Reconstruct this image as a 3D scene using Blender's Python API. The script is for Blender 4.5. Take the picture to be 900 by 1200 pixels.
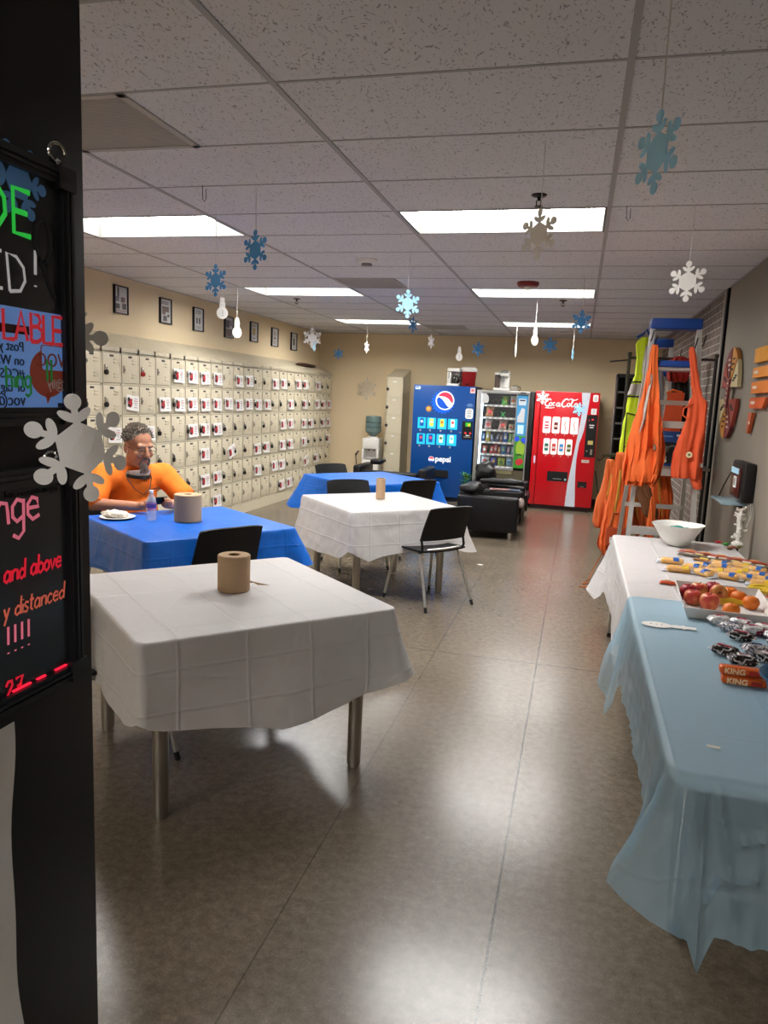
import bpy, bmesh, math, random
from mathutils import Vector, Matrix, noise

# ------------------------------------------------------------------ reset, camera, world, exposure
for _o in list(bpy.data.objects):
    bpy.data.objects.remove(_o)
SC = bpy.context.scene
COL = SC.collection
random.seed(7)
R = math.radians
V = Vector

def rot_axes(pitch, yaw, roll):
    f = V((-math.sin(yaw), math.cos(yaw), 0)); r = V((math.cos(yaw), math.sin(yaw), 0)); u = V((0, 0, 1))
    f2 = f*math.cos(pitch) - u*math.sin(pitch); u2 = u*math.cos(pitch) + f*math.sin(pitch)
    return r*math.cos(roll) + u2*math.sin(roll), u2*math.cos(roll) - r*math.sin(roll), f2

cam_d = bpy.data.cameras.new('camera'); cam = bpy.data.objects.new('camera', cam_d); COL.objects.link(cam)
cr, cu, cf = rot_axes(.1534, .2492, .0430)
cam.matrix_world = Matrix(((cr.x, cu.x, -cf.x, 0), (cr.y, cu.y, -cf.y, 0), (cr.z, cu.z, -cf.z, 1.65), (0, 0, 0, 1)))
cam_d.sensor_fit = 'VERTICAL'; cam_d.sensor_height = 36; cam_d.lens = 872.23/1200*36
cam_d.clip_start = .02; cam_d.clip_end = 100
SC.camera = cam

wd = bpy.data.worlds.new('world'); SC.world = wd; wd.use_nodes = True
wd.node_tree.nodes['Background'].inputs[0].default_value = (.8, .85, 1, 1)
wd.node_tree.nodes['Background'].inputs[1].default_value = .03

SC.view_settings.view_transform = 'Standard'; SC.view_settings.look = 'None'
SC.view_settings.exposure = 0.0; SC.view_settings.gamma = 1; SC.view_settings.use_curve_mapping = False
LIGHT_E = 39.0          # luminance of the fluorescent lenses
LIGHT_COL = (1, .98, .945)

# ------------------------------------------------------------------ materials
def lin(c):
    if isinstance(c, str):
        c = c.lstrip('#'); c = tuple(int(c[i:i+2], 16)/255 for i in (0, 2, 4))
    return tuple(x/12.92 if x <= .04045 else ((x+.055)/1.055)**2.4 for x in c)

_M = {}
def M(name, col='#808080', rough=.5, metal=0, var=.06, scale=18, bump=0, bscale=60, emit=0, ecol=None, alpha=1, trans=0, coat=0, transl=0, ior=1.45, spec=.5, tcol=None):
    """procedural principled material: noise-varied colour, optional noise bump / emission / translucency"""
    if name in _M: return _M[name]
    m = bpy.data.materials.new(name); m.use_nodes = True; _M[name] = m
    nt = m.node_tree; N = nt.nodes; L = nt.links; p = N['Principled BSDF']
    c = lin(col)
    tc = N.new('ShaderNodeTexCoord'); nz = N.new('ShaderNodeTexNoise'); nz.inputs['Scale'].default_value = scale; nz.inputs['Detail'].default_value = 3
    L.new(tc.outputs['Object'], nz.inputs['Vector'])
    mx = N.new('ShaderNodeMix'); mx.data_type = 'RGBA'
    mx.inputs[6].default_value = (*[x*(1-var) for x in c], 1); mx.inputs[7].default_value = (*[min(1, x*(1+var)) for x in c], 1)
    L.new(nz.outputs[0], mx.inputs[0]); L.new(mx.outputs[2], p.inputs['Base Color'])
    p.inputs['Roughness'].default_value = rough; p.inputs['Metallic'].default_value = metal
    p.inputs['IOR'].default_value = ior; p.inputs['Specular IOR Level'].default_value = spec
    if coat: p.inputs['Coat Weight'].default_value = coat; p.inputs['Coat Roughness'].default_value = .08
    if trans: p.inputs['Transmission Weight'].default_value = trans
    if alpha < 1 and not transl: p.inputs['Alpha'].default_value = alpha
    if emit:
        p.inputs['Emission Color'].default_value = (*lin(ecol or col), 1); p.inputs['Emission Strength'].default_value = emit
    if bump:
        n2 = N.new('ShaderNodeTexNoise'); n2.inputs['Scale'].default_value = bscale; n2.inputs['Detail'].default_value = 4
        L.new(tc.outputs['Object'], n2.inputs['Vector'])
        b = N.new('ShaderNodeBump'); b.inputs['Strength'].default_value = bump; b.inputs['Distance'].default_value = .01
        L.new(n2.outputs[0], b.inputs['Height']); L.new(b.outputs[0], p.inputs['Normal'])
    if transl:
        t = N.new('ShaderNodeBsdfTranslucent'); L.new(mx.outputs[2], t.inputs[0])
        ms = N.new('ShaderNodeMixShader'); ms.inputs[0].default_value = transl
        L.new(p.outputs[0], ms.inputs[1]); L.new(t.outputs[0], ms.inputs[2]); out = ms.outputs[0]
        if alpha < 1:
            tp = N.new('ShaderNodeBsdfTransparent'); tp.inputs[0].default_value = (*(tcol or (.86, .94, .98)), 1); m2 = N.new('ShaderNodeMixShader'); m2.inputs[0].default_value = alpha
            L.new(tp.outputs[0], m2.inputs[1]); L.new(out, m2.inputs[2]); out = m2.outputs[0]
        L.new(out, N['Material Output'].inputs[0])
    return m

def film(name, col, alpha=1, transl=.25, crease=.35, ang=0, pitch=.27):
    """thin creased plastic film"""
    if name in _M: return _M[name]
    m = M(name, col, rough=.38, var=.03, scale=5, alpha=alpha, transl=transl)
    nt = m.node_tree; N = nt.nodes; L = nt.links; p = N['Principled BSDF']
    tc = N.new('ShaderNodeTexCoord'); nz = N.new('ShaderNodeTexNoise'); nz.inputs['Scale'].default_value = 3
    mxv = N.new('ShaderNodeMix'); mxv.data_type = 'VECTOR'; mxv.inputs[0].default_value = .12
    L.new(tc.outputs['Object'], nz.inputs['Vector']); L.new(tc.outputs['Object'], mxv.inputs[4]); L.new(nz.outputs['Color'], mxv.inputs[5])
    vo = N.new('ShaderNodeTexVoronoi'); vo.feature = 'DISTANCE_TO_EDGE'; vo.inputs['Scale'].default_value = 4.5
    L.new(mxv.outputs[1], vo.inputs['Vector'])
    rp = N.new('ShaderNodeMapRange'); rp.inputs[1].default_value = 0; rp.inputs[2].default_value = .05; rp.inputs[3].default_value = 1; rp.inputs[4].default_value = 0
    L.new(vo.outputs['Distance'], rp.inputs[0])
    n2 = N.new('ShaderNodeTexNoise'); n2.inputs['Scale'].default_value = 9; n2.inputs['Detail'].default_value = 5
    L.new(tc.outputs['Object'], n2.inputs['Vector'])
    ad = N.new('ShaderNodeMath'); ad.operation = 'MULTIPLY_ADD'; ad.inputs[1].default_value = .25
    L.new(rp.outputs[0], ad.inputs[0]); L.new(n2.outputs[0], ad.inputs[2])
    # sharp pack folds: a square lattice of ridges turned with the table
    mp = N.new('ShaderNodeMapping'); mp.inputs['Rotation'].default_value = (0, 0, -ang); L.new(tc.outputs['Object'], mp.inputs[0])
    sx = N.new('ShaderNodeSeparateXYZ'); L.new(mp.outputs[0], sx.inputs[0]); last = ad.outputs[0]
    for k in range(3):
        pp = N.new('ShaderNodeMath'); pp.operation = 'PINGPONG'; pp.inputs[1].default_value = (pitch if k < 2 else .16)/2; L.new(sx.outputs[k], pp.inputs[0])
        mr = N.new('ShaderNodeMapRange'); mr.inputs[1].default_value = 0; mr.inputs[2].default_value = .009; mr.inputs[3].default_value = .7; mr.inputs[4].default_value = 0; L.new(pp.outputs[0], mr.inputs[0])
        aa = N.new('ShaderNodeMath'); L.new(last, aa.inputs[0]); L.new(mr.outputs[0], aa.inputs[1]); last = aa.outputs[0]
    b = N.new('ShaderNodeBump'); b.inputs['Strength'].default_value = crease; b.inputs['Distance'].default_value = .012
    L.new(last, b.inputs['Height']); L.new(b.outputs[0], p.inputs['Normal'])
    return m

# ------------------------------------------------------------------ mesh builder
I4 = Matrix.Identity(4)
TF = Matrix(((1, 0, 0, 0), (0, 0, -1, 0), (0, 1, 0, 0), (0, 0, 0, 1)))       # flat art seen from -Y
TX = Matrix(((0, 0, 1, 0), (1, 0, 0, 0), (0, 1, 0, 0), (0, 0, 0, 1)))        # flat art on a wall facing +X
TW = Matrix(((0, 0, -1, 0), (-1, 0, 0, 0), (0, 1, 0, 0), (0, 0, 0, 1)))      # flat art on a wall facing -X
def Tr(x, y, z): return Matrix.Translation((x, y, z))
def Rz(a): return Matrix.Rotation(a, 4, 'Z')
def Rx(a): return Matrix.Rotation(a, 4, 'X')
def Ry(a): return Matrix.Rotation(a, 4, 'Y')

class MB:
    def __init__(s, T=None): s.bm = bmesh.new(); s.T = T or I4
    def _v(s, p): return s.bm.verts.new(s.T @ V(p))
    def _f(s, vs, mi=0):
        try: f = s.bm.faces.new(vs); f.material_index = mi; return f
        except ValueError: return None
    def box(s, x0, x1, y0, y1, z0, z1, mi=0, bev=0, seg=2):
        P = [(x0, y0, z0), (x1, y0, z0), (x1, y1, z0), (x0, y1, z0), (x0, y0, z1), (x1, y0, z1), (x1, y1, z1), (x0, y1, z1)]
        v = [s._v(p) for p in P]
        fs = [s._f([v[i] for i in q], mi) for q in ((3, 2, 1, 0), (4, 5, 6, 7), (0, 1, 5, 4), (1, 2, 6, 5), (2, 3, 7, 6), (3, 0, 4, 7))]
        if bev:
            es = list({e for f in fs for e in f.edges})
            bmesh.ops.bevel(s.bm, geom=es, offset=bev, segments=seg, profile=.5, affect='EDGES', material=-1)
        return s
    def ring(s, c, ax, r, n, up=None):
        ax = V(ax).normalized(); a = up or (V((0, 0, 1)) if abs(ax.z) < .9 else V((1, 0, 0)))
        x = ax.cross(a).normalized(); y = ax.cross(x)
        return [s._v(V(c) + (x*math.cos(2*math.pi*i/n) + y*math.sin(2*math.pi*i/n))*r) for i in range(n)]
    def bridge(s, a, b, mi=0):
        n = len(a)
        for i in range(n): s._f([a[i], a[(i+1) % n], b[(i+1) % n], b[i]], mi)
    def cyl(s, p0, p1, r0, r1=None, n=14, mi=0, caps=True):
        r1 = r0 if r1 is None else r1; d = V(p1)-V(p0)
        a = s.ring(p0, d, r0, n); b = s.ring(p1, d, r1, n); s.bridge(a, b, mi)
        if caps: s._f(a[::-1], mi); s._f(b, mi)
        return s
    def tube(s, pts, r, n=8, mi=0, closed=False):
        pts = [V(p) for p in pts]; k = len(pts); rings = []
        x = None
        for i, p in enumerate(pts):
            if closed: d = pts[(i+1) % k]-pts[i-1]
            else: d = pts[min(i+1, k-1)]-pts[max(i-1, 0)]
            d.normalize()
            if x is None:
                a = V((0, 0, 1)) if abs(d.z) < .9 else V((1, 0, 0)); x = d.cross(a).normalized()
            else:
                x = (x - d*x.dot(d))
                x = x.normalized() if x.length > 1e-6 else d.orthogonal().normalized()
            y = d.cross(x); rr = r[i] if isinstance(r, (list, tuple)) else r
            rings.append([s._v(p + (x*math.cos(2*math.pi*j/n) + y*math.sin(2*math.pi*j/n))*rr) for j in range(n)])
        for i in range(k-1): s.bridge(rings[i], rings[i+1], mi)
        if closed: s.bridge(rings[-1], rings[0], mi)
        else: s._f(rings[0][::-1], mi); s._f(rings[-1], mi)
        return s
    def lathe(s, prof, n=24, c=(0, 0, 0), mi=0, cap=True, wob=None):
        rings = []
        for j, (r, z) in enumerate(prof):
            rings.append([s._v((c[0]+r*(wob(2*math.pi*i/n, j) if wob else 1)*math.cos(2*math.pi*i/n), c[1]+r*(wob(2*math.pi*i/n, j) if wob else 1)*math.sin(2*math.pi*i/n), c[2]+z)) for i in range(n)])
        for a, b in zip(rings, rings[1:]): s.bridge(a, b, mi)
        if cap: s._f(rings[0][::-1], mi); s._f(rings[-1], mi)
        return s
    def prism(s, pts, d=.001, T=None, mi=0, z0=0):
        T = T or I4
        a = [s._v(T @ V((x, y, z0))) for x, y in pts]; b = [s._v(T @ V((x, y, z0+d))) for x, y in pts]
        s._f(a[::-1], mi); s._f(b, mi); s.bridge(a, b, mi); return s
    def rect(s, x0, x1, y0, y1, d=.001, T=None, mi=0, z0=0, rad=0):
        if rad:
            pts = []
            for cx, cy, a0 in ((x1-rad, y1-rad, 0), (x0+rad, y1-rad, 90), (x0+rad, y0+rad, 180), (x1-rad, y0+rad, 270)):
                pts += [(cx+rad*math.cos(R(a0+t)), cy+rad*math.sin(R(a0+t))) for t in (0, 30, 60, 90)]
        else: pts = [(x0, y0), (x1, y0), (x1, y1), (x0, y1)]
        return s.prism(pts, d, T, mi, z0)
    def disc(s, x, y, r, d=.001, T=None, mi=0, z0=0, n=20, ry=None, ang=0):
        ry = ry or r; c, q = math.cos(ang), math.sin(ang)
        return s.prism([(x+c*r*math.cos(2*math.pi*i/n)-q*ry*math.sin(2*math.pi*i/n), y+q*r*math.cos(2*math.pi*i/n)+c*ry*math.sin(2*math.pi*i/n)) for i in range(n)], d, T, mi, z0)
    def ell(s, c, rad, n=14, m=9, mi=0, T=None):
        T = T or I4; rings = []
        for j in range(1, m):
            t = math.pi*j/m
            rings.append([s._v(T @ V((c[0]+rad[0]*math.sin(t)*math.cos(2*math.pi*i/n), c[1]+rad[1]*math.sin(t)*math.sin(2*math.pi*i/n), c[2]-rad[2]*math.cos(t)))) for i in range(n)])
        lo = s._v(T @ V((c[0], c[1], c[2]-rad[2]))); hi = s._v(T @ V((c[0], c[1], c[2]+rad[2])))
        for a, b in zip(rings, rings[1:]): s.bridge(a, b, mi)
        for i in range(n): s._f([lo, rings[0][(i+1) % n], rings[0][i]], mi); s._f([hi, rings[-1][i], rings[-1][(i+1) % n]], mi)
        return s
    def cap(s, p0, p1, r0, r1=None, n=12, mi=0):
        """tapered capsule"""
        r1 = r0 if r1 is None else r1; p0 = V(p0); p1 = V(p1); d = p1-p0
        s.cyl(p0, p1, r0, r1, n, mi); s.ell(p0, (r0,)*3, n, 8, mi); s.ell(p1, (r1,)*3, n, 8, mi); return s
    def grid(s, f, nu, nv, mi=0, closed=False):
        g = [[s._v(f(i/nu, j/nv)) for j in range(nv+1)] for i in range(nu if closed else nu+1)]
        for i in range(nu):
            a = g[i]; b = g[(i+1) % len(g)]
            for j in range(nv): s._f([a[j], b[j], b[j+1], a[j+1]], mi)
        return g
    def shell(s, f, nu, nv, th, mi=0):
        """closed thick sheet around the surface f(u,v)"""
        def nrm(u, v):
            e = 1e-3; u0, u1 = max(0, u-e), min(1, u+e); v0, v1 = max(0, v-e), min(1, v+e)
            n = (V(f(u1, v))-V(f(u0, v))).cross(V(f(u, v1))-V(f(u, v0)))
            return n.normalized() if n.length > 0 else V((0, 0, 1))
        A = [[None]*(nv+1) for _ in range(nu+1)]; B = [[None]*(nv+1) for _ in range(nu+1)]
        for i in range(nu+1):
            for j in range(nv+1):
                p = V(f(i/nu, j/nv)); n = nrm(i/nu, j/nv)*th/2
                A[i][j] = s._v(p+n); B[i][j] = s._v(p-n)
        for i in range(nu):
            for j in range(nv):
                s._f([A[i][j], A[i+1][j], A[i+1][j+1], A[i][j+1]], mi); s._f([B[i][j+1], B[i+1][j+1], B[i+1][j], B[i][j]], mi)
        for i in range(nu):
            s._f([A[i+1][0], A[i][0], B[i][0], B[i+1][0]], mi); s._f([A[i][nv], A[i+1][nv], B[i+1][nv], B[i][nv]], mi)
        for j in range(nv):
            s._f([A[0][j], A[0][j+1], B[0][j+1], B[0][j]], mi); s._f([A[nu][j+1], A[nu][j], B[nu][j], B[nu][j+1]], mi)
        return s
    def loft(s, rings, mi=0):
        vs = [[s._v(p) for p in r] for r in rings]
        for a, b in zip(vs, vs[1:]): s.bridge(a, b, mi)
        s._f(vs[0][::-1], mi); s._f(vs[-1], mi); return s
    def add_mesh(s, me, T=None, mi=0):
        T = (s.T @ T) if T else s.T
        vs = [s.bm.verts.new(T @ v.co) for v in me.vertices]
        for p in me.polygons: s._f([vs[i] for i in p.vertices], mi)
        return s
    def build(s, name, mats, parent=None, smooth=38, recalc=True):
        if recalc: bmesh.ops.recalc_face_normals(s.bm, faces=s.bm.faces)
        me = bpy.data.meshes.new(name); s.bm.to_mesh(me); s.bm.free()
        if not isinstance(mats, (list, tuple)): mats = [mats]
        for m in mats: me.materials.append(m)
        if smooth:
            me.shade_smooth(); me.set_sharp_from_angle(angle=R(smooth))
        o = bpy.data.objects.new(name, me); COL.objects.link(o)
        if parent: o.parent = parent
        return o

def thing(name, label, cat, loc=(0, 0, 0), rz=0, group=None):
    o = bpy.data.objects.new(name, None); COL.objects.link(o); o.location = loc; o.rotation_euler = (0, 0, rz)
    o.empty_display_size = .05
    o['label'] = label; o['category'] = cat
    if group: o['group'] = group
    return o
def tag(o, label, cat, group=None, kind=None):
    o['label'] = label; o['category'] = cat
    if group: o['group'] = group
    if kind: o['kind'] = kind
    return o
def struct(o): o['kind'] = 'structure'; return o
def dup(root, loc=None, rz=None, label=None, group=None):
    def cp(o, par):
        c = o.copy(); COL.objects.link(c)
        if par: c.parent = par
        for ch in list(o.children): cp(ch, c)
        return c
    r = cp(root, None)
    if loc is not None: r.location = loc
    if rz is not None: r.rotation_euler = (0, 0, rz)
    if label: r['label'] = label
    if group: r['group'] = group
    return r

def union_outline(sd, n=120, ext=1.06):
    """outer contour (marching squares) of the union shape sd(x,y)<0"""
    h = 2*ext/n; g = [[sd(-ext+i*h, -ext+j*h) for j in range(n+1)] for i in range(n+1)]; nxt = {}
    def P(i, j, di, dj):
        return (i, j, di, dj)
    pos = {}
    def pt(i, j, k):            # k: 0 edge along x, 1 edge along y
        key = (i, j, k)
        if key not in pos:
            a = g[i][j]; b = g[i+1][j] if k == 0 else g[i][j+1]; t = a/(a-b)
            pos[key] = (-ext+(i+(t if k == 0 else 0))*h, -ext+(j+(t if k == 1 else 0))*h)
        return key
    for i in range(n):
        for j in range(n):
            c = [(i, j), (i+1, j), (i+1, j+1), (i, j+1)]; ins = [g[a][b] < 0 for a, b in c]
            if all(ins) or not any(ins): continue
            ed = [pt(i, j, 0), pt(i+1, j, 1), pt(i, j+1, 0), pt(i, j, 1)] if 0 else None
            E = [(i, j, 0), (i+1, j, 1), (i, j+1, 0), (i, j, 1)]
            cr = [k for k in range(4) if ins[k] != ins[(k+1) % 4]]
            for k in cr: pt(*E[k])
            outs = [k for k in cr if ins[k]]          # leaving the shape across edge k
            for k in outs:
                q = (k-1) % 4
                while q not in cr: q = (q-1) % 4
                nxt[E[q]] = E[k]
    best = []
    while nxt:
        st = next(iter(nxt)); loop = [st]; cur = nxt.pop(st)
        while cur != st and cur in nxt: loop.append(cur); cur = nxt.pop(cur)
        if len(loop) > len(best): best = loop
    return [pos[k] for k in best]
def sd_ell(x, y, cx, cy, a, b, ang):
    c, s = math.cos(ang), math.sin(ang); dx, dy = x-cx, y-cy; u = (c*dx+s*dy)/a; v = (-s*dx+c*dy)/b
    return (math.hypot(u, v)-1)*min(a, b)
def sd_box(x, y, x0, x1, y0, y1): return max(x0-x, x-x1, y0-y, y-y1)
def flake_sd(x, y):
    r = math.hypot(x, y); a = math.atan2(y, x)-math.pi/2; k = round(a/(math.pi/3)); a -= k*math.pi/3
    u, v = r*math.cos(a), abs(r*math.sin(a))          # fold into one arm
    d = r*math.cos(math.pi/6-abs((a+math.pi/6) % (math.pi/3)-math.pi/6) if 0 else a)-.0
    hexd = max(u*math.cos(R(30))+v*math.sin(R(30)), u if 0 else 0)-.43
    return min(hexd, sd_box(u, v, .2, .8, -.06, .06), sd_ell(u, v, .85, 0, .15, .15, 0), sd_ell(u, v, .60, .15, .175, .082, R(54)))
def man_sd(x, y):
    return min(sd_ell(x, y, 0, -.45, .55, .55, 0), sd_ell(x, y, 0, .27, .29, .27, 0), sd_box(x, y, -.36, .36, .47, .57), sd_box(x, y, -.22, .22, .5, .98), sd_box(x, y, -.16, .16, -.2, .3), sd_ell(x, y, 0, .03, .26, .07, 0))
_oc = {}
def outline(kind):
    if kind not in _oc: _oc[kind] = union_outline(flake_sd if kind == 'flake' else man_sd)
    return _oc[kind]

_txt = {}
def text_mesh(t, size=1.0, bold=0, shear=0, align='LEFT'):
    k = (t, size, bold, shear, align)
    if k in _txt: return _txt[k]
    c = bpy.data.curves.new('lettering', 'FONT'); c.body = t; c.size = size; c.offset = bold; c.shear = shear; c.extrude = .0006; c.align_x = align; c.resolution_u = 3
    o = bpy.data.objects.new('lettering', c); COL.objects.link(o)
    dg = bpy.context.evaluated_depsgraph_get(); dg.update()
    me = bpy.data.meshes.new_from_object(o.evaluated_get(dg)); bpy.data.objects.remove(o); bpy.data.curves.remove(c)
    _txt[k] = me; return me
def remeshed(mb, name, mat, voxel, parent=None, smooth_it=4, factor=.5, fn=None):
    """melt overlapping volumes into one continuous surface"""
    o = mb.build(name, mat, None, 0)
    md = o.modifiers.new('r', 'REMESH'); md.mode = 'VOXEL'; md.voxel_size = voxel
    ms = o.modifiers.new('s', 'SMOOTH'); ms.iterations = smooth_it; ms.factor = factor
    dg = bpy.context.evaluated_depsgraph_get(); dg.update()
    me = bpy.data.meshes.new_from_object(o.evaluated_get(dg)); old = o.data
    o.modifiers.clear(); o.data = me; me.name = name
    if fn:
        me.calc_loop_triangles() if hasattr(me, 'calc_loop_triangles') else None
        nr = [v.normal.copy() for v in me.vertices]
        for v, n in zip(me.vertices, nr): v.co += n*fn(v.co)
    if not me.materials: me.materials.append(mat)
    me.shade_smooth()
    if parent: o.parent = parent
    return o

# hand lettering drawn as strokes
GL = {'D': [[(0, 0), (0, 1), (.35, .95), (.6, .7), (.62, .35), (.4, .06), (0, 0)]], 'E': [[(.55, 1), (0, 1), (0, 0), (.55, 0)], [(0, .5), (.45, .5)]],
 'A': [[(0, 0), (.3, 1), (.6, 0)], [(.1, .38), (.5, .38)]], 'L': [[(0, 1), (0, 0), (.5, 0)]], 'I': [[(0, 1), (0, 0)]],
 'B': [[(0, 0), (0, 1), (.4, .95), (.5, .75), (.35, .55), (0, .52)], [(.35, .55), (.58, .4), (.55, .12), (.3, 0), (0, 0)]],
 '!': [[(.1, 1), (.08, .35)], [(.07, .06), (.07, .02)]], 'e': [[(.02, .3), (.4, .3), (.36, .5), (.18, .56), (.02, .4), (.02, .15), (.18, 0), (.42, .08)]],
 'n': [[(0, .55), (0, 0)], [(0, .38), (.15, .54), (.33, .5), (.36, .3), (.38, 0)]], 'h': [[(0, 1), (0, 0)], [(0, .38), (.15, .54), (.33, .5), (.36, .3), (.38, 0)]],
 'g': [[(.38, .5), (.18, .56), (.02, .4), (.02, .15), (.16, .02), (.36, .12)], [(.4, .55), (.38, -.25), (.2, -.4), (.02, -.3)]],
 'a': [[(.38, .48), (.18, .56), (.02, .4), (.02, .12), (.16, 0), (.36, .15)], [(.38, .55), (.38, .05), (.45, 0)]],
 'd': [[(.38, .4), (.18, .5), (.02, .36), (.02, .12), (.16, 0), (.36, .12)], [(.4, 1), (.4, 0)]],
 'b': [[(0, 1), (0, 0)], [(0, .12), (.18, 0), (.36, .14), (.36, .4), (.2, .54), (0, .42)]],
 'o': [[(.18, .56), (.02, .4), (.02, .14), (.18, 0), (.36, .14), (.36, .4), (.18, .56)]], 'v': [[(0, .55), (.18, 0), (.36, .55)]],
 'y': [[(0, .55), (.18, .1)], [(.38, .55), (.1, -.35)]], 'i': [[(.05, .5), (.05, 0)], [(.05, .76), (.05, .72)]], 'l': [[(.05, 1), (.05, 0)]],
 's': [[(.32, .5), (.12, .56), (.02, .42), (.16, .3), (.32, .18), (.22, 0), (0, .06)]], 't': [[(.12, .9), (.12, .1), (.28, 0)], [(0, .6), (.3, .6)]],
 'c': [[(.36, .46), (.18, .56), (.02, .38), (.02, .14), (.18, 0), (.38, .1)]], '2': [[(0, .75), (.15, .98), (.4, .95), (.45, .7), (0, 0), (.5, .02)]],
 '7': [[(0, .95), (.5, 1), (.2, 0)], [(.12, .5), (.45, .55)]]}
def handwrite(mb, txt, x, y, h, w, T, gap=.2, mi=0, slant=0):
    """strokes of radius w/2, flattened against the surface"""
    F = T @ Matrix.Diagonal((1, 1, .25, 1))
    T0 = mb.T; mb.T = T0 @ F
    for ch in txt:
        if ch == ' ': x += h*.35; continue
        mxw = max(p[0] for st in GL[ch] for p in st)
        for st in GL[ch]:
            mb.tube([(x+(p[0]+slant*p[1])*h, y+p[1]*h, .001) for p in st], w/2, 6, mi)
        x += (mxw+gap)*h
    mb.T = T0
    return x
# ------------------------------------------------------------------ room
XL, XR, YB, YN, HC = -4.60, 1.21, 12.92, -6.6, 2.7377
AX, AY, TWX, TLY = -1.1496, 2.6473, 1.2192, .6096        # ceiling grid

def nodes(m): return m.node_tree.nodes, m.node_tree.links
def floor_mat():
    m = M('polished_concrete', '#6e6354', rough=.27, var=.1, scale=1.1)
    N, L = nodes(m); p = N['Principled BSDF']; tc = N.new('ShaderNodeTexCoord')
    base = p.inputs['Base Color'].links[0].from_socket
    n1 = N.new('ShaderNodeTexNoise'); n1.inputs['Scale'].default_value = 26; n1.inputs['Detail'].default_value = 6; n1.inputs['Roughness'].default_value = .75
    L.new(tc.outputs['Object'], n1.inputs['Vector'])
    r1 = N.new('ShaderNodeMapRange'); r1.inputs[1].default_value = .3; r1.inputs[2].default_value = .7; r1.inputs[3].default_value = .62; r1.inputs[4].default_value = 1.3
    L.new(n1.outputs[0], r1.inputs[0])
    v = N.new('ShaderNodeTexVoronoi'); v.inputs['Scale'].default_value = 130; L.new(tc.outputs['Object'], v.inputs['Vector'])
    r2 = N.new('ShaderNodeMapRange'); r2.inputs[1].default_value = .12; r2.inputs[2].default_value = .3; r2.inputs[3].default_value = 1.5; r2.inputs[4].default_value = 1
    L.new(v.outputs['Distance'], r2.inputs[0])
    mu = N.new('ShaderNodeMath'); mu.operation = 'MULTIPLY'; L.new(r1.outputs[0], mu.inputs[0]); L.new(r2.outputs[0], mu.inputs[1])
    # sawn joints
    sp = N.new('ShaderNodeSeparateXYZ'); L.new(tc.outputs['Object'], sp.inputs[0])
    def joint(sock, c, w, lo=None):
        a = N.new('ShaderNodeMath'); a.operation = 'SUBTRACT'; L.new(sock, a.inputs[0]); a.inputs[1].default_value = c
        b = N.new('ShaderNodeMath'); b.operation = 'ABSOLUTE'; L.new(a.outputs[0], b.inputs[0])
        d = N.new('ShaderNodeMath'); d.operation = 'GREATER_THAN'; L.new(b.outputs[0], d.inputs[0]); d.inputs[1].default_value = w
        return d.outputs[0]
    out = mu.outputs[0]
    for s, c, w, k in ((sp.outputs[0], -.141, .0045, .22), (sp.outputs[0], -.801, .003, .6), (sp.outputs[1], 4.684, .004, .35), (sp.outputs[0], -3.2, .004, .3), (sp.outputs[1], 9.3, .004, .4)):
        j = joint(s, c, w); rr = N.new('ShaderNodeMapRange'); rr.inputs[3].default_value = k; rr.inputs[4].default_value = 1; L.new(j, rr.inputs[0])
        q = N.new('ShaderNodeMath'); q.operation = 'MULTIPLY'; L.new(out, q.inputs[0]); L.new(rr.outputs[0], q.inputs[1]); out = q.outputs[0]
    mx = N.new('ShaderNodeMix'); mx.data_type = 'RGBA'; mx.blend_type = 'MULTIPLY'; mx.inputs[0].default_value = 1
    L.new(base, mx.inputs[6]); L.new(out, mx.inputs[7]); L.new(mx.outputs[2], p.inputs['Base Color'])
    rg = N.new('ShaderNodeMapRange'); rg.inputs[3].default_value = .2; rg.inputs[4].default_value = .3
    n3 = N.new('ShaderNodeTexNoise'); n3.inputs['Scale'].default_value = 2.2; L.new(tc.outputs['Object'], n3.inputs['Vector']); L.new(n3.outputs[0], rg.inputs[0]); L.new(rg.outputs[0], p.inputs['Roughness'])
    b = N.new('ShaderNodeBump'); b.inputs['Strength'].default_value = .02; b.inputs['Distance'].default_value = .005; L.new(n1.outputs[0], b.inputs['Height']); L.new(b.outputs[0], p.inputs['Normal'])
    p.inputs['Specular IOR Level'].default_value = .75
    return m
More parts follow.
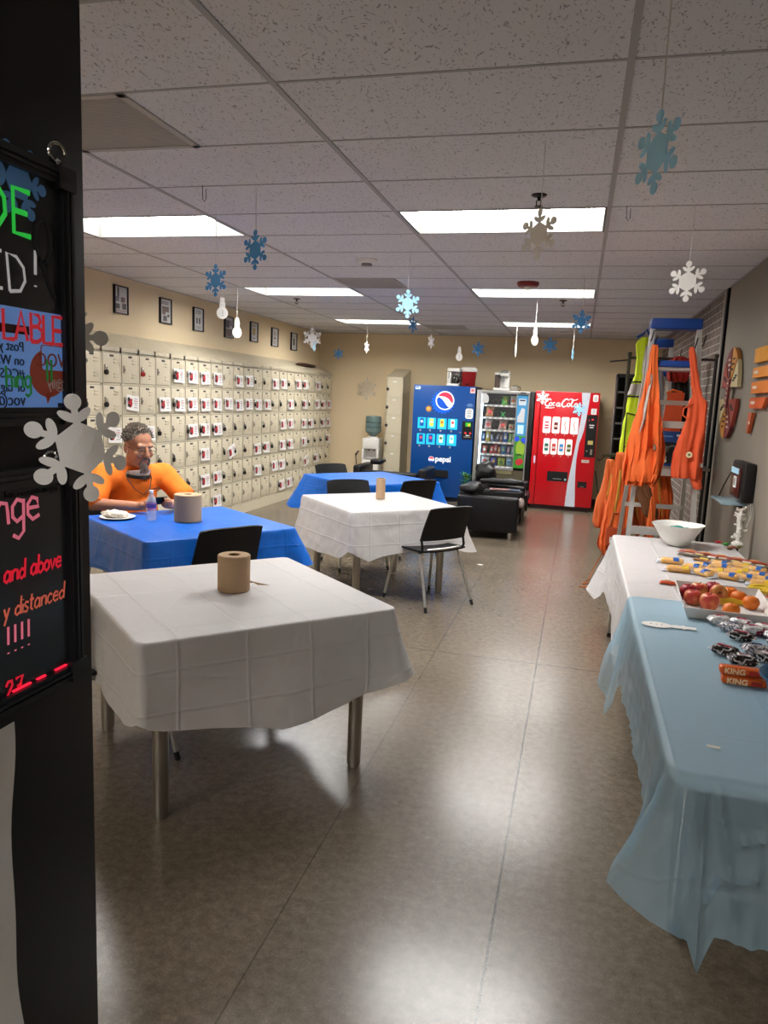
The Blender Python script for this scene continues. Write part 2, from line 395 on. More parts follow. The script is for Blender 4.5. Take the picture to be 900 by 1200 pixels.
def tile_mat():
    m = M('fissured_ceiling_tile', '#d6d4d8', rough=.95, var=.04, scale=2)
    N, L = nodes(m); p = N['Principled BSDF']; tc = N.new('ShaderNodeTexCoord'); base = p.inputs['Base Color'].links[0].from_socket
    n1 = N.new('ShaderNodeTexNoise'); n1.inputs['Scale'].default_value = 6; L.new(tc.outputs['Object'], n1.inputs['Vector'])
    mv = N.new('ShaderNodeMix'); mv.data_type = 'VECTOR'; mv.inputs[0].default_value = .12; L.new(tc.outputs['Object'], mv.inputs[4]); L.new(n1.outputs['Color'], mv.inputs[5])
    mp = N.new('ShaderNodeMapping'); mp.inputs['Scale'].default_value = (150, 70, 1); mp.inputs['Rotation'].default_value = (0, 0, .5); L.new(mv.outputs[1], mp.inputs[0])
    n2 = N.new('ShaderNodeTexNoise'); n2.inputs['Scale'].default_value = 1; n2.inputs['Detail'].default_value = 1; L.new(mp.outputs[0], n2.inputs['Vector'])
    r = N.new('ShaderNodeMapRange'); r.inputs[1].default_value = .63; r.inputs[2].default_value = .69; r.inputs[3].default_value = 1; r.inputs[4].default_value = .5
    L.new(n2.outputs[0], r.inputs[0])
    mx = N.new('ShaderNodeMix'); mx.data_type = 'RGBA'; mx.blend_type = 'MULTIPLY'; mx.inputs[0].default_value = 1
    L.new(base, mx.inputs[6]); L.new(r.outputs[0], mx.inputs[7]); L.new(mx.outputs[2], p.inputs['Base Color'])
    b = N.new('ShaderNodeBump'); b.inputs['Strength'].default_value = .6; b.inputs['Distance'].default_value = .004; L.new(r.outputs[0], b.inputs['Height']); L.new(b.outputs[0], p.inputs['Normal'])
    return m
def brick_mat():
    m = M('grey_brown_brick', '#7d7068', rough=.9, var=.2, scale=9)
    N, L = nodes(m); p = N['Principled BSDF']; tc = N.new('ShaderNodeTexCoord'); base = p.inputs['Base Color'].links[0].from_socket
    sp = N.new('ShaderNodeSeparateXYZ'); L.new(tc.outputs['Object'], sp.inputs[0]); cb = N.new('ShaderNodeCombineXYZ'); L.new(sp.outputs[1], cb.inputs[0]); L.new(sp.outputs[2], cb.inputs[1])
    bt = N.new('ShaderNodeTexBrick'); bt.inputs['Scale'].default_value = 1; bt.inputs['Brick Width'].default_value = .21; bt.inputs['Row Height'].default_value = .076; bt.inputs['Mortar Size'].default_value = .006
    bt.inputs['Mortar Smooth'].default_value = .3
    L.new(cb.outputs[0], bt.inputs['Vector']); L.new(base, bt.inputs['Color1']); bt.inputs['Color2'].default_value = (*lin('#6b5f58'), 1); bt.inputs['Mortar'].default_value = (*lin('#b3aaa0'), 1)
    L.new(bt.outputs['Color'], p.inputs['Base Color'])
    b = N.new('ShaderNodeBump'); b.invert = True; b.inputs['Strength'].default_value = .8; b.inputs['Distance'].default_value = .008; L.new(bt.outputs['Fac'], b.inputs['Height']); L.new(b.outputs[0], p.inputs['Normal'])
    return m
m_tan = M('tan_wall_paint', '#e6d2ad', rough=.85, var=.03, scale=1.5, bump=.05, bscale=150)
m_grey = M('taupe_grey_wall_paint', '#878075', rough=.6, var=.08, scale=1.6, bump=.04, bscale=120)
m_black = M('black_painted_panel', '#08080b', rough=.5, var=.1, spec=.22)
m_steel = M('brushed_steel', '#b4afa6', rough=.32, metal=1, var=.06, scale=40)
m_darkm = M('dark_metal', '#2a2724', rough=.4, metal=.8)
m_white = M('white_enamel', '#e6e4df', rough=.5)
m_cord = M('white_string', '#d8d5cf', rough=.8)
m_blackp = M('black_plastic', '#141415', rough=.42, var=.12)
m_chrome = M('chrome', '#d2d2d0', rough=.15, metal=1)

fl = struct(MB().box(XL-.2, XR+.2, YN-.2, YB+.2, -.1, 0).build('floor', floor_mat(), None, 0))
struct(MB().box(XL-.15, XL, YN, YB+.15, 0, HC+.2).build('wall_left', m_tan, None, 0))
struct(MB().box(XL-.15, XR+.15, YB, YB+.15, 0, HC+.2).build('wall_back', m_tan, None, 0))
struct(MB().box(XR, XR+.15, YN, 7.42, 0, HC+.2).build('wall_right', m_grey, None, 0))
struct(MB().box(XR, XR+.15, 7.42, YB+.15, 0, HC+.2).build('wall_right_brick', brick_mat(), None, 0))
struct(MB().box(XL-.15, XR+.15, YN-.15, YN, 0, HC+.2).build('wall_front', M('pale_lobby_wall', '#e4dccf', rough=.8, var=.03), None, 0))
t = MB().box(XR-.03, XR, 7.42, 7.49, 0, HC-.004, 0, .006); t.box(XR-.022, XR, 7.37, 7.42, 0, HC-.004, 1)
struct(t.build('trim_1', [m_steel, m_black]))
struct(MB().box(-.6, XR, YB-.012, YB, 0, .1, 0, .004).build('baseboard_back', M('dark_rubber_base', '#1c1a18', rough=.5)))
struct(MB().box(XR-.012, XR, YN, 7.37, 0, .1, 0, .004).build('baseboard_right', M('dark_rubber_base', '#1c1a18')))
struct(MB().box(-1.02, -.85, -.5, 1.165, 0, HC-.005, 0, .004).build('wall_entrance', m_black))

lights = [(i, j) for j in (-12, -7, 3, 8, 13) for i in (-2, 0)]          # cell column / row; unseen lobby rows added for fill light
vents = {(-1, 0), (-1, 7), (-1, 14)}
cb = MB()
for i in range(-3, 2):
    for j in range(-16, 18):
        x0, x1 = AX+i*TWX, AX+(i+1)*TWX; y0, y1 = AY+j*TLY, AY+(j+1)*TLY
        x0, x1 = max(x0, XL), min(x1, XR); y0, y1 = max(y0, YN), min(y1, YB)
        if x1-x0 < .01 or y1-y0 < .01 or (i, j) in lights: continue
        if (i, j) in vents: x0 += TWX/2
        dz0 = dz1 = 0
        if (i, j) in ((1, 3), (1, 8), (1, 14), (1, 11)): dz0 = .018
        vs = [cb._v(p) for p in ((x0, y0, HC+dz0), (x1, y0, HC+dz0), (x1, y1, HC+dz1), (x0, y1, HC+dz1))]; cb._f(vs[::-1])
cb.box(XL-.15, XR+.15, YN-.15, YB+.15, HC+.2, HC+.26)
cei = struct(cb.build('ceiling', tile_mat(), None, 0, recalc=False))
g = MB()
m_tee = M('ceiling_tee', '#a3a0a2', rough=.6, var=.03)
for i in range(-2, 2):
    x = AX+i*TWX; g.box(x-.012, x+.012, YN, YB, HC-.004, HC+.004)
for j in range(-15, 17):
    y = AY+j*TLY
    if YN < y < YB: g.box(XL, XR, y-.007, y+.007, HC-.0025, HC+.004)
for a in ((XL, XL+.02, YN, YB), (XR-.02, XR, YN, YB), (XL, XR, YB-.02, YB)): g.box(*a, HC-.004, HC+.004)
g.build('grid', m_tee, cei, 0)
# pits' dark hollow behind the lifted tiles is the open plenum above the grid

m_lens = M('fluorescent_lens', '#ffffff', rough=.6, var=0, emit=LIGHT_E); 
_p = m_lens.node_tree.nodes['Principled BSDF']; _p.inputs['Emission Color'].default_value = (*LIGHT_COL, 1)
m_troff = M('greyed_troffer', '#50504e', rough=.5, var=.02)  # white housing greyed in its colour so the lit inner sides look dimmer
rowname = {-12: 'added as unseen fill at the lobby end', -7: 'added as unseen fill behind the black wall', 3: 'nearest the camera', 8: 'in the middle of the room', 13: 'nearest the back wall'}
for (i, j) in lights:
    x0, y0 = AX+i*TWX+.012, AY+j*TLY+.01; w, d = TWX-.024, TLY-.02
    t = thing('ceiling_light', 'bright recessed fluorescent ceiling light %s, %s row' % (rowname[j], 'left' if i < 0 else 'right'), 'light', (x0+w/2, y0+d/2, HC), 0, 'recessed fluorescent ceiling lights')
    hd = .10
    f = MB(); f.box(-w/2-.004, w/2+.004, -d/2-.004, -d/2+.012, -.003, hd+.02); f.box(-w/2-.004, w/2+.004, d/2-.012, d/2+.004, -.003, hd+.02)
    f.box(-w/2-.004, -w/2+.012, -d/2+.012, d/2-.012, -.003, hd+.02); f.box(w/2-.012, w/2+.004, -d/2+.012, d/2-.012, -.003, hd+.02); f.box(-w/2-.004, w/2+.004, -d/2-.004, d/2+.004, hd+.02, hd+.04)
    f.build('housing', m_troff, t, 0)
    MB().box(-w/2+.0125, w/2-.0125, -d/2+.0125, d/2-.0125, hd, hd+.012).build('lens', m_lens, t, 0)
vn = {0: 'large square return air grille at upper left of the ceiling', 7: 'grey square air grille in the ceiling beside the smoke detector', 14: 'small looking air grille in the ceiling closest to the back wall'}
m_grl = M('grey_grille', '#a8a3a0', rough=.5); m_hole = M('dark_duct', '#3d3a38', rough=.9)
for (i, j) in sorted(vents):
    x0, y0 = AX+i*TWX, AY+j*TLY; s = TLY
    t = thing('ceiling_vent', vn[j], 'air vent', (x0+s/2, y0+s/2, HC), 0, 'ceiling air grilles')
    f = MB()
    for a in ((-s/2, s/2, -s/2, -s/2+.035), (-s/2, s/2, s/2-.035, s/2), (-s/2, -s/2+.035, -s/2, s/2), (s/2-.035, s/2, -s/2, s/2)): f.box(*a, -.006, .02, 0, .002, 1)
    f.build('frame', m_grl, t)
    f = MB()
    for k in range(44):
        y = -s/2+.04+k*(s-.08)/43; f.box(-s/2+.035, s/2-.035, y-.0035, y+.0035, -.002, .006)
    f.build('grille', m_grl, t, 0); MB().box(-s/2+.01, s/2-.01, -s/2+.01, s/2-.01, .02, .03).build('backing', m_hole, t, 0)

t = thing('smoke_detector', 'round white smoke detector on the ceiling', 'smoke detector', (-1.757, 5.99, HC))
MB().lathe([(.085, 0), (.085, -.012), (.07, -.03), (.05, -.033)], 28).build('base', m_white, t); MB().lathe([(.045, -.03), (.042, -.052), (.02, -.056)], 24).build('sensor_cap', M('grey_sensor', '#8c8984'), t)
t = thing('fire_alarm', 'dark red round fire alarm strobe on the ceiling', 'alarm', (-.55, 7.13, HC)); m_red = M('dark_red_plastic', '#7c1a22', rough=.4)
MB().lathe([(.1, 0), (.1, -.02), (.085, -.04), (.05, -.042)], 28).build('housing', m_red, t); MB().lathe([(.035, -.04), (.03, -.062), (.01, -.066)], 16).build('strobe_lens', M('clear_lens', '#e8e0d8', rough=.1), t)
for k, (x, y, l) in enumerate(((-.298, 4.2, 'ceiling sprinkler head directly before the nearest right light'), (-.264, 8.33, 'ceiling sprinkler head between the two far right lights'), (-3.296, 8.4, 'ceiling sprinkler head just beyond the middle left light'))):
    t = thing('sprinkler_head', l, 'sprinkler', (x, y, HC), 0, 'ceiling sprinkler heads')
    MB().lathe([(.042, 0), (.036, -.008), (.015, -.012)], 20).build('escutcheon', m_darkm, t)
    f = MB(); f.cyl((0, 0, -.01), (0, 0, -.03), .009); f.tube([(-.012, 0, -.028), (-.012, 0, -.05), (0, 0, -.058)], .003); f.tube([(.012, 0, -.028), (.012, 0, -.05), (0, 0, -.058)], .003); f.build('frame', m_darkm, t)
    MB().lathe([(.022, -.058), (.022, -.061)], 12).build('deflector', m_darkm, t)
for x, y, l in ((-2.07, 3.85, 'bare paper clip hook hanging from the ceiling at left'), (.159, 4.44, 'bent wire hook hanging from the ceiling at right')):
    tag(MB().tube([(x, y, HC-.004), (x+.002, y, HC-.07), (x+.012, y, HC-.085), (x+.022, y, HC-.07), (x+.02, y, HC-.02)], .0018, 6).build('wire_hook', m_darkm), l, 'hook')
# ------------------------------------------------------------------ lockers along the left wall
m_lock = M('beige_locker_enamel', '#cdc3aa', rough=.42, var=.03, scale=4)
m_lockd = M('beige_locker_door', '#cfc5ac', rough=.4, var=.03, scale=4)
m_gap = M('locker_shadow_gap', '#4a4437', rough=.9)
LX, LW, LZ0, LP, LY0 = -4.336, .304, .145, .303, 6.15
D = LX-XL-.003
fr = MB(); zt = LZ0+6*LP
fr.box(-D, -.004, .0015, LW-.0015, 0, zt); 
for z in range(7): fr.box(-.006, 0, .0015, LW-.0015, LZ0+z*LP-.009, LZ0+z*LP+.009)
fr.box(-.006, 0, .0015, .016, 0, zt+.05); fr.box(-.006, 0, LW-.016, LW-.0015, 0, zt+.05)
fr.box(-.006, .001, 0, LW, 0, LZ0-.02); fr.box(-.006, 0, .0015, LW-.0015, zt, zt+.05)
fr.prism([(-.005, zt-.01), (-D-.001, zt-.01), (-D-.001, zt+.2), (-.005, zt+.0505)], LW-.003, Matrix(((1, 0, 0, 0), (0, 0, 1, .0015), (0, 1, 0, 0), (0, 0, 0, 1))))
first = thing('locker_column', '', 'locker', (LX, LY0-2*LW, 0), 0, 'beige six-tier lockers along the left wall')
for r_ in range(6): fr.box(-.002, .0008, .0185, LW-.0185, LZ0+r_*LP+.0105, LZ0+(r_+1)*LP-.0105, 1)
fr.build('frame', [m_lock, m_gap], first, 30)
dm = pm = hm = None
for r_ in range(6):
    z0 = LZ0+(5-r_)*LP+.013; h = LP-.026
    if dm is None:
        b = MB(); b.box(-.003, .004, .021, LW-.021, 0, h, 0, .003, 2)
        for zz in (h-.055, h-.085, .055, .085): b.box(.003, .012, LW-.12, LW-.055, zz-.006, zz+.006, 0, .002, 1)
        d = b.build('door', m_lockd, first); dm = d.data; 
        n_ = MB(); n_.box(.004, .007, .125, .185, h-.032, h-.014, 0, .001, 1); n_.box(.007, .0074, .13, .18, h-.029, h-.017, 1)
        n_ = n_.build('nameplate', [m_blackp, M('name_card', '#3c3a36')], d); pm = n_.data
        l_ = MB(); l_.box(.004, .01, .035, .06, h*.5-.04, h*.5+.03, 0, .002, 1); l_.tube([(.01, .047, h*.5), (.022, .047, h*.5-.003), (.022, .047, h*.5-.02)], .003, 6); l_ = l_.build('latch', M('latch_metal', '#8f887a', rough=.35, metal=.7), d); hm = l_.data
    else:
        d = bpy.data.objects.new('door', dm); COL.objects.link(d); d.parent = first
        for nm, me in (('nameplate', pm), ('latch', hm)):
            c = bpy.data.objects.new(nm, me); COL.objects.link(c); c.parent = d
    d.location = (0, 0, z0)
ordn = ['first', 'second', 'third', 'fourth', 'fifth', 'sixth', 'seventh', 'eighth', 'ninth', 'tenth', 'eleventh', 'twelfth', 'thirteenth', 'fourteenth', 'fifteenth', 'sixteenth', 'seventeenth', 'eighteenth', 'nineteenth', 'twentieth', 'twenty-first', 'twenty-second', 'twenty-third', 'twenty-fourth', 'twenty-fifth']
NC = 24
def colname(k): return ordn[22-k-1] if k < 22 else ordn[0]      # counted from the back wall
for k in range(-1, 23):
    o = first if k == -1 else dup(first)
    o.location = (LX, LY0+(k-1)*LW, 0)
    o['label'] = 'beige six-door locker column, %s from the back wall' % ordn[22-k]
rows = {0: {0: '-', 1: 'L', 2: '-', 3: 'R', 4: '-', 5: 'c', 6: 'c'}, 1: {0: 'L', 1: 'L', 2: 't', 3: '-', 4: 'c', 5: 'c', 6: 'c'}, 2: {0: '-', 1: 'c', 2: 'L', 3: 'c', 4: 'L', 5: '-', 6: 'c'},
        3: {2: 'L', 4: 'L', 5: 'L', 6: '-'}, 4: {3: '-', 5: 'L', 6: 'L'}, 5: {6: '-'}}
far = ['cc-ccLLccLcc-cLL', 'ccccccccLcLcLcccc'[:7]+'LLcLcLccc', 'ccLLL-L-cc-ccLcc', 'c-t LccLcc-cLLLc'.replace(' ', 'L'), 'ccLLLcLccLLt-cLL', '-cL-----cc------']
for r_, s in enumerate(far):
    for q, ch in enumerate(s): rows[r_][7+q] = ch
rown = ['top row', 'second row down', 'third row down', 'fourth row down', 'fifth row down', 'bottom row']
m_lkb = M('black_padlock', '#1d1c1b', rough=.35, metal=.3); m_lkr = M('red_padlock', '#a3161d', rough=.35, metal=.2); m_card = M('white_card_stock', '#eceae6', rough=.7, var=.02, transl=.1)
m_pr = M('printed_red', '#b02a30', rough=.6); m_pg = M('printed_dark_green', '#25352a', rough=.6); m_pt = M('printed_grey_text', '#8c8890', rough=.6)
def make_padlock(red):
    t = thing('padlock', '', 'padlock')
    MB().tube([(0, -.011, 0), (0, -.011, .02), (0, -.006, .03), (0, .006, .03), (0, .011, .02), (0, .011, 0)], .0033, 8).build('shackle', m_chrome, t)
    b = MB(); b.cyl((-.009, 0, -.022), (.009, 0, -.022), .0245, n=20); b.cyl((.009, 0, -.022), (.012, 0, -.022), .015, .013, n=16); b.build('body', m_lkr if red else m_lkb, t)
    MB().cyl((.012, 0, -.022), (.0132, 0, -.022), .006, n=12).build('dial', m_chrome, t)
    return t
def make_card():
    t = thing('paper_card', '', 'card')
    MB().shell(lambda u, v: ((.004+.012*(1-v)**2*(.6+.4*u)), (u-.5)*.215, (v-.5)*.15), 6, 5, .0008).build('sheet', m_card, t)
    b = MB(); T = TX @ Tr(0, 0, .0115)
    b.disc(-.05, -.005, .036, .0006, T, 0, ry=.045, ang=.3); b.disc(-.068, -.03, .02, .0008, T, 1, ry=.016); b.disc(-.075, .03, .018, .0008, T, 2, ry=.022); b.disc(-.03, .028, .013, .0008, T, 0)
    b.build('picture', [m_pr, m_blackp, m_pg], t)
    b = MB()
    for q, (w, y) in enumerate(((.05, .04), (.062, .02), (.055, 0), (.04, -.02), (.06, -.045))): b.rect(.045-w/2, .045+w/2, y, y+.006, .0006, TX @ Tr(0, 0, .0125), 1 if q == 1 else 0)
    b.build('printed_text', [m_pt, m_pr], t)
    return t
P0 = make_padlock(False); C0 = make_card(); PR = make_padlock(True); used = set()
zr = lambda r_: LZ0+(5-r_)*LP+LP/2
rn = random.Random(3)
for r_ in range(6):
    for k, ch in sorted(rows[r_].items()):
        y = LY0+(k-1)*LW; z = zr(r_); where = '%s, %s locker column from the back wall' % (rown[r_], ordn[22-k])
        if ch in 'LR':
            src = P0 if ch == 'L' else PR
            o = src if ch not in used else dup(src); used.add(ch)
            o.location = (LX+.022, y+.048, z-.018+rn.uniform(-.004, .004)); o.rotation_euler = (rn.uniform(-.2, .2), 0, rn.uniform(-.3, .3))
            o['label'] = '%s padlock, %s' % ('red' if ch == 'R' else 'black', where); o['group'] = 'padlocks on the lockers'
        elif ch in 'ct':
            o = C0 if 'c' not in used else dup(C0); used.add('c')
            o.location = (LX+.012, y+.165+rn.uniform(-.012, .012), z-.035+rn.uniform(-.012, .012)); o.rotation_euler = ((rn.choice((-.1, -.22, .3)) if ch == 't' else rn.uniform(-.05, .05)), 0, 0)
            if ch == 't' and r_ > 2: o.rotation_euler = (.32, 0, 0); o.location.y += .1
            o['label'] = '%s card, %s' % ('tilted white' if ch == 't' else 'white', where); o['group'] = 'white cards taped to the lockers'
            if rn.random() < .45:
                o2 = dup(P0); o2.location = (LX+.024, y+.045, z-.02); o2.rotation_euler = (rn.uniform(-.2, .2), 0, .2); o2['label'] = 'black padlock beside a card, %s' % where; o2['group'] = 'padlocks on the lockers'

# framed certificates above the lockers
m_fr = M('black_frame', '#17151a', rough=.35); m_mat = M('certificate_paper', '#cfccc8', rough=.5); m_ph = [M('photo_dark', '#2b2524', rough=.4, var=.5, scale=60), M('photo_brown', '#5b3c31', rough=.4, var=.5, scale=50), M('photo_grey', '#6d6a6c', rough=.4, var=.3, scale=60), M('photo_yellow', '#b79a2c', rough=.4), M('photo_red', '#8d3a34', rough=.4)]
pics = [('with a tall photo collage and an orange line, nearest the black wall', [(0, -.06, -.03, .03, .12), (1, .0, .07, -.02, .03), (0, .02, .09, -.09, -.03), (2, -.09, -.03, -.02, .03), (4, -.09, .09, -.112, -.104), (0, -.085, -.02, -.09, -.04)]),
        ('with brown group photos, second from the black wall', [(0, -.08, .06, .09, .098), (0, -.08, .06, .072, .08), (1, -.07, .0, -.04, .05), (1, .0, .07, -.01, .05), (0, -.05, .03, -.11, -.05), (0, .04, .08, -.06, -.03)]),
        ('with dense lines of text, third from the black wall', [(2, -.05, .06, .1, .108), (2, -.05, .06, .085, .093), (2, -.06, .06, .068, .076), (0, -.05, -.015, -.05, .02), (0, .015, .05, -.05, .02), (2, -.06, .06, -.09, -.082), (2, -.06, .06, -.11, -.102)]),
        ('filled with a brown photo, partly behind a hanging snowman', [(1, -.09, .09, -.12, -.02), (0, -.08, .02, -.01, .09), (2, .03, .08, .02, .09)]),
        ('with a yellow emblem, fifth from the black wall', [(3, -.045, .05, -.04, .05), (0, -.05, .05, -.04, -.02), (2, -.05, .05, .08, .09), (2, -.05, .05, -.09, -.08)]),
        ('with a small dark centre mark, sixth from the black wall', [(0, -.02, .03, -.03, .0), (2, -.05, .05, .03, .04), (2, -.05, .05, .06, .07), (2, -.05, .05, -.07, -.06), (2, -.05, .05, -.1, -.09)]),
        ('with a dark oval picture, closest to the back wall', [(0, -.035, .045, -.06, .05), (2, -.04, .05, .075, .085), (0, .0, .03, -.105, -.085)])]
for (lab, els), (y0, y1, z1) in zip(pics, ((6.74, 6.955, 2.645), (7.585, 7.805, 2.634), (8.32, 8.565, 2.622), (9.145, 9.39, 2.612), (9.93, 10.19, 2.622), (10.685, 10.945, 2.614), (11.47, 11.74, 2.612))):
    w, h = min(.245, y1-y0+.02), .278
    t = thing('framed_certificate', 'black framed certificate %s' % lab, 'picture frame', (XL, (y0+y1)/2, z1-h/2), 0, 'framed certificates above the lockers')
    f = MB(); W, H_ = w/2, h/2
    for a in ((-W, W, H_-.012, H_), (-W, W, -H_, -H_+.012), (-W, -W+.012, -H_+.012, H_-.012), (W-.012, W, -H_+.012, H_-.012)): f.rect(*a, .026, TX)
    f.build('frame', m_fr, t, 0)
    f = MB(); f.rect(-W+.01, W-.01, -H_+.01, H_-.01, .012, TX)
    f.build('certificate', m_mat, t, 0)
    f = MB()
    for (mi, a, b, c, d) in els: f.rect(max(a, -W+.014), min(b, W-.014), c, d, .001, TX @ Tr(0, 0, .0121), mi)
    f.build('print', m_ph, t, 0)
    MB().rect(-W+.011, W-.011, -H_+.011, H_-.011, .001, TX @ Tr(0, 0, .019)).build('glass', M('picture_glass', '#ffffff', rough=.03, alpha=.08, var=0), t, 0)
# things hanging at the far end of the lockers and lying on top
tag(MB().loft([[(-4.42+.05*math.cos(a)*w, 12.86+.02*math.sin(a), z) for a in [k*math.pi/5 for k in range(10)]] for z, w in ((1.62, .8), (1.55, 1.1), (1.4, 1.2), (1.3, 1.1), (1.25, .6))]).build('orange_cloth', M('orange_fabric', '#c9571c', rough=.85, bump=.3, bscale=25)), 'orange cloth hanging at the far end of the lockers', 'cloth')
tag(MB(Tr(-4.48, 11.9, 2.1) @ Rz(.02)).loft([[(.06*math.cos(a)*w, y, .004+.035*max(0, math.sin(a))*w) for a in [k*math.pi/6 for k in range(12)]] for y, w in ((-.45, .4), (-.35, .9), (-.1, 1.2), (.2, 1.1), (.35, .9), (.45, .4))]).build('folded_jacket', M('dark_brown_cloth', '#4a2a1c', rough=.8, bump=.3)), 'dark brown bundle lying on top of the far lockers', 'bundle')
# ------------------------------------------------------------------ square tables, plastic cloths
def cint(ctrl, s):
    """smooth periodic interpolation of (pos, value) pairs, s in 0..4"""
    k = sorted(ctrl); n = len(k)
    for i in range(n):
        a = k[i]; b = k[(i+1) % n]; b0 = b[0] + (4 if i == n-1 else 0); ss = s + (4 if s < k[0][0] else 0)
        if a[0] <= ss <= b0:
            t = (ss-a[0])/max(1e-6, b0-a[0]); return a[1]*(1-t)+b[1]*t
    return k[-1][1]
def drape(name, mat, corners, z, Lc, Fc, seed=1, fold=.016, freq=9, rad=.03, parent=None, m=44, nl=16, pleat=0, creases=()):
    """plastic cloth over a table top: flat top, hanging sides with folds, ears at the corners.
    corners run counter-clockwise; s=0..4 is the position along the rim (integer = corner)"""
    cs = [V((*c, 0)) for c in corners]; ctr = sum(cs, V())/4
    rn = random.Random(seed); ph = [rn.uniform(0, 6.28) for _ in range(8)]
    samp = []
    for i in range(4):
        a, b = cs[i], cs[(i+1) % 4]; d = (b-a); ln = d.length; d.normalize(); n = V((d.y, -d.x, 0))
        pn = cs[i]-cs[i-1]; pn.normalize(); pn = V((pn.y, -pn.x, 0))
        cc = a + d*rad - n*rad
        for q in range(7):
            t = q/6; nn = (pn*(1-t)+n*t).normalized(); samp.append((i + (t-.5)*.08 if i+(t-.5)*.08 >= 0 else 4+(t-.5)*.08, cc+nn*rad, nn))
        for q in range(1, m):
            t = q/m; samp.append((i+.04+t*.92, a+d*(rad+(ln-2*rad)*t), n))
    b = MB(); n = len(samp); rings = []
    for sc in (.02, .25, .5, .75, .93, .985):
        rings.append([b._v((ctr.x+(p.x-ctr.x)*sc, ctr.y+(p.y-ctr.y)*sc, z+.0012*noise.noise(V((p.x*7*sc, p.y*7*sc, seed))))) for _, p, _ in samp])
    rings.append([b._v((p.x+nn.x*.003, p.y+nn.y*.003, z-.001)) for _, p, nn in samp])
    rings.append([b._v((p.x+nn.x*.007, p.y+nn.y*.007, z-.008)) for _, p, nn in samp])
    for j in range(1, nl+1):
        t = j/nl; r_ = []
        for s, p, nn in samp:
            Lh = cint(Lc, s); F = cint(Fc, s)
            tan = V((-nn.y, nn.x, 0)); x = s*freq
            w = noise.noise(V((s*3.1, t*1.3, seed)))*1.1 + .5*math.sin(x+ph[0]+1.5*t) + .35*math.sin(2.3*x+ph[1]-2*t)
            cre = .006*noise.noise(V((s*14, t*6, seed+9)))
            off = .009 + F*t**1.15 + fold*t**.8*w*(.6+.8*min(1, Lh)) + cre
            off += pleat*t*math.sin(s*95+4*noise.noise(V((s*6, 0, seed))))
            for (s0, t0, s1, t1, am, wd) in creases:          # sharp folds as ridges along a line in (s, t)
                ss = s-4 if s > 3.5 and s0 < 1 else s; dx, dy = s1-s0, t1-t0; q = max(0, min(1, ((ss-s0)*dx+(t-t0)*dy)/(dx*dx+dy*dy))); dd = math.hypot(ss-s0-q*dx, (t-t0-q*dy)*.35); off += am*max(0, 1-dd/wd)
            off = max(off, .007)
            lat = .012*t*math.sin(1.7*x+ph[2])
            zz = z-.008-(Lh-.008)*t + .008*t*math.sin(x*1.3+ph[3])
            r_.append(b._v((p.x+nn.x*off+tan.x*lat, p.y+nn.y*off+tan.y*lat, max(.004, zz))))
        rings.append(r_)
    b._f(rings[0])
    for a, c in zip(rings, rings[1:]): b.bridge(a, c)
    o = b.build(name, mat, parent, 60); return o

def square(c, e1, s):
    c = V((*c, 0)); a = V((math.cos(e1), math.sin(e1), 0)); e = V((-a.y, a.x, 0)); h = s/2
    return [tuple((c+a*x*h+e*y*h).xy) for x, y in ((-1, -1), (1, -1), (1, 1), (-1, 1))]      # N, R, B, L
m_top = M('grey_laminate', '#a9a49c', rough=.4, var=.03)
m_tleg = M('satin_table_leg', '#a39d94', rough=.34, metal=.9, var=.05)
def square_table(label, c, e1, s):
    t = thing('square_table', label, 'table', (*c, 0), e1, 'square break room tables')
    h = s/2
    MB().rect(-h, h, -h, h, .028, None, 0, .72, rad=.05).build('tabletop', m_top, t)
    a = MB(); k = h-.11
    for q in ((-k, k, -k-.012, -k+.012), (-k, k, k-.012, k+.012), (-k-.012, -k+.012, -k, k), (k-.012, k+.012, -k, k)): a.box(*q, .66, .72)
    a.build('apron', m_darkm, t)
    for x, y in ((-1, -1), (1, -1), (1, 1), (-1, 1)):
        x *= h-.115; y *= h-.115
        l = MB(); l.cyl((x, y, .015), (x, y, .72), .031, n=20); l.cyl((x, y, 0), (x, y, .015), .026, n=16); l.build('leg', m_tleg, t)
    return t
def wcl(a, k): return film('white_plastic_cloth_%s' % k, '#d9d6d6', transl=.2, crease=.36, ang=a)
def bcl(a, k): return film('blue_plastic_cloth_%s' % k, '#0a66cc', transl=.12, crease=.3, ang=a)
T1 = ((-1.478, 3.005), R(47.5), 1.1); T2 = ((-2.525, 4.53), R(55), 1.05); T3 = ((-1.63, 6.225), R(43), 1.03); T4 = ((-2.2, 7.97), R(50), 1.1)
square_table('square table with steel legs under the front white cloth', *T1)
square_table('square table under the blue cloth where the man sits', *T2)
square_table('square table with steel legs under the middle white cloth', *T3)
square_table('square table under the blue cloth farther back', *T4)
ZT = .7505
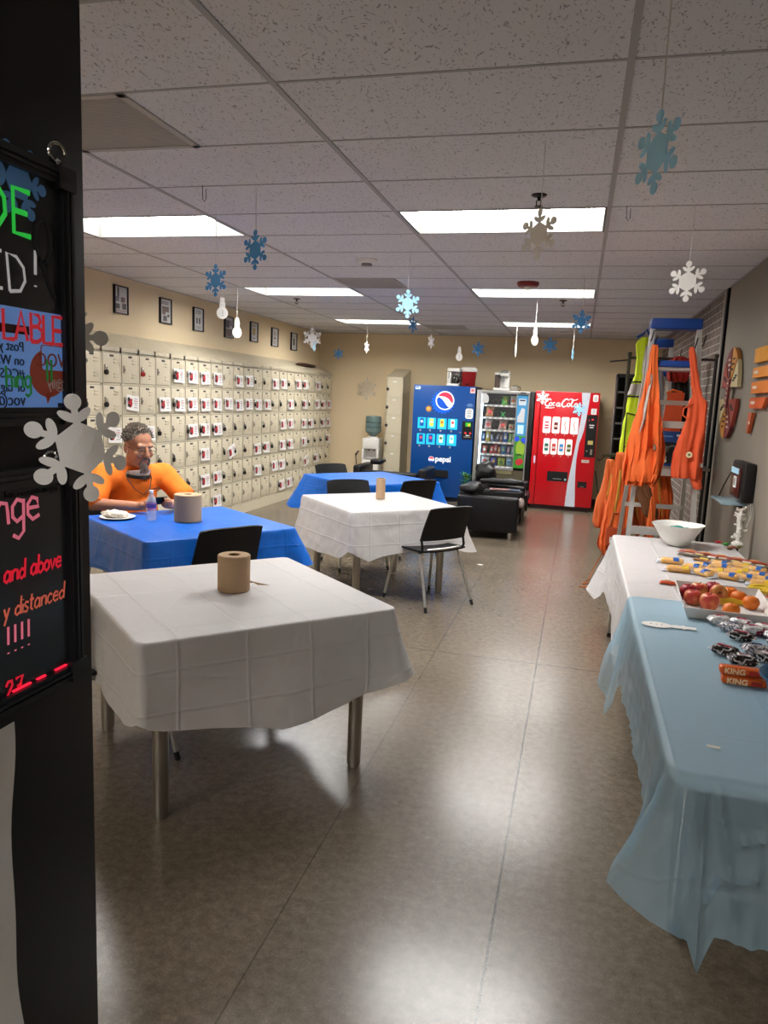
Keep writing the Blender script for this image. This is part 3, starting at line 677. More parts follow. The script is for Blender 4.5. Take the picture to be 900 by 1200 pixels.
# positions: 0 near corner, 1 right, 2 back, 3 left; x.5 = middle of the side
tag(drape('tablecloth', wcl(T1[1], 'a'), square(*T1), ZT, [(0, .30), (.1, .33), (.5, .41), (.85, .36), (.95, .34), (1.02, .30), (1.12, .40), (1.5, .36), (2, .34), (2.5, .33), (3, .33), (3.5, .34), (3.85, .36)], [(0, .0), (.3, .04), (.5, .05), (.85, .02), (.97, .05), (1.05, .14), (1.15, .10), (1.5, .03), (2, .08), (2.5, .03), (3, .08), (3.5, .02), (3.9, .0)], 3), 'white plastic tablecloth on the front table, nearest the camera', 'tablecloth', 'plastic tablecloths')
tag(drape('tablecloth', bcl(T2[1], 'b'), square(*T2), ZT, [(0, .32), (.5, .29), (.93, .24), (1.03, .24), (1.15, .33), (1.5, .3), (2, .3), (2.5, .3), (3, .3), (3.5, .3)], [(0, .01), (.5, .02), (.9, .02), (1, .13), (1.1, .12), (1.5, .02), (2, .09), (2.5, .0), (3, .1), (3.5, .02)], 5), 'blue plastic tablecloth on the table where the man sits', 'tablecloth', 'plastic tablecloths')
tag(drape('tablecloth', wcl(T3[1], 'c'), square(*T3), ZT, [(0, .32), (.15, .40), (.5, .33), (.9, .35), (1, .36), (1.5, .33), (2, .3), (2.5, .3), (3, .33), (3.1, .4), (3.5, .43), (3.85, .39)], [(0, -.0), (.1, .04), (.5, .02), (.9, .02), (1, .16), (1.1, .1), (1.5, .02), (2, .08), (2.5, .02), (3, .08), (3.5, .03), (3.9, .0)], 8, fold=.02), 'white plastic tablecloth on the middle table with a black chair at it', 'tablecloth', 'plastic tablecloths')
tag(drape('tablecloth', bcl(T4[1], 'd'), square(*T4), ZT, [(0, .2), (.5, .28), (1, .3), (1.1, .36), (1.5, .3), (2, .3), (2.5, .3), (2.95, .3), (3.05, .38), (3.5, .34), (3.9, .22)], [(0, .0), (.5, .02), (.9, .02), (1, .13), (1.5, .02), (2, .08), (2.5, .02), (3, .18), (3.1, .14), (3.5, .03), (3.9, 0)], 11), 'blue plastic tablecloth on the table farther back', 'tablecloth', 'plastic tablecloths')

# ------------------------------------------------------------------ black stacking chairs
m_seat = M('black_chair_plastic', '#0e0e0f', rough=.5, var=.1, spec=.3); m_cleg = M('silver_chair_tube', '#b9b7b2', rough=.33, metal=.85)
def make_chair():
    t = thing('stacking_chair', '', 'chair')
    def seat(u, v):
        x = (u-.5)*.46*(1-.06*v); y = -.2+.43*v
        return (x, y, .452+.012*(2*u-1)**2-.03*max(0, v-.8)**1.0*5*max(0, v-.8)-.006*math.sin(v*3))
    MB().shell(seat, 10, 12, .014).build('seat', m_seat, t, 60)
    def back(u, v):
        w = .47-.03*v-.05*max(0, v-.85)/.15*max(0, v-.85); q = 2*u-1
        return (q*w/2, -.205-.085*v**1.2+.035*q*q*(1-.3*v), .545+.275*v-.012*q**4*(v > .95))
    MB().shell(back, 12, 12, .013).build('backrest', m_seat, t, 60)
    b = MB()
    for s in (-1, 1):
        b.tube([(s*.2, -.13, .444), (s*.215, -.175, .455), (s*.222, -.19, .49), (s*.222, -.176, .55), (s*.215, -.178, .60)], .011, 8)
    b.build('back_support', m_seat, t)
    f = MB()
    for s in (-1, 1): f.tube([(s*.2, .17, .435), (s*.2, -.15, .435)], .011, 10)
    f.tube([(-.2, .0, .432), (.2, .0, .432)], .01, 8); f.tube([(-.17, -.188, .47), (0, -.2, .468), (.17, -.188, .47)], .009, 8); f.build('seat_frame', m_cleg, t)
    for s in (-1, 1):
        for (y0, y1) in ((.16, .24), (-.14, -.3)):
            p0, p1 = V((s*.2, y0, .44)), V((s*.25, y1, 0)); q = p0.lerp(p1, .91)
            l = MB().tube([p0, p0.lerp(p1, .5), q], .012, 10).build('leg', m_cleg, t)
            MB().cyl(q, p1, .0135, n=10).build('foot_cap', m_blackp, l)
    return t
chairs = [((-1.12, 5.905), 52.3, 'black chair with silver legs pushed up to the middle white table, facing away'), ((-2.235, 4.285), 57.3, 'black chair between the front white table and the blue table with the man'),
          ((-2.02, 6.86), -141.5, 'black chair between the middle white table and the far blue table, left one'), ((-2.67, 8.42), -126.9, 'black chair on the far side of the far blue table by the lockers'),
          ((-1.74, 7.66), 51.5, 'black chair with its back to the middle table, right side of the far blue table'), ((-1.97, 2.80), -40.5, 'black chair beside the black wall at the front white table'), ((-3.26, 4.93), -125, 'black chair under the man in orange')]
ch0 = make_chair()
for i, ((x, y), a, l) in enumerate(chairs):
    o = ch0 if i == 0 else dup(ch0)
    o.location = (x, y, 0); o.rotation_euler = (0, 0, R(a)); o['label'] = l; o['group'] = 'black chairs around the tables'

# ------------------------------------------------------------------ paper rolls, bottle, plate
m_kraft = M('brown_paper_towel', '#b49777', rough=.85, var=.05, scale=30, bump=.15, bscale=200); m_core = M('cardboard_core', '#7d5e42', rough=.9)
def paper_roll(label, x, y, r, h, tail=None):
    t = thing('paper_towel_roll', label, 'paper roll', (x, y, .752), 0, 'brown paper towel rolls on the tables')
    MB().lathe([(.028, .004), (.028, h-.004), (.03, h), (r-.004, h), (r, h-.004), (r*1.004, h*.6), (r, h*.3), (r, .004), (r-.004, 0), (.03, 0), (.028, .004)], 40, cap=False).build('roll', m_kraft, t)
    MB().lathe([(.0275, .002), (.0275, h-.001), (.024, h-.001), (.024, .002), (.0275, .002)], 24, cap=False).build('core', m_core, t)
    if tail is not None:
        a = tail; d = V((math.cos(a), math.sin(a), 0)); n = V((-d.y, d.x, 0))
        MB().shell(lambda u, v: (n*r*.98 + d*(u*.16*(1-.35*v)) + V((0, 0, .004+(h*.32)*v*(1-u)**1.5 + .012*math.sin(u*3)))), 10, 6, .001).build('loose_end', m_kraft, t)
paper_roll('big brown paper towel roll on the front white table', -1.462, 3.03, .073, .165, R(20))
paper_roll('large brown paper towel roll on the blue table before the man', -2.545, 4.55, .092, .185)
paper_roll('narrow tall brown paper roll on the middle white table', -1.655, 6.35, .041, .185)
m_clear = M('clear_bottle_plastic', '#f2f6fa', rough=.06, alpha=.38, var=0); m_wlab = M('purple_bottle_label', '#5a4a9c', rough=.4); 
t = thing('water_bottle', 'clear plastic water bottle with a purple and pink label before the man', 'bottle', (-2.77, 4.46, .752))
MB().lathe([(.03, 0), (.033, .006), (.033, .03), (.031, .036), (.033, .042), (.033, .06), (.031, .066), (.033, .072), (.033, .125), (.028, .15), (.017, .172), (.0135, .18), (.0135, .19)], 24).build('body', m_clear, t)
MB().lathe([(.0335, .073), (.0335, .124), (.032, .124), (.032, .073), (.0335, .073)], 24, cap=False).build('paper_label', m_wlab, t); MB().lathe([(.034, .115), (.034, .12)], 24, cap=False).lathe([(.034, .075), (.034, .085)], 24, cap=False).build('label_stripes', M('pink_label', '#d98ba6', rough=.4), t)
MB().lathe([(.0145, .186), (.0145, .204), (.012, .205)], 20).build('cap', m_white, t)
t = thing('paper_plate', 'white paper plate at the left end of the man\'s table', 'plate', (-3.0, 4.41, .752))
MB().lathe([(.0, .001), (.07, .001), (.088, .012), (.115, .016), (.117, .014), (.088, .008), (.07, -.0005), (.0, -.0005)], 36, cap=False).build('dish', m_white, t)
t = thing('sandwich_wrap', 'crumpled white wrapper with tan food lying on the paper plate', 'food', (-3.02, 4.42, .757))
m_wr = M('wrapper_paper', '#e6ded2', rough=.6, transl=.1)
def crumple(b, c, r_, sd, mi=0, n=16, m=10):
    b.ell(c, r_, n, m, mi)
b = MB(); b.ell((0, 0, .018), (.1, .055, .026), 26, 14)
for v in b.bm.verts: v.co += V((noise.noise(v.co*35)*.02, noise.noise(v.co*35+V((9, 0, 0)))*.02, abs(noise.noise(v.co*40+V((0, 9, 0))))*.018))
for v in b.bm.verts: v.co.z = max(.001, v.co.z)
b.build('wrapper', m_wr, t, 20)
b = MB(); b.ell((.01, .0, .032), (.05, .03, .014), 20, 10)
for v in b.bm.verts: v.co += V((0, 0, noise.noise(v.co*70)*.012))
b.build('filling', M('tan_food', '#b98a5c', rough=.7, var=.3, scale=60), t, 20)

# ------------------------------------------------------------------ the seated man
MF = V((.81, -.586, 0)).normalized(); ML = V((-MF.y, MF.x, 0)); MO = V((-3.29, 5.00, 0))
man = thing('person', 'person in an orange polo shirt with glasses, seated at the blue table holding a phone', 'person', MO)
def mp(f, l, z): return MF*f + ML*l + V((0, 0, z))
m_skin = M('skin', '#b57d61', rough=.5, var=.08, scale=40); m_orange = M('orange_polo_fabric', '#f5791a', rough=.8, var=.06, scale=12, bump=.08, bscale=220); m_jean = M('dark_trousers', '#23262e', rough=.85)
HD = R(-25); HP = R(12)
HM = Tr(*(mp(.17, .0, 1.20))) @ Rz(HD) @ Ry(HP) @ Matrix.Scale(1.16, 4)
SL, SR = mp(.07, .235, .985), mp(.07, -.235, .985)
EL, ER = mp(.30, .335, .80), mp(.19, -.345, .80)
WL_, WR_ = mp(.47, .115, .805), mp(.42, -.1, .80)
b = MB()
b.cap(mp(-.02, 0, .55), mp(0, 0, .75), .15, .155, 16); b.cap(mp(0, 0, .75), mp(.06, 0, .93), .155, .14, 16); b.cap(SL, SR, .055, n=12)
b.cap(mp(.07, 0, 1.0), HM @ V((-.02, 0, -.06)), .072, .066)
for s, S_, E_, W_ in ((1, SL, EL, WL_), (-1, SR, ER, WR_)):
    b.cap(S_, E_, .058, .048); b.cap(E_, W_, .047, .032)
    hip = mp(0, s*.1, .52); kn = mp(.44, s*.13, .53); an = mp(.38, s*.13, .1); b.cap(hip, kn, .095, .065); b.cap(kn, an, .06, .045); b.cap(mp(.36, s*.13, .045), mp(.52, s*.14, .04), .045, .038)
    # hand clasping the phone
    hx = (mp(.56, s*.028, .835)-W_).normalized(); pc = W_+hx*.055; up = V((0, 0, 1)); sd = hx.cross(up).normalized()
    b.cap(W_+hx*.01, pc, .03, .034)
    b.cap(pc+sd*.015, pc-sd*.015, .028)
    for q in range(4):
        o = (q-1.5)*.02; k0 = pc + hx*.02 + up*(-o)*.9 - sd*s*.012
        L_ = (.034, .04, .037, .029)[q]; dirs = [hx, (hx*.55+sd*s*(-.8)).normalized(), (hx*-.4+sd*s*(-.9)).normalized()]
        p = k0
        for di, dv in enumerate(dirs):
            e = p+dv*L_*(1-.2*di); b.cap(p, e, .0098-.0008*di, .009-.0008*di, 8); p = e
    tb = pc+up*.03; b.cap(pc+up*.01-hx*.01, tb+hx*.012, .013, .011, 8); b.cap(tb+hx*.012, tb+hx*.045+up*.004, .0105, .009, 8)
def hh(*p): return HM @ V(p)
hb = MB(HM)
hb.ell((-.012, 0, .045), (.1, .08, .09), 20, 14); hb.ell((.03, 0, -.02), (.066, .066, .095), 18, 12); hb.ell((.028, 0, -.078), (.066, .06, .042)); hb.ell((.078, 0, -.103), (.026, .03, .022))
hb.cap((.096, 0, .018), (.118, 0, -.022), .0095, .0145, 10); hb.ell((.105, .013, -.027), (.011, .009, .009)); hb.ell((.105, -.013, -.027), (.011, .009, .009))
hb.cap((.083, -.042, .034), (.083, .042, .034), .013, n=10); hb.ell((.07, .042, -.022), (.026, .025, .026)); hb.ell((.07, -.042, -.022), (.026, .025, .026))
hb.cap((.092, -.02, -.058), (.1, 0, -.055), .006, .008, 8); hb.cap((.1, 0, -.055), (.092, .02, -.058), .008, .006, 8); hb.cap((.09, -.018, -.068), (.09, .018, -.068), .009, n=8)
for s in (-1, 1):
    hb.ell((-.008, s*.083, .0), (.024, .009, .035)); hb.cap((-.008, s*.083, -.02), (0, s*.079, -.034), .008, .006, 8)
b.bm.from_mesh((lambda o: (o.data, bpy.data.objects.remove(o))[0])(hb.build('head_tmp', m_skin, None, 0)))
remeshed(b, 'body', m_skin, .0058, man, 5, .45)
# clothing
s = MB()
s.cap(mp(-.03, 0, .52), mp(0, 0, .74), .2, .205, 20); s.cap(mp(0, 0, .74), mp(.05, 0, .92), .205, .175, 20); s.ell(mp(.08, 0, .72), (.17, .17, .16)); s.cap(mp(.06, .2, .965), mp(.06, -.2, .965), .108, n=16)
s.cap(mp(.06, 0, .97), mp(.085, 0, 1.03), .125, .085, 16)
for sg, S_, E_ in ((1, SL, EL), (-1, SR, ER)):
    s.cap(S_, S_.lerp(E_, .8), .092, .086, 16)
remeshed(s, 'polo_shirt', m_orange, .011, man, 6, .5, fn=lambda c: .013*noise.noise(V((c.x*7, c.y*7, c.z*5)))+.007*noise.noise(V((c.x*16, c.y*16, c.z*9))))
s = MB()
for sg, S_, E_ in ((1, SL, EL), (-1, SR, ER)):
    a = S_.lerp(E_, .82); d = (E_-S_).normalized(); s.cyl(a-d*.012+d*.02, a+d*.03, .0835, .0845, 24)
s.build('sleeve_hem', m_orange, man)
s = MB(); nb = mp(.10, 0, 1.035)
s.tube([nb+MF*(.075*math.cos(a)-.01)+ML*.082*math.sin(a)+V((0, 0, .02-.035*math.cos(a))) for a in [k*math.pi/10 for k in range(20)]], .016, 8, closed=True)
s.build('collar', M('orange_collar', '#e8690f', rough=.8), man)
s = MB()
for sg in (-1, 1):
    s.cap(mp(-.02, sg*.1, .54), mp(.44, sg*.13, .545), .115, .085, 14); s.cap(mp(.44, sg*.13, .53), mp(.38, sg*.13, .12), .085, .062, 14)
s.cap(mp(-.06, -.09, .54), mp(-.06, .09, .54), .13)
remeshed(s, 'trousers', m_jean, .014, man, 5)
s = MB()
for sg in (-1, 1): s.cap(mp(.35, sg*.13, .05), mp(.53, sg*.14, .045), .052, .045, 12)
for v in s.bm.verts: v.co.z = max(.002, v.co.z)
s.build('shoes', m_blackp, man)
# hair, goatee, eyes, glasses, mask, cord
m_hair = M('grey_brown_hair', '#6f655b', rough=.8, var=.35, scale=120); m_beard = M('grey_beard', '#7a6c62', rough=.85, var=.3, scale=100)
hb = MB(HM); rn = random.Random(5)
hb.ell((-.024, 0, .062), (.098, .084, .083), 22, 14)
for k in range(620):
    a = rn.uniform(0, 6.283); e = rn.uniform(-.25, 1.45)
    d = V((math.cos(a)*math.cos(e), math.sin(a)*math.cos(e), math.sin(e)))
    if d.x > .62 and d.z < .62: continue
    if d.x > .15 and d.z < .1: continue
    p = V((-.024+.095*d.x, .081*d.y, .062+.08*d.z)); tip = p + (d*.7+V((.55, rn.uniform(-.6, .6), .1+rn.uniform(-.4, .3)))).normalized()*rn.uniform(.012, .024)
    hb.cyl(p-d*.006, tip, .0075, .002, 5)
hb.build('hair', m_hair, man, 60)
hb = MB(HM)
hb.ell((.085, 0, -.105), (.024, .03, .03)); hb.cap((.1, -.026, -.05), (.088, -.03, -.09), .006, .008, 8); hb.cap((.1, .026, -.05), (.088, .03, -.09), .006, .008, 8); hb.cap((.104, -.02, -.045), (.104, .02, -.045), .005, n=8)
for k in range(90):
    a = rn.uniform(-1.4, 1.4); p = V((.088+.018*math.cos(a), .028*math.sin(a), -.1-rn.uniform(0, .02))); hb.cyl(p, p+V((.006, rn.uniform(-.006, .006), -rn.uniform(.012, .026))), .004, .001, 5)
hb.build('goatee', m_beard, man, 60)
hb = MB(HM); hb.ell((.0835, .03, .008), (.0095, .0125, .0075)); hb.ell((.0835, -.03, .008), (.0095, .0125, .0075)); hb.build('eyes', M('eye_white', '#b8a89c', rough=.2), man)
hb = MB(HM); hb.ell((.0905, .031, .007), (.004, .006, .006), 10, 6); hb.ell((.0905, -.029, .007), (.004, .006, .006), 10, 6); hb.build('irises', M('iris_dark', '#2b1f18', rough=.2), man)
hb = MB(HM); hb.cap((.098, .018, .034), (.09, .046, .033), .0045, .003, 6); hb.cap((.098, -.018, .034), (.09, -.046, .033), .0045, .003, 6); hb.build('eyebrows', m_hair, man)
hb = MB(HM)
for sg in (-1, 1):
    hb.tube([(.112-.004*abs(math.sin(a)), sg*.031+.024*math.cos(a), -.004+.016*math.sin(a)) for a in [k*math.pi/8 for k in range(16)]], .0014, 6, closed=True)
    hb.tube([(.108, sg*.055, .002), (.09, sg*.078, .012), (.0, sg*.092, .02), (-.02, sg*.09, .008)], .0018, 6)
hb.tube([(.112, -.008, 0), (.118, 0, .004), (.112, .008, 0)], .0014, 6)
hb.build('glasses', m_darkm, man)
hb = MB(HM)
hb.shell(lambda u, v: (.02+.085*math.cos((u-.5)*2.7)*(1+.12*v)-.02*v, .088*math.sin((u-.5)*2.5), -.125-.045*v+.012*math.cos((u-.5)*6)), 18, 8, .003).build('face_mask', M('white_mask_cloth', '#d9d5c8', rough=.8), man, 50)
hb = MB(HM); hb.shell(lambda u, v: (.022+.082*math.cos((u-.5)*2.7)*(1+.1*v), .09*math.sin((u-.5)*2.5), -.158-.02*v), 18, 4, .003).build('mask_edge', m_blackp, man)
b = MB(); b.tube([mp(.13, .075, 1.04), mp(.215, .085, .98), mp(.262, .05, .90), mp(.27, .0, .86), mp(.262, -.06, .9), mp(.215, -.1, .98), mp(.12, -.085, 1.04)], .0035, 6); b.build('neck_cord', m_blackp, man)
b = MB(); b.T = Matrix.Identity(4)
px = MF; T = Matrix(((ML.x, 0, MF.x, 0), (ML.y, 0, MF.y, 0), (0, 1, 0, 0), (0, 0, 0, 1)))
T = Tr(*mp(.262, .06, .885)) @ T @ Ry(.35) @ Rx(-.25)
b.rect(0, .085, .006, .012, .002, T); b.rect(.01, .07, -.008, -.004, .002, T); b.tube([T @ V(p) for p in ((.0, .0, 0), (.02, .014, .001), (.045, .016, .001), (.085, .02, .001))], .003, 6)
b.build('shirt_emblem', M('dark_stitching', '#5a2d12', rough=.8), man)
ph = thing('mobile_phone', 'dark phone held in both hands of the man in orange', 'phone', MO+mp(.505, .0, .845)); ph.rotation_euler = (0, 0, math.atan2(MF.y, MF.x))
T = Ry(R(-55)); MB(T).box(-.035, .035, -.072, .072, -.004, .004, 0, .003).build('case', m_blackp, ph); MB(T).box(-.032, .032, -.068, .068, .004, .0048).build('screen', M('phone_screen', '#1a2330', rough=.1), ph)
# ------------------------------------------------------------------ vending machines (local frame: x right, y into the wall, z up, front at y=0)
YF = 11.95; MDEP = .8
def arc(cx, cy, r, a0, a1, n=12): return [(cx+r*math.cos(R(a0+(a1-a0)*k/n)), cy+r*math.sin(R(a0+(a1-a0)*k/n))) for k in range(n+1)]
m_white_p = M('white_print', '#f2f2ef', rough=.4, var=.01)
m_slot = M('dark_slot', '#07080a', rough=.6)
def E_(name, col, e): return M(name, col, rough=.35, var=.03, emit=e)

# blue soda machine
X0, X1 = -2.63, -1.625; ox = (X0+X1)/2; w = (X1-X0)/2; H = 1.87
t = thing('soda_machine', 'tall blue soda vending machine with a round red, white and blue logo', 'vending machine', (ox, YF, 0))
m_pb = E_('backlit_blue_panel', '#07448a', .05); m_side = M('dark_blue_cabinet', '#0a1630', rough=.4)
b = MB(); b.box(-w, w, .03, MDEP, .06, H, 0, .012); b.box(-w+.03, w-.03, .06, MDEP-.03, 0, .06); b.build('cabinet', m_side, t)
b = MB(); b.box(-w, w, 0, .035, .07, H, 0, .008); b.build('door_panel', m_pb, t)
def lx(x): return x-ox
b = MB()       # crown logo
cx, cz = lx(-2.14), 1.607
pts = []
for k in range(84):
    a = 2*math.pi*k/84; r_ = .183+.012*(1 if (k//2) % 2 else -1); pts.append((cx+r_*math.cos(a), cz+r_*math.sin(a)*.97))
b.prism(pts, .003, TF, 0); 
gx, gz, gr = lx(-2.11), 1.632, .150
b.disc(gx, gz, gr, .0045, TF, 1, n=36)
wave = lambda x, o: o + .045*math.sin(x*2.6)
rot = R(-28); cr_, sr_ = math.cos(rot), math.sin(rot)
def rp(p): return (gx+(p[0]*cr_-p[1]*sr_)*gr*.88, gz+(p[0]*sr_+p[1]*cr_)*gr*.88)
up = [(math.cos(R(a)), math.sin(R(a))) for a in range(12, 171, 6)] + [(-.98+.05*k*1.0, .10+.30*math.sin(max(0, (k-2))*.085)) for k in range(0, 38)]
b.prism([rp(p) for p in up], .0055, TF, 2)
lo = [(math.cos(R(a)), math.sin(R(a))) for a in range(196, 345, 6)] + [(.95-.05*k, -.28-.20*math.cos(k*.10)+.05*k*.05) for k in range(0, 38)]
b.prism([rp(p) for p in lo], .0055, TF, 3)
b.build('logo', [E_('logo_crown_blue', '#0f5ad8', .35), E_('logo_white', '#eef2fb', .55), E_('logo_red', '#e2354f', .4), E_('logo_blue', '#1250c4', .35)], t)
cans = [('#1d4fa0', '#d4e6f4'), ('#d8e05a', '#f2f4c0'), ('#d8d84a', '#e46a3a'), ('#f4f4f4', '#c23a4a'), ('#1d3f90', '#d04a5a'), ('#2a3f96', '#d84a5a'), ('#dcdcd0', '#4a7a4a'), ('#e8f4f8', '#58b4c8')]
m_cy = E_('backlit_cyan_window', '#22b4e6', .55)
for k, (xa, xb, za, zb) in enumerate([(-2.538, -2.405, 1.172, 1.348), (-2.382, -2.239, 1.173, 1.349), (-2.212, -2.064, 1.172, 1.347), (-2.04, -1.889, 1.175, 1.347), (-2.541, -2.406, .916, 1.088), (-2.385, -2.241, .916, 1.09), (-2.215, -2.07, .916, 1.092), (-2.046, -1.891, .914, 1.095)]):
    a = MB().rect(lx(xa), lx(xb), za, zb, .004, TF, 0, rad=.008).build('selection_window', m_cy, t)
    c = (lx(xa)+lx(xb))/2; z = (za+zb)/2+.012
    q = MB(); q.rect(c-.032, c+.032, z-.062, z+.062, .0052, TF, 0, rad=.012); q.disc(c, z+.012, .022, .006, TF, 1); q.build('drink_picture', [E_('can_%d' % k, cans[k][0], .35), E_('can_mark_%d' % k, cans[k][1], .4)], a)
    q = MB(); q.disc(c-.02, za-.028, .014, .006, TF, 0); q.rect(c-.03, c-.012, za-.036, za-.022, .007, TF, 1); q.build('button', [m_white_p, m_darkm], a)
b = MB(); lzx, lzz, lr = lx(-2.283), .677, .048
b.disc(lzx, lzz, lr, .004, TF, 0, n=28); b.prism(arc(lzx, lzz, lr*.88, 10, 170), .005, TF, 1); b.prism(arc(lzx, lzz-.006, lr*.86, 200, 340), .005, TF, 2)
b.add_mesh(text_mesh('pepsi', .125, .003), Tr(lx(-2.222), -.002, .65) @ TF, 0)
b.build('wordmark', [E_('wordmark_white', '#f0f4fa', .5), E_('logo_red', '#e2354f', .4), E_('logo_blue', '#1250c4', .35)], t, 0)
b = MB(); b.rect(lx(-2.318), lx(-1.992), .395, .51, .006, TF, 0, rad=.01); b.rect(lx(-2.30), lx(-2.01), .39, .405, .014, TF, 1); b.build('delivery_slot', [m_slot, m_darkm], t)
b = MB(); b.rect(lx(-1.742), lx(-1.64), .40, .475, .006, TF, 0, rad=.006); b.rect(lx(-1.72), lx(-1.66), .405, .42, .012, TF, 1); b.build('coin_return', [m_slot, m_steel], t)
b = MB(); b.rect(lx(-1.805), lx(-1.638), 1.03, 1.318, .006, TF, 0, rad=.004); b.rect(lx(-1.775), lx(-1.66), 1.06, 1.075, .012, TF, 3)
b.rect(lx(-1.755), lx(-1.67), 1.235, 1.30, .009, TF, 1); b.disc(lx(-1.70), 1.26, .02, .012, TF, 4); b.disc(lx(-1.75), 1.13, .016, .009, TF, 2); b.disc(lx(-1.672), 1.13, .016, .009, TF, 2); b.rect(lx(-1.74), lx(-1.68), 1.085, 1.10, .008, TF, 5)
b.build('coin_panel', [m_blackp, E_('green_display', '#2fa83a', .5), E_('red_lamp', '#d8333a', .8), m_steel, E_('amber_lamp', '#e2a028', .6), m_white_p], t)
b = MB(); b.rect(lx(-1.768), lx(-1.646), 1.36, 1.522, .003, TF, 0, rad=.03)
for z in (1.49, 1.465, 1.44, 1.41, 1.385): b.rect(lx(-1.745), lx(-1.668), z, z+.01, .004, TF, 1)
b.build('instruction_sticker', [m_white_p, M('sticker_text', '#77808a')], t)
b = MB(); 
for z, q in ((1.588, .03), (1.572, .055), (1.556, .04)): b.rect(lx(-1.703)-q, lx(-1.703)+q, z, z+.008, .003, TF, 0)
b.build('panel_lettering', M('faint_blue_print', '#7fa4d8'), t)
b = MB(); b.rect(lx(-1.71), lx(-1.634), 1.765, 1.845, .003, TF, 0); b.rect(lx(-1.695), lx(-1.65), 1.79, 1.83, .004, TF, 1); b.build('notice_sticker', [M('pink_paper', '#eac8c4'), M('pink_print', '#c9797a')], t)
b = MB(); b.rect(lx(-2.605), lx(-2.52), 1.795, 1.845, .003, TF, 0); b.rect(lx(-2.595), lx(-2.55), 1.82, 1.835, .004, TF, 1); b.build('asset_sticker', [M('pale_blue_paper', '#c8d8e8'), M('blue_print', '#3a6ab4')], t)
b = MB(); b.disc(lx(-2.368), 1.49, .048, .003, TF, 0); b.disc(lx(-2.372), 1.494, .03, .004, TF, 1); b.build('round_sticker', [M('orange_sticker', '#b3743a'), M('amber_sticker', '#e2b05a')], t)
b = MB(); b.disc(lx(-1.83), 1.135, .014, .012, TF, 0); b.build('lock', m_chrome, t)

# glass front snack machine
X0, X1 = -1.60, -.775; ox = (X0+X1)/2; w = (X1-X0)/2; H = 1.825
t = thing('snack_machine', 'glass front snack vending machine between the blue and the red soda machines', 'vending machine', (ox, YF, 0))
m_alu = M('aluminium_frame', '#b6b6b4', rough=.35, metal=.7, var=.03); m_in = M('machine_interior', '#060709', rough=1, spec=.05)
b = MB(); b.box(w-.01, w+.075, .03, MDEP, .05, H, 0, .006); b.box(-w, -w+.05, .06, MDEP, .05, H, 0); b.box(-w, w, .06, MDEP, 1.785, H); b.box(-w, w, MDEP-.03, MDEP, .05, H); b.box(-w, w, .06, MDEP, .05, .575); b.box(-w+.05, w-.05, .1, MDEP-.05, 0, .05)
b.box(lx(-.972), w, .06, MDEP, .55, 1.80)
b.build('cabinet', m_blackp, t)
gl, gr_, gb, gt = lx(-1.523), lx(-.975), .612, 1.775
b = MB(); b.box(-w, gl, 0, .06, .05, H, 0, .004); b.box(gl, w, 0, .06, gt, H, 0, .004); b.box(gr_, gr_+.012, 0, .06, gb, gt); b.box(gl, gr_+.012, 0, .06, .575, gb); b.box(w-.02, w, 0, .06, .05, gt); b.build('door_frame', m_alu, t)
b = MB(); b.box(gl, gl+.022, .02, .05, gb, gt); b.build('tube_light', E_('cool_tube_light', '#bfe6ff', 9), t)
b = MB(); b.box(gl, gr_, .44, .45, gb, gt); b.build('back_panel', m_in, t)
b = MB(); b.box(gl, gr_, .006, .012, gb, gt); b.build('window_glass', M('machine_glass', '#ffffff', rough=.02, alpha=.02, var=0), t)
shz = [1.597, 1.403, 1.206, 1.013, .82, .628]
for z in shz:
    a = MB(); a.box(gl+.022, gr_, .07, .43, z-.02, z, 0); a.box(gl+.022, gr_, .055, .07, z-.028, z+.006, 1)
    for k in range(6): a.box(gl+.05+k*.082, gl+.085+k*.082, .05, .056, z-.02, z-.004, 2)
    a.build('shelf', [m_in, m_alu, m_white_p], t)
b = MB(); b.rect(gr_+.012, w-.02, 1.13, 1.765, .003, Tr(0, .03, 0) @ TF, 0); b.rect(gr_+.012, w-.02, .62, 1.13, .003, Tr(0, .03, 0) @ TF, 1); b.disc(lx(-.87), .93, .07, .005, Tr(0, .03, 0) @ TF, 2, ry=.13); b.disc(lx(-.87), .72, .065, .005, Tr(0, .03, 0) @ TF, 3, ry=.05, ang=.5); b.disc(lx(-.88), .83, .05, .006, Tr(0, .03, 0) @ TF, 4, ry=.02)
b.disc(lx(-.93), 1.08, .04, .005, Tr(0, .03, 0) @ TF, 5); b.disc(lx(-.82), 1.06, .05, .005, Tr(0, .03, 0) @ TF, 5)
b.build('graphic_panel', [E_('teal_graphic', '#3f86b4', .2), E_('green_graphic', '#3c8a2e', .15), E_('lime_graphic', '#8fae3a', .15), E_('red_graphic', '#b5303a', .15), E_('dark_green_graphic', '#2a5a2a', .1), E_('blue_graphic', '#2f4fd0', .25)], t)
b = MB(); b.rect(lx(-.94), lx(-.825), 1.61, 1.71, .01, Tr(0, .03, 0) @ TF, 0); b.rect(lx(-.925), lx(-.84), 1.675, 1.695, .012, Tr(0, .03, 0) @ TF, 1); b.build('bill_slot', [M('grey_keypad', '#b9c4cc'), m_blackp], t)
b = MB(); b.rect(lx(-.935), lx(-.835), 1.16, 1.305, .008, Tr(0, .03, 0) @ TF, 0)
for r_ in range(4):
    for c in range(3): b.rect(lx(-.925)+c*.028, lx(-.905)+c*.028, 1.17+r_*.032, 1.192+r_*.032, .011, Tr(0, .03, 0) @ TF, 1)
b.build('keypad', [E_('light_blue_keypad', '#7fc0ea', .4), m_white_p], t)
b = MB(); b.rect(lx(-.92), lx(-.83), 1.79, 1.81, .004, TF, 0); b.build('maker_badge', m_blackp, t)
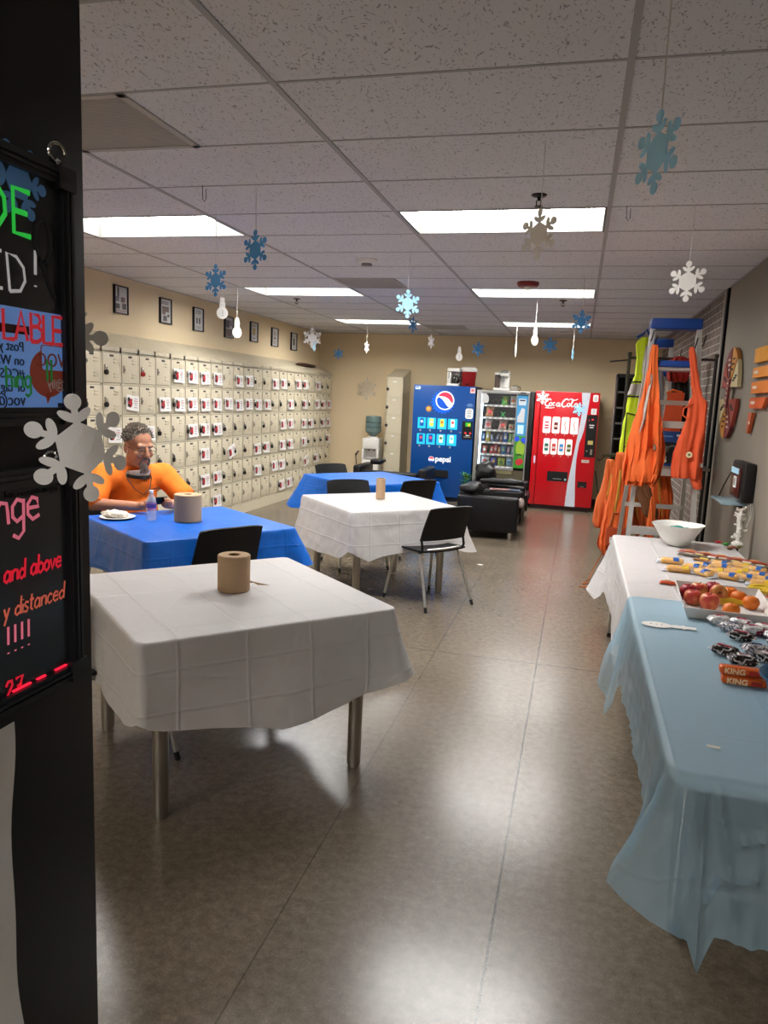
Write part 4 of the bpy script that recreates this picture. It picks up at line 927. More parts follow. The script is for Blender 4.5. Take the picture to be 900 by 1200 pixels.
b = MB(); b.rect(-w+.1, w-.12, .2, .42, .008, Tr(0, .06, 0) @ TF, 0, rad=.02); b.build('delivery_door', m_slot, t)
b = MB(); b.rect(-w+.0, w-.02, .05, .575, .003, Tr(0, .045, 0) @ TF, 0); b.rect(lx(-1.27), lx(-.98), .51, .565, .005, Tr(0, .045, 0) @ TF, 1); b.build('lower_panel', [M('brown_grey_panel', '#57503f'), M('cream_lettering_strip', '#b9b58c')], t)
SX, SY = ox, YF
# snacks in it: every bag and bar is a thing
def bag(name, label, x, z, w, h, c1, c2, grp, d=.045, y=.16, lean=0):
    o = thing(name, label, 'snack', (SX+x, SY+y, z+.001), 0, grp)
    def f(s):
        return lambda u, v: ((u-.5)*w*(1-.10*math.sin(math.pi*v))+lean*v*h, s*d*math.sin(math.pi*u)**.7*math.sin(math.pi*min(1, max(0, v)))**.6, v*h)
    b = MB(); n = 10; rings = []
    for j in range(11):
        v = j/10; ww = w/2*(1-.08*math.sin(math.pi*v)); dd = d*max(.04, math.sin(math.pi*v)**.6)
        rings.append([(ww*math.cos(2*math.pi*k/14)+lean*v*h, dd*math.sin(2*math.pi*k/14), v*h) for k in range(14)])
    b.loft(rings); b.build('wrapper', M('snack_'+c1, c1, rough=.3, var=.25, scale=40), o)
    b = MB(); b.ell((lean*h*.5, -d*.93, h*.5), (w*.28, .006, h*.2), 12, 8); b.ell((lean*h*.8, -d*.6, h*.78), (w*.25, .006, h*.06), 10, 6); b.build('print', M('snack_'+c2, c2, rough=.3, var=.2, scale=60), o)
gx0 = lx(-1.523)
shelf = ['top', 'second', 'third', 'fourth', 'fifth', 'bottom']
def S(r_, items):
    for (nm, lab, x, w, h, c1, c2, ln) in items:
        bag(nm, '%s on the %s shelf of the snack machine' % (lab, shelf[r_]), gx0+x, shz[r_], w, h, c1, c2, 'snacks in the vending machine', d=min(.05, w*.35), lean=ln)
S(0, [('snack_bag', 'yellow and green snack bag', .355, .10, .145, '#6fb32c', '#e2d240', .1), ('snack_bag', 'white and orange snack bag', .49, .10, .15, '#e8e4e0', '#e07a3a', 0)])
S(1, [('snack_bag', 'orange and pink snack bag', .115, .125, .16, '#e8a06a', '#d8404a', .12)])
S(2, [('snack_bag', 'pale pink snack bag at the left end', .105, .115, .155, '#e0c0b4', '#c24444', .08), ('snack_bag', 'pink and yellow snack bag', .335, .13, .155, '#e0b8a8', '#b83a3a', .15), ('snack_packet', 'cream packet', .48, .085, .10, '#d8d6b0', '#b03030', 0)])
S(3, [('candy_bar', 'blue bar', .045, .05, .13, '#3a5a8c', '#b8c8dc', .05), ('candy_bar', 'yellow and white bar', .115, .07, .16, '#d6b23a', '#e8e8e8', .05), ('candy_bar', 'grey blue bar', .19, .05, .12, '#6a7fa4', '#d8dce4', -.1), ('candy_bar', 'slate bar leaning to the right', .255, .055, .13, '#4a5a80', '#c8ccd4', .25), ('candy_bar', 'brown and pale bar', .325, .045, .12, '#8a6a5c', '#d8d0c8', .1), ('snack_packet', 'bright blue packet', .40, .08, .155, '#1f6fd0', '#e4f0fa', 0), ('candy_bar', 'light green bar', .47, .05, .14, '#7cc85a', '#e8f4d8', .1), ('candy_bar', 'pale green and white bar', .525, .045, .14, '#c4e0b8', '#5ca848', .05)])
S(4, [('snack_packet', 'coral red packet at the left', .075, .08, .12, '#d8604a', '#f0e4dc', .08), ('candy_bar', 'red and white bar', .185, .06, .12, '#cc3a3a', '#f0dcd0', .12), ('candy_bar', 'tall crimson bar', .25, .065, .15, '#b52a34', '#e8c8c0', .05), ('candy_bar', 'orange brown bar', .31, .045, .11, '#c4703a', '#f0d8b8', .05), ('snack_packet', 'blue and green packet', .38, .08, .14, '#2a7cc0', '#9cd8a0', 0), ('candy_bar', 'dull purple bar', .455, .055, .12, '#7a5a8a', '#d8c8d8', .1), ('candy_bar', 'turquoise bar', .52, .045, .13, '#58b8b0', '#e0f0e8', .05)])
S(5, [('snack_bag', 'white and red snack bag', .095, .14, .15, '#dcd4d0', '#b04040', .03), ('snack_bag', 'dark blue snack bag', .235, .095, .13, '#1f4fb0', '#e0a84a', 0), ('snack_bag', 'lime yellow snack bag', .36, .115, .13, '#b8cc3a', '#3a7a3a', 0), ('snack_bag', 'pale aqua snack bag', .485, .10, .14, '#9cd0e0', '#3a7ab0', 0)])
# spiral coils
sp = [(0, .2), (0, .27), (0, .43), (1, .22), (1, .35), (1, .49), (2, .23)]
tm = [m_darkm, m_darkm, M('green_coil', '#2fb45a', rough=.5)]
for (r_, x) in sp:
    pass
b = MB()
for (r_, x) in sp: b.tube([(gx0+x+.035*math.cos(a), .09+.035*a/3.0, shz[r_]+.05+.04*math.sin(a)) for a in [k*.5 for k in range(52)]], .0025, 5)
b.build('vend_coil', m_darkm, t)
b = MB()
for (r_, x) in ((0, .345), (1, .345)): b.tube([(gx0+x-.035, .07, shz[r_]+.01), (gx0+x+.035, .07, shz[r_]+.09)], .006, 5); b.tube([(gx0+x+.035, .07, shz[r_]+.01), (gx0+x-.035, .07, shz[r_]+.09)], .006, 5)
b.build('green_marker', M('green_coil', '#2fb45a', rough=.5), t)

# red soda machine
X0, X1 = -.685, .283; ox = (X0+X1)/2; w = (X1-X0)/2; H = 1.845
t = thing('soda_machine', 'tall red soda vending machine with white script and a silver ribbon', 'vending machine', (ox, YF, 0))
m_cr = M('red_machine_panel', '#c20f1c', rough=.3, var=.04, coat=.4, emit=.05); m_cs = M('dark_red_cabinet', '#2a0a0c', rough=.45)
b = MB(); b.box(-w, w, .03, MDEP, .06, H, 0, .01); b.box(-w+.03, w-.03, .03, MDEP-.03, 0, .06); b.build('cabinet', m_cs, t)
b = MB(); b.box(-w, -w+.085, -.004, .035, .07, H, 0, .012); b.box(-w+.09, w, -.004, .035, .07, H, 0, .008); b.build('door_panel', m_cr, t)
PZ = Tr(0, -.004, 0) @ TF
rib = [(.006, .137, 1.842), (.022, .128, 1.70), (.034, .115, 1.555), (.02, .10, 1.41), (.003, .084, 1.275), (-.009, .056, 1.16), (-.02, .028, 1.068), (-.036, .014, .93), (-.052, .004, .804), (-.075, .006, .62), (-.1, .015, .424), (-.112, .028, .22), (-.118, .034, .072)]
# soft ribbon outline
L_ = [(lx(a), z) for a, _, z in rib]; R__ = [(lx(c), z) for _, c, z in rib]
MB().prism(L_[::-1]+R__, .003, PZ).build('ribbon', M('silver_ribbon', '#cfd6e2', rough=.35, metal=.2, emit=.08), t, 0)
b = MB(); T0 = PZ @ Tr(lx(-.545), 1.60, .002) @ Matrix.Diagonal((1, 1, .3, 1))
def scr(pts, r0): 
    q = [V((x, y, 0)) for x, y in pts]; fine = []
    for i in range(len(q)-1):
        p0, p1, p2, p3 = q[max(0, i-1)], q[i], q[i+1], q[min(len(q)-1, i+2)]
        for k in range(6):
            s = k/6; fine.append(.5*((2*p1)+(p2-p0)*s+(2*p0-5*p1+4*p2-p3)*s*s+(3*p1-p0-3*p2+p3)*s**3))
    fine.append(q[-1]); n = len(fine)
    b.tube([T0 @ p for p in fine], [1.45*r0*(.6+.4*math.sin(math.pi*min(1, max(0, i/n)))) for i in range(n)], 6)
# script lettering: C o c a - C o l a
scr([(.10, .105), (.085, .125), (.05, .115), (.02, .075), (.015, .04), (.04, .018), (.07, .03)], .0095)
scr([(.07, .03), (.06, .0), (.02, -.008), (.10, -.012), (.16, .0)], .006)
for x in (.085, .195): scr([(x+.02, .075), (x, .065), (x-.008, .04), (x+.008, .022), (x+.028, .035), (x+.034, .062), (x+.018, .075)], .0075)
scr([(.165, .068), (.148, .075), (.13, .05), (.138, .026), (.165, .034)], .0075); scr([(.232, .074), (.226, .04), (.236, .022), (.25, .034)], .0075)
scr([(.25, .05), (.27, .055)], .006)
scr([(.36, .115), (.345, .135), (.31, .125), (.275, .08), (.27, .04), (.295, .014), (.335, .03)], .0095); scr([(.36, .115), (.40, .14), (.45, .12), (.50, .14)], .006)
x = .355; scr([(x+.02, .075), (x, .065), (x-.008, .04), (x+.008, .022), (x+.028, .035), (x+.034, .062), (x+.018, .075)], .0075)
scr([(.40, .03), (.42, .08), (.435, .125), (.42, .115), (.41, .05), (.42, .02), (.44, .03)], .007)
x = .465; scr([(x+.02, .075), (x, .065), (x-.008, .04), (x+.008, .022), (x+.028, .035), (x+.034, .062), (x+.018, .075)], .0075); scr([(.50, .074), (.495, .04), (.505, .022), (.525, .034)], .0075)
b.build('script_wordmark', m_white_p, t)
im = ['#c8244a', '#6a1a1e', '#d87080', '#d88890', '#0f6a5a', '#c83a40', '#3a8ad0', '#4a6a24']
def pan(k, xa, xb, za, zb):
    a = MB().rect(lx(xa), lx(xb), za, zb, .005, PZ, 0, rad=.022).build('selection_window', E_('backlit_white_window', '#f0ece6', .25), t)
    c = (lx(xa)+lx(xb))/2; z = (za+zb)/2; q = MB()
    if k in (0,): 
        for dz in (.03, -.02, -.06): q.rect(c-.03, c+.03, z+dz, z+dz+.022, .006, PZ, 0)
    elif k in (2, 3): q.tube([PZ @ V((c+.008*math.sin(i*.8), z-.08+i*.016, .006)) for i in range(10)], .006, 6)
    else: q.rect(c-.028, c+.028, z-.07, z+.045, .006, PZ, 0, rad=.012); q.rect(c-.024, c+.024, z-.03, z+.0, .007, PZ, 1)
    q.build('drink_picture', [M('drink_%d' % k, im[k], rough=.4), M('drink_mark_%d' % k, '#d8cfc8', rough=.4)], a)
    q = MB(); q.disc(c, za-.022, .012, .008, PZ, 0); q.rect(c-.018, c-.004, za-.03, za-.018, .009, PZ, 1); q.build('button', [M('pink_button', '#d8a0a0'), m_cr], a)
for k, xa in enumerate((-.542, -.402, -.263, -.125)): pan(k, xa, xa+.118, 1.20, 1.458)
for k, xa in enumerate((-.514, -.40, -.287, -.172)): pan(4+k, xa, xa+.098, .872, 1.12)
b = MB(); b.rect(lx(-.42), lx(-.108), .452, .61, .006, PZ, 0, rad=.006); b.rect(lx(-.33), lx(-.2), .49, .5, .008, PZ, 1); b.rect(lx(-.155), lx(-.125), .475, .505, .008, PZ, 2); b.rect(lx(-.43), lx(-.10), .44, .452, .012, PZ, 3); b.build('delivery_slot', [m_slot, M('slot_text', '#8a8a88'), M('teal_tag', '#9ad0d0'), m_cr], t)
b = MB(); b.rect(lx(.052), lx(.188), .38, .475, .006, PZ, 0, rad=.004); b.rect(lx(.09), lx(.15), .39, .4, .012, PZ, 1); b.build('coin_return', [m_slot, m_steel], t)
b = MB(); b.rect(lx(.112), lx(.27), .862, 1.508, .006, PZ, 0, rad=.004)
b.rect(lx(.14), lx(.155), 1.42, 1.435, .009, PZ, 1); b.rect(lx(.185), lx(.215), 1.43, 1.45, .009, PZ, 1)
b.rect(lx(.155), lx(.23), 1.345, 1.36, .008, PZ, 3); b.rect(lx(.165), lx(.22), 1.31, 1.325, .008, PZ, 3); b.rect(lx(.155), lx(.23), 1.055, 1.115, .01, PZ, 2); b.rect(lx(.2), lx(.232), .9, .985, .01, PZ, 4); b.disc(lx(.15), .955, .012, .01, PZ, 4)
b.build('coin_panel', [m_blackp, E_('red_lamp', '#d8333a', .8), M('amber_plate', '#bfae6a'), m_white_p, m_steel], t)
b = MB(); b.rect(lx(.085), lx(.197), .772, .816, .003, PZ, 0); b.rect(lx(.1), lx(.18), .79, .8, .004, PZ, 1); b.build('asset_sticker', [M('cream_paper', '#d8cfc0'), m_pt], t)
for z0, z1, xa, xb, r_ in ((1.71, 1.815, .18, .258, .02), (1.518, 1.605, .168, .246, .006)):
    b = MB(); b.rect(lx(xa), lx(xb), z0, z1, .003, PZ, 0, rad=r_)
    for q in range(3): b.rect(lx(xa)+.018, lx(xb)-.018, z0+.02+q*.022, z0+.028+q*.022, .004, PZ, 1)
    b.build('instruction_sticker', [m_white_p, M('sticker_text', '#77808a')], t)
b = MB(); b.rect(lx(-.648), lx(-.62), .72, .84, .003, PZ, 0, rad=.01); b.build('barcode_sticker', M('pale_violet_paper', '#d8c8e4'), t)
tag(MB().tube([(.33, 12.3, .82), (.36, 12.2, .80), (.45, 11.6, .95), (.52, 11.0, 1.08)], .008, 6).tube([(.32, 12.6, .6), (.40, 12.4, .2), (.5, 12.5, .02), (.7, 12.6, .012)], .008, 6).build('power_cord', m_blackp), 'black cord beside the red soda machine', 'cord')
RX0 = ox

# appliances on the machines
ZP = 1.871
t = thing('coffee_maker', 'white drip coffee maker on top of the blue soda machine', 'coffee maker', (-2.02, 12.2, ZP))
b = MB(); b.box(-.1, .1, .0, .19, 0, .285, 0, .015); b.box(-.1, .1, -.13, .0, 0, .035, 0, .01); b.box(-.1, .1, -.13, .19, .225, .285, 0, .015); b.box(-.1, -.04, -.11, 0, .03, .23, 0, .012); b.build('body', m_white, t)
b = MB(); b.lathe([(.045, .04), (.066, .06), (.066, .1), (.045, .16), (.042, .17)], 20, (.03, -.065, 0)); b.build('carafe', M('dark_glass', '#2a2522', rough=.05, alpha=.75), t); MB().tube([(.09, -.065, .15), (.13, -.075, .14), (.13, -.075, .08), (.095, -.065, .07)], .008, 8).build('carafe_handle', m_blackp, t)
MB().box(-.078, -.07, -.1115, -.11, .12, .24).build('level_gauge', m_blackp, t)
t = thing('drink_cooler', 'dark red insulated drink jug with a white lid on the blue soda machine', 'jug', (-1.785, 12.2, ZP))
MB().lathe([(.1, 0), (.108, .01), (.122, .235)], 28).build('body', M('dark_red_jug', '#8c1218', rough=.35), t); MB().lathe([(.126, .235), (.13, .245), (.128, .285), (.11, .295)], 28).build('lid', m_white, t)
MB().tube([(-.128, 0, .22), (-.14, -.02, .27), (-.1, -.06, .305), (.1, -.06, .305), (.14, -.02, .27), (.128, 0, .22)], .006, 8).build('bail_handle', m_white, t); MB().cyl((.0, -.12, .04), (.0, -.145, .035), .014).build('spigot', m_blackp, t)
t = thing('pod_coffee_brewer', 'white pod coffee brewer on top of the snack machine', 'coffee maker', (-1.225, 12.2, 1.826))
b = MB(); b.box(-.14, .12, -.13, .14, 0, .04, 0, .012); b.box(-.05, .1, .0, .14, .04, .27, 0, .015); b.box(-.05, .1, -.12, .14, .225, .315, 0, .025); b.build('body', m_white, t)
b = MB(); b.box(-.135, -.055, -.06, .13, .045, .25, 0, .012); b.build('water_tank', M('smoky_tank', '#5a4f4c', rough=.1, alpha=.85), t); MB().box(-.14, -.05, -.07, .135, .25, .285, 0, .012).build('tank_lid', m_white, t)
b = MB(); b.tube([(-.03, -.12, .29), (-.02, -.16, .31), (.07, -.16, .31), (.08, -.12, .29)], .011, 8); b.build('lever_handle', m_steel, t); MB().cyl((.03, -.1, .225), (.03, -.1, .19), .035, .028).build('brew_head', M('grey_plastic', '#8a8884'), t); MB().box(-.01, .07, -.125, -.06, .04, .05, 0, .004).build('drip_tray', m_blackp, t)
t = thing('glass_carafe', 'small glass carafe lying beside the pod brewer on the snack machine', 'carafe', (-1.04, 12.2, 1.826))
MB().lathe([(.045, 0), (.06, .015), (.058, .05), (.045, .075), (.047, .08)], 24).build('bowl', M('carafe_glass', '#cfcac0', rough=.05, alpha=.5), t); MB().tube([(.05, 0, .07), (.09, 0, .065), (.09, 0, .02), (.058, 0, .015)], .007, 8).build('handle', m_blackp, t); MB().lathe([(.048, .08), (.046, .09), (.01, .092)], 20).build('lid', m_blackp, t)

# single locker, water cooler, wall snowflake, couch by the back wall
t = thing('single_locker', 'single beige six-tier locker with sloped top standing alone by the back wall', 'locker', (-3.05, 12.36, 0))
w = .142; dp = .55
b = MB(); b.box(-w, w, .004, dp, 0, 1.985); b.prism([(0, 1.985), (dp, 1.985), (dp, 2.14)], 2*w, Matrix(((0, 0, 1, -w), (1, 0, 0, 0), (0, 1, 0, 0), (0, 0, 0, 1)))); b.box(-w, -w+.018, -.004, .01, 0, 1.985); b.box(w-.018, w, -.004, .01, 0, 1.985)
for q in range(7): b.box(-w, w, -.004, .01, .12+q*.303, .145+q*.303)
b.box(-w, w, -.004, .01, 0, .12); b.build('frame', m_lock, t)
for q in range(6):
    b = MB(); z0 = .148+q*.303; b.box(-w+.02, w-.02, -.006, .002, z0, z0+.27, 0, .002, 1)
    for zz in (.2, .215, .06, .075): b.box(-.05, .06, -.009, -.005, z0+zz, z0+zz+.006)
    d = b.build('door', m_lockd, t); MB().box(-.03, .03, -.009, -.006, z0+.235, z0+.255).build('nameplate', m_white_p, d)
for q in range(1, 6):
    o = dup(P0); o.location = (-3.05-.115, 12.33, .148+q*.303+.14); o.rotation_euler = (0, 0, -math.pi/2); o['label'] = 'black padlock on the %s door of the single locker' % ['bottom', 'fifth', 'fourth', 'third', 'second', 'top'][q]; o['group'] = 'padlocks on the single locker'
t = thing('water_dispenser', 'white water dispenser standing by the back wall', 'water dispenser', (-3.47, 12.62, 0))
b = MB(); b.box(-.15, .15, -.15, .15, .02, .56, 0, .02); b.box(-.15, .15, -.15, .15, .74, .93, 0, .02); b.box(-.15, .15, -.02, .15, .55, .75); b.box(-.15, -.11, -.15, 0, .55, .75, 0, .005); b.box(.11, .15, -.15, 0, .55, .75, 0, .005); b.build('body', m_white, t)
b = MB(); b.cyl((-.05, -.06, .74), (-.05, -.06, .71), .012); b.cyl((.05, -.06, .74), (.05, -.06, .71), .012); b.build('tap', m_blackp, t); MB().box(-.1, .1, -.14, -.02, .555, .57, 0, .003).build('drip_tray', M('grey_plastic', '#8a8884'), t); MB().lathe([(.1, .93), (.09, .955), (.06, .96)], 24).build('bottle_collar', m_white, t)
t = thing('water_jug', 'grey green plastic water jug upside down on the water dispenser', 'water bottle', (-3.47, 12.62, .955))
MB().lathe([(.03, -.0), (.045, .01), (.12, .07), (.137, .09), (.137, .15), (.13, .158), (.13, .165), (.137, .173), (.137, .235), (.13, .243), (.13, .25), (.137, .258), (.137, .33), (.125, .355), (.10, .36)], 32).build('bottle', M('grey_green_jug', '#6f8a8a', rough=.12, alpha=.8, var=.1), t)
b = MB()
for z in (.161, .246): b.lathe([(.139, z-.006), (.139, z+.006)], 32, cap=False)
b.build('ribs', M('dark_grey_green', '#4a6266', rough=.2), t)
t = thing('wire_snowflake', 'white wire snowflake ornament on the back wall above the water dispenser', 'wall ornament', (-3.70, YB-.02, 1.77))
b = MB()
for k in range(6):
    a = R(60*k+30); c, s_ = math.cos(a), math.sin(a); T = Matrix(((c, 0, -s_, 0), (0, 1, 0, 0), (s_, 0, c, 0), (0, 0, 0, 1)))
    for pts in (((0, 0, 0), (.18, 0, 0)), ((.07, 0, 0), (.12, 0, .06)), ((.07, 0, 0), (.12, 0, -.06)), ((.12, 0, 0), (.165, 0, .045)), ((.12, 0, 0), (.165, 0, -.045))): b.tube([T @ V(p) for p in pts], .007, 6)
    b.tube([T @ V((.06*math.cos(q)+.0, 0, .06*math.sin(q))) for q in (-.5, 0, .5)], .005, 6); b.ell(T @ V((.185, 0, 0)), (.011, .011, .011), 8, 6)
b.build('frame', M('silver_glitter_wire', '#ece6da', rough=.4, metal=.4), t); MB().tube([(0, 0, .19), (0, .015, .25)], .002, 5).build('hanger', m_cord, t)
tag(MB().tube([(-3.86, 12.90, .62), (-3.84, 12.86, .56), (-3.80, 12.8, .42), (-3.7, 12.8, .2)], .008, 6).tube([(-3.84, 12.88, .60), (-3.82, 12.86, .64), (-3.80, 12.88, .67)], .012, 6).build('power_cord', m_blackp), 'dark cord plugged in at the back wall beside the water dispenser', 'cord')

m_leath = M('black_leather', '#0f0e10', rough=.4, var=.15, bump=.08, bscale=90, spec=.35); m_leath2 = M('black_leather_cushion', '#121114', rough=.42, var=.15, bump=.08, bscale=90, spec=.35)
def club_chair(label, loc, rz, w, d, ha, hb, group, cat='armchair', name='armchair', seats=1):
    """front faces local -Y"""
    t = thing(name, label, cat, loc, rz, group); h = w/2; aw = .13
    b = MB(); b.box(-h+aw, h-aw, -d/2+.03, d/2-.02, .1, .27, 0, .015); b.build('base', m_leath, t)
    for s in (-1, 1):
        x0, x1 = (h-aw, h) if s > 0 else (-h, -h+aw); b = MB(); b.box(x0, x1, -d/2, d/2, .09, ha, 0, .03, 3); b.build('armrest', m_leath, t)
    b = MB(); b.box(-h+aw, h-aw, d/2-.17, d/2, .12, hb, 0, .035, 3); b.build('backrest', m_leath, t)
    sw = (w-2*aw)/seats
    for q in range(seats):
        x0 = -h+aw+q*sw; b = MB(); b.box(x0+.004, x0+sw-.004, -d/2+.0-.03, d/2-.16, .27, .41, 0, .035, 3); b.build('seat_cushion', m_leath2, t)
    for x in (-1, 1):
        for y in (-1, 1): MB().cyl((x*(h-.09), y*(d/2-.09), 0), (x*(h-.09), y*(d/2-.09), .1), .022, .026, n=14).build('foot', m_chrome, t)
    return t
club_chair('black leather armchair nearest the tables, seen from its side', (-.99, 9.33, 0), R(90), .86, .74, .52, .56, 'black leather seats', )
club_chair('black leather armchair right in front of the snack machine', (-1.0, 10.55, 0), R(90), .86, .74, .53, .57, 'black leather seats')
club_chair('black leather loveseat seen from behind, in front of the single locker', (-2.72, 11.25, 0), R(180), 1.15, .72, .60, .53, 'black leather seats', 'couch', 'loveseat', 2)
tag(MB(Tr(-3.02, 11.3, .601)).box(-.09, .09, -.12, .12, 0, .08, 0, .03, 3).build('cushion', m_leath2), 'small black cushion on the arm of the loveseat', 'cushion')
# clothing and magazines on the armchairs
def lump(name, mat, c, r_, amp, label, cat, seed=1, parts=None, fl_=0):
    b = MB(Tr(*c)); b.ell((0, 0, 0), r_, 26, 16); M_ = V(c)
    for v in b.bm.verts:
        p = v.co-M_; n = noise.noise(p*7+V((seed, 0, 0)))*amp+noise.noise(p*17+V((0, seed, 0)))*amp*.5; v.co += p.normalized()*n; v.co.z = max(M_.z-r_[2]*.75, v.co.z)
    return tag(b.build(name, mat, None, 70), label, cat)
m_jk = M('black_nylon', '#0d0d10', rough=.45, bump=.4, bscale=20)
lump('backpack', m_jk, (-1.2, 10.35, .68), (.14, .16, .16), .05, 'black bag standing on the far armchair', 'bag', 3)
lump('jacket', m_jk, (-1.22, 9.12, .585), (.14, .18, .07), .04, 'black jacket thrown over the corner of the near armchair', 'jacket', 5)
lump('jacket', m_jk, (-.95, 10.1, .585), (.3, .06, .05), .03, 'black jacket spread along the arm of the far armchair', 'jacket', 8)
t = thing('magazine', 'pinkish magazine lying on the arm between the two armchairs', 'magazine', (-.92, 9.69, .523), .2, 'magazines on the armchair'); MB().box(-.14, .14, -.055, .055, 0, .01).build('pages', M('magazine_pink', '#b89490', rough=.4, var=.3, scale=20), t); MB().box(-.1, .1, -.04, .04, .01, .011).build('cover_picture', M('magazine_picture', '#8a5a5c', rough=.4, var=.4, scale=30), t)
t = thing('magazine', 'grey blue magazine at the front end of the armchair arm', 'magazine', (-.74, 9.69, .523), -.1, 'magazines on the armchair'); MB().box(-.07, .07, -.055, .055, 0, .01).build('pages', M('magazine_blue', '#67728c', rough=.4, var=.3, scale=20), t); MB().box(-.05, .05, -.04, .04, .01, .011).build('cover_picture', M('magazine_dark', '#3a4460', rough=.4, var=.4, scale=30), t)
lump('rag', M('grey_brown_cloth', '#8a7a74', rough=.8, bump=.3), (-.60, 8.99, .45), (.045, .07, .06), .02, 'grey brown rag tucked at the front corner of the near armchair', 'cloth', 2)
t = thing('potted_plant', 'small green plant between the blue machine and the armchair', 'plant', (-1.64, 11.6, 0))
MB().lathe([(.07, 0), (.09, .2), (.1, .21), (.09, .21), (.085, .19), (.01, .19)], 20).build('pot', M('dark_pot', '#2c2620'), t)
b = MB(); rn = random.Random(2)
for k in range(60):
    a = rn.uniform(0, 6.28); q = V((math.cos(a), math.sin(a), 0)); h = rn.uniform(.25, .52); r_ = rn.uniform(.02, .1); p = q*r_+V((0, 0, h)); s_ = q.cross(V((0, 0, 1)))*.018
    b.tube([V((0, 0, .18)), q*r_*.6+V((0, 0, h*.7)), p], .002, 4); b._f([b._v(p-s_), b._v(p+q*.03+V((0, 0, .02))), b._v(p+s_), b._v(p-q*.025)])
b.build('leaves', M('green_leaf', '#3f7a2c', rough=.5, var=.3), t, 0, False)
tag(MB().prism([(-.95+.03*math.cos(a), 7.55+.025*math.sin(a)) for a in (0, 1.2, 2.4, 3.6, 5)], .002, Tr(.09, -.1, 0)).build('paper_scrap', m_white_p), 'tiny white paper scrap on the floor beside the middle table', 'paper scrap')
# ------------------------------------------------------------------ hanging paper snowflakes and snowmen
m_pb_ = M('blue_craft_paper', '#55a2e4', rough=.7, var=.03); m_pl = M('light_blue_craft_paper', '#a2dafa', rough=.7, var=.03); m_pw = M('white_craft_paper', '#e9e6e2', rough=.75, var=.02)
def flake_pts(mb, Rr, T, d=.0022, mi=0): mb.prism([(x*Rr, y*Rr) for x, y in outline('flake')], d, T, mi)
def hang(kind, mat, pos, ztop, zbot, yaw, label, roll=0):
    """pos = x,y of the string; ztop/zbot = extents of the cut-out"""
    nm = 'paper_snowflake' if kind == 'flake' else 'paper_snowman'
    zc = (ztop+zbot)/2; Rr = (ztop-zbot)/2
    t = thing(nm, label, 'snowflake decoration' if kind == 'flake' else 'snowman decoration', (pos[0], pos[1], zc), yaw, 'paper decorations hanging from the ceiling')
    b = MB(); T = TF @ Tr(0, 0, -.0011)
    if kind == 'flake': flake_pts(b, Rr, T @ Rz(roll))
    else:
        b.prism([(x*Rr, y*Rr) for x, y in outline('man')], .0022, T)
    b.build('cutout', mat, t, 0)
    if kind != 'flake':
        b = MB()
        for q in (-.25, -.45, -.65): b.disc(.03*Rr, q*Rr, .045*Rr, .0006, TF @ Tr(0, 0, .0011)); b.disc(.03*Rr, q*Rr, .045*Rr, .0006, TF @ Tr(0, 0, -.0018))
        for q in (-.1, .1): b.disc(q*Rr, .28*Rr, .035*Rr, .0006, TF @ Tr(0, 0, .0011))
        b.build('buttons', m_blackp, t, 0)
    MB().tube([(0, 0, Rr*.9), (0, .003, Rr*1.02), (.002, 0, HC-zc-.002)], .0021, 5).build('string', m_cord, t)
    return t
def face(x, y): return math.atan2(y, x)-math.pi/2     # yaw that turns a cut-out square to the viewer
W_, B_, L_ = m_pw, m_pb_, m_pl
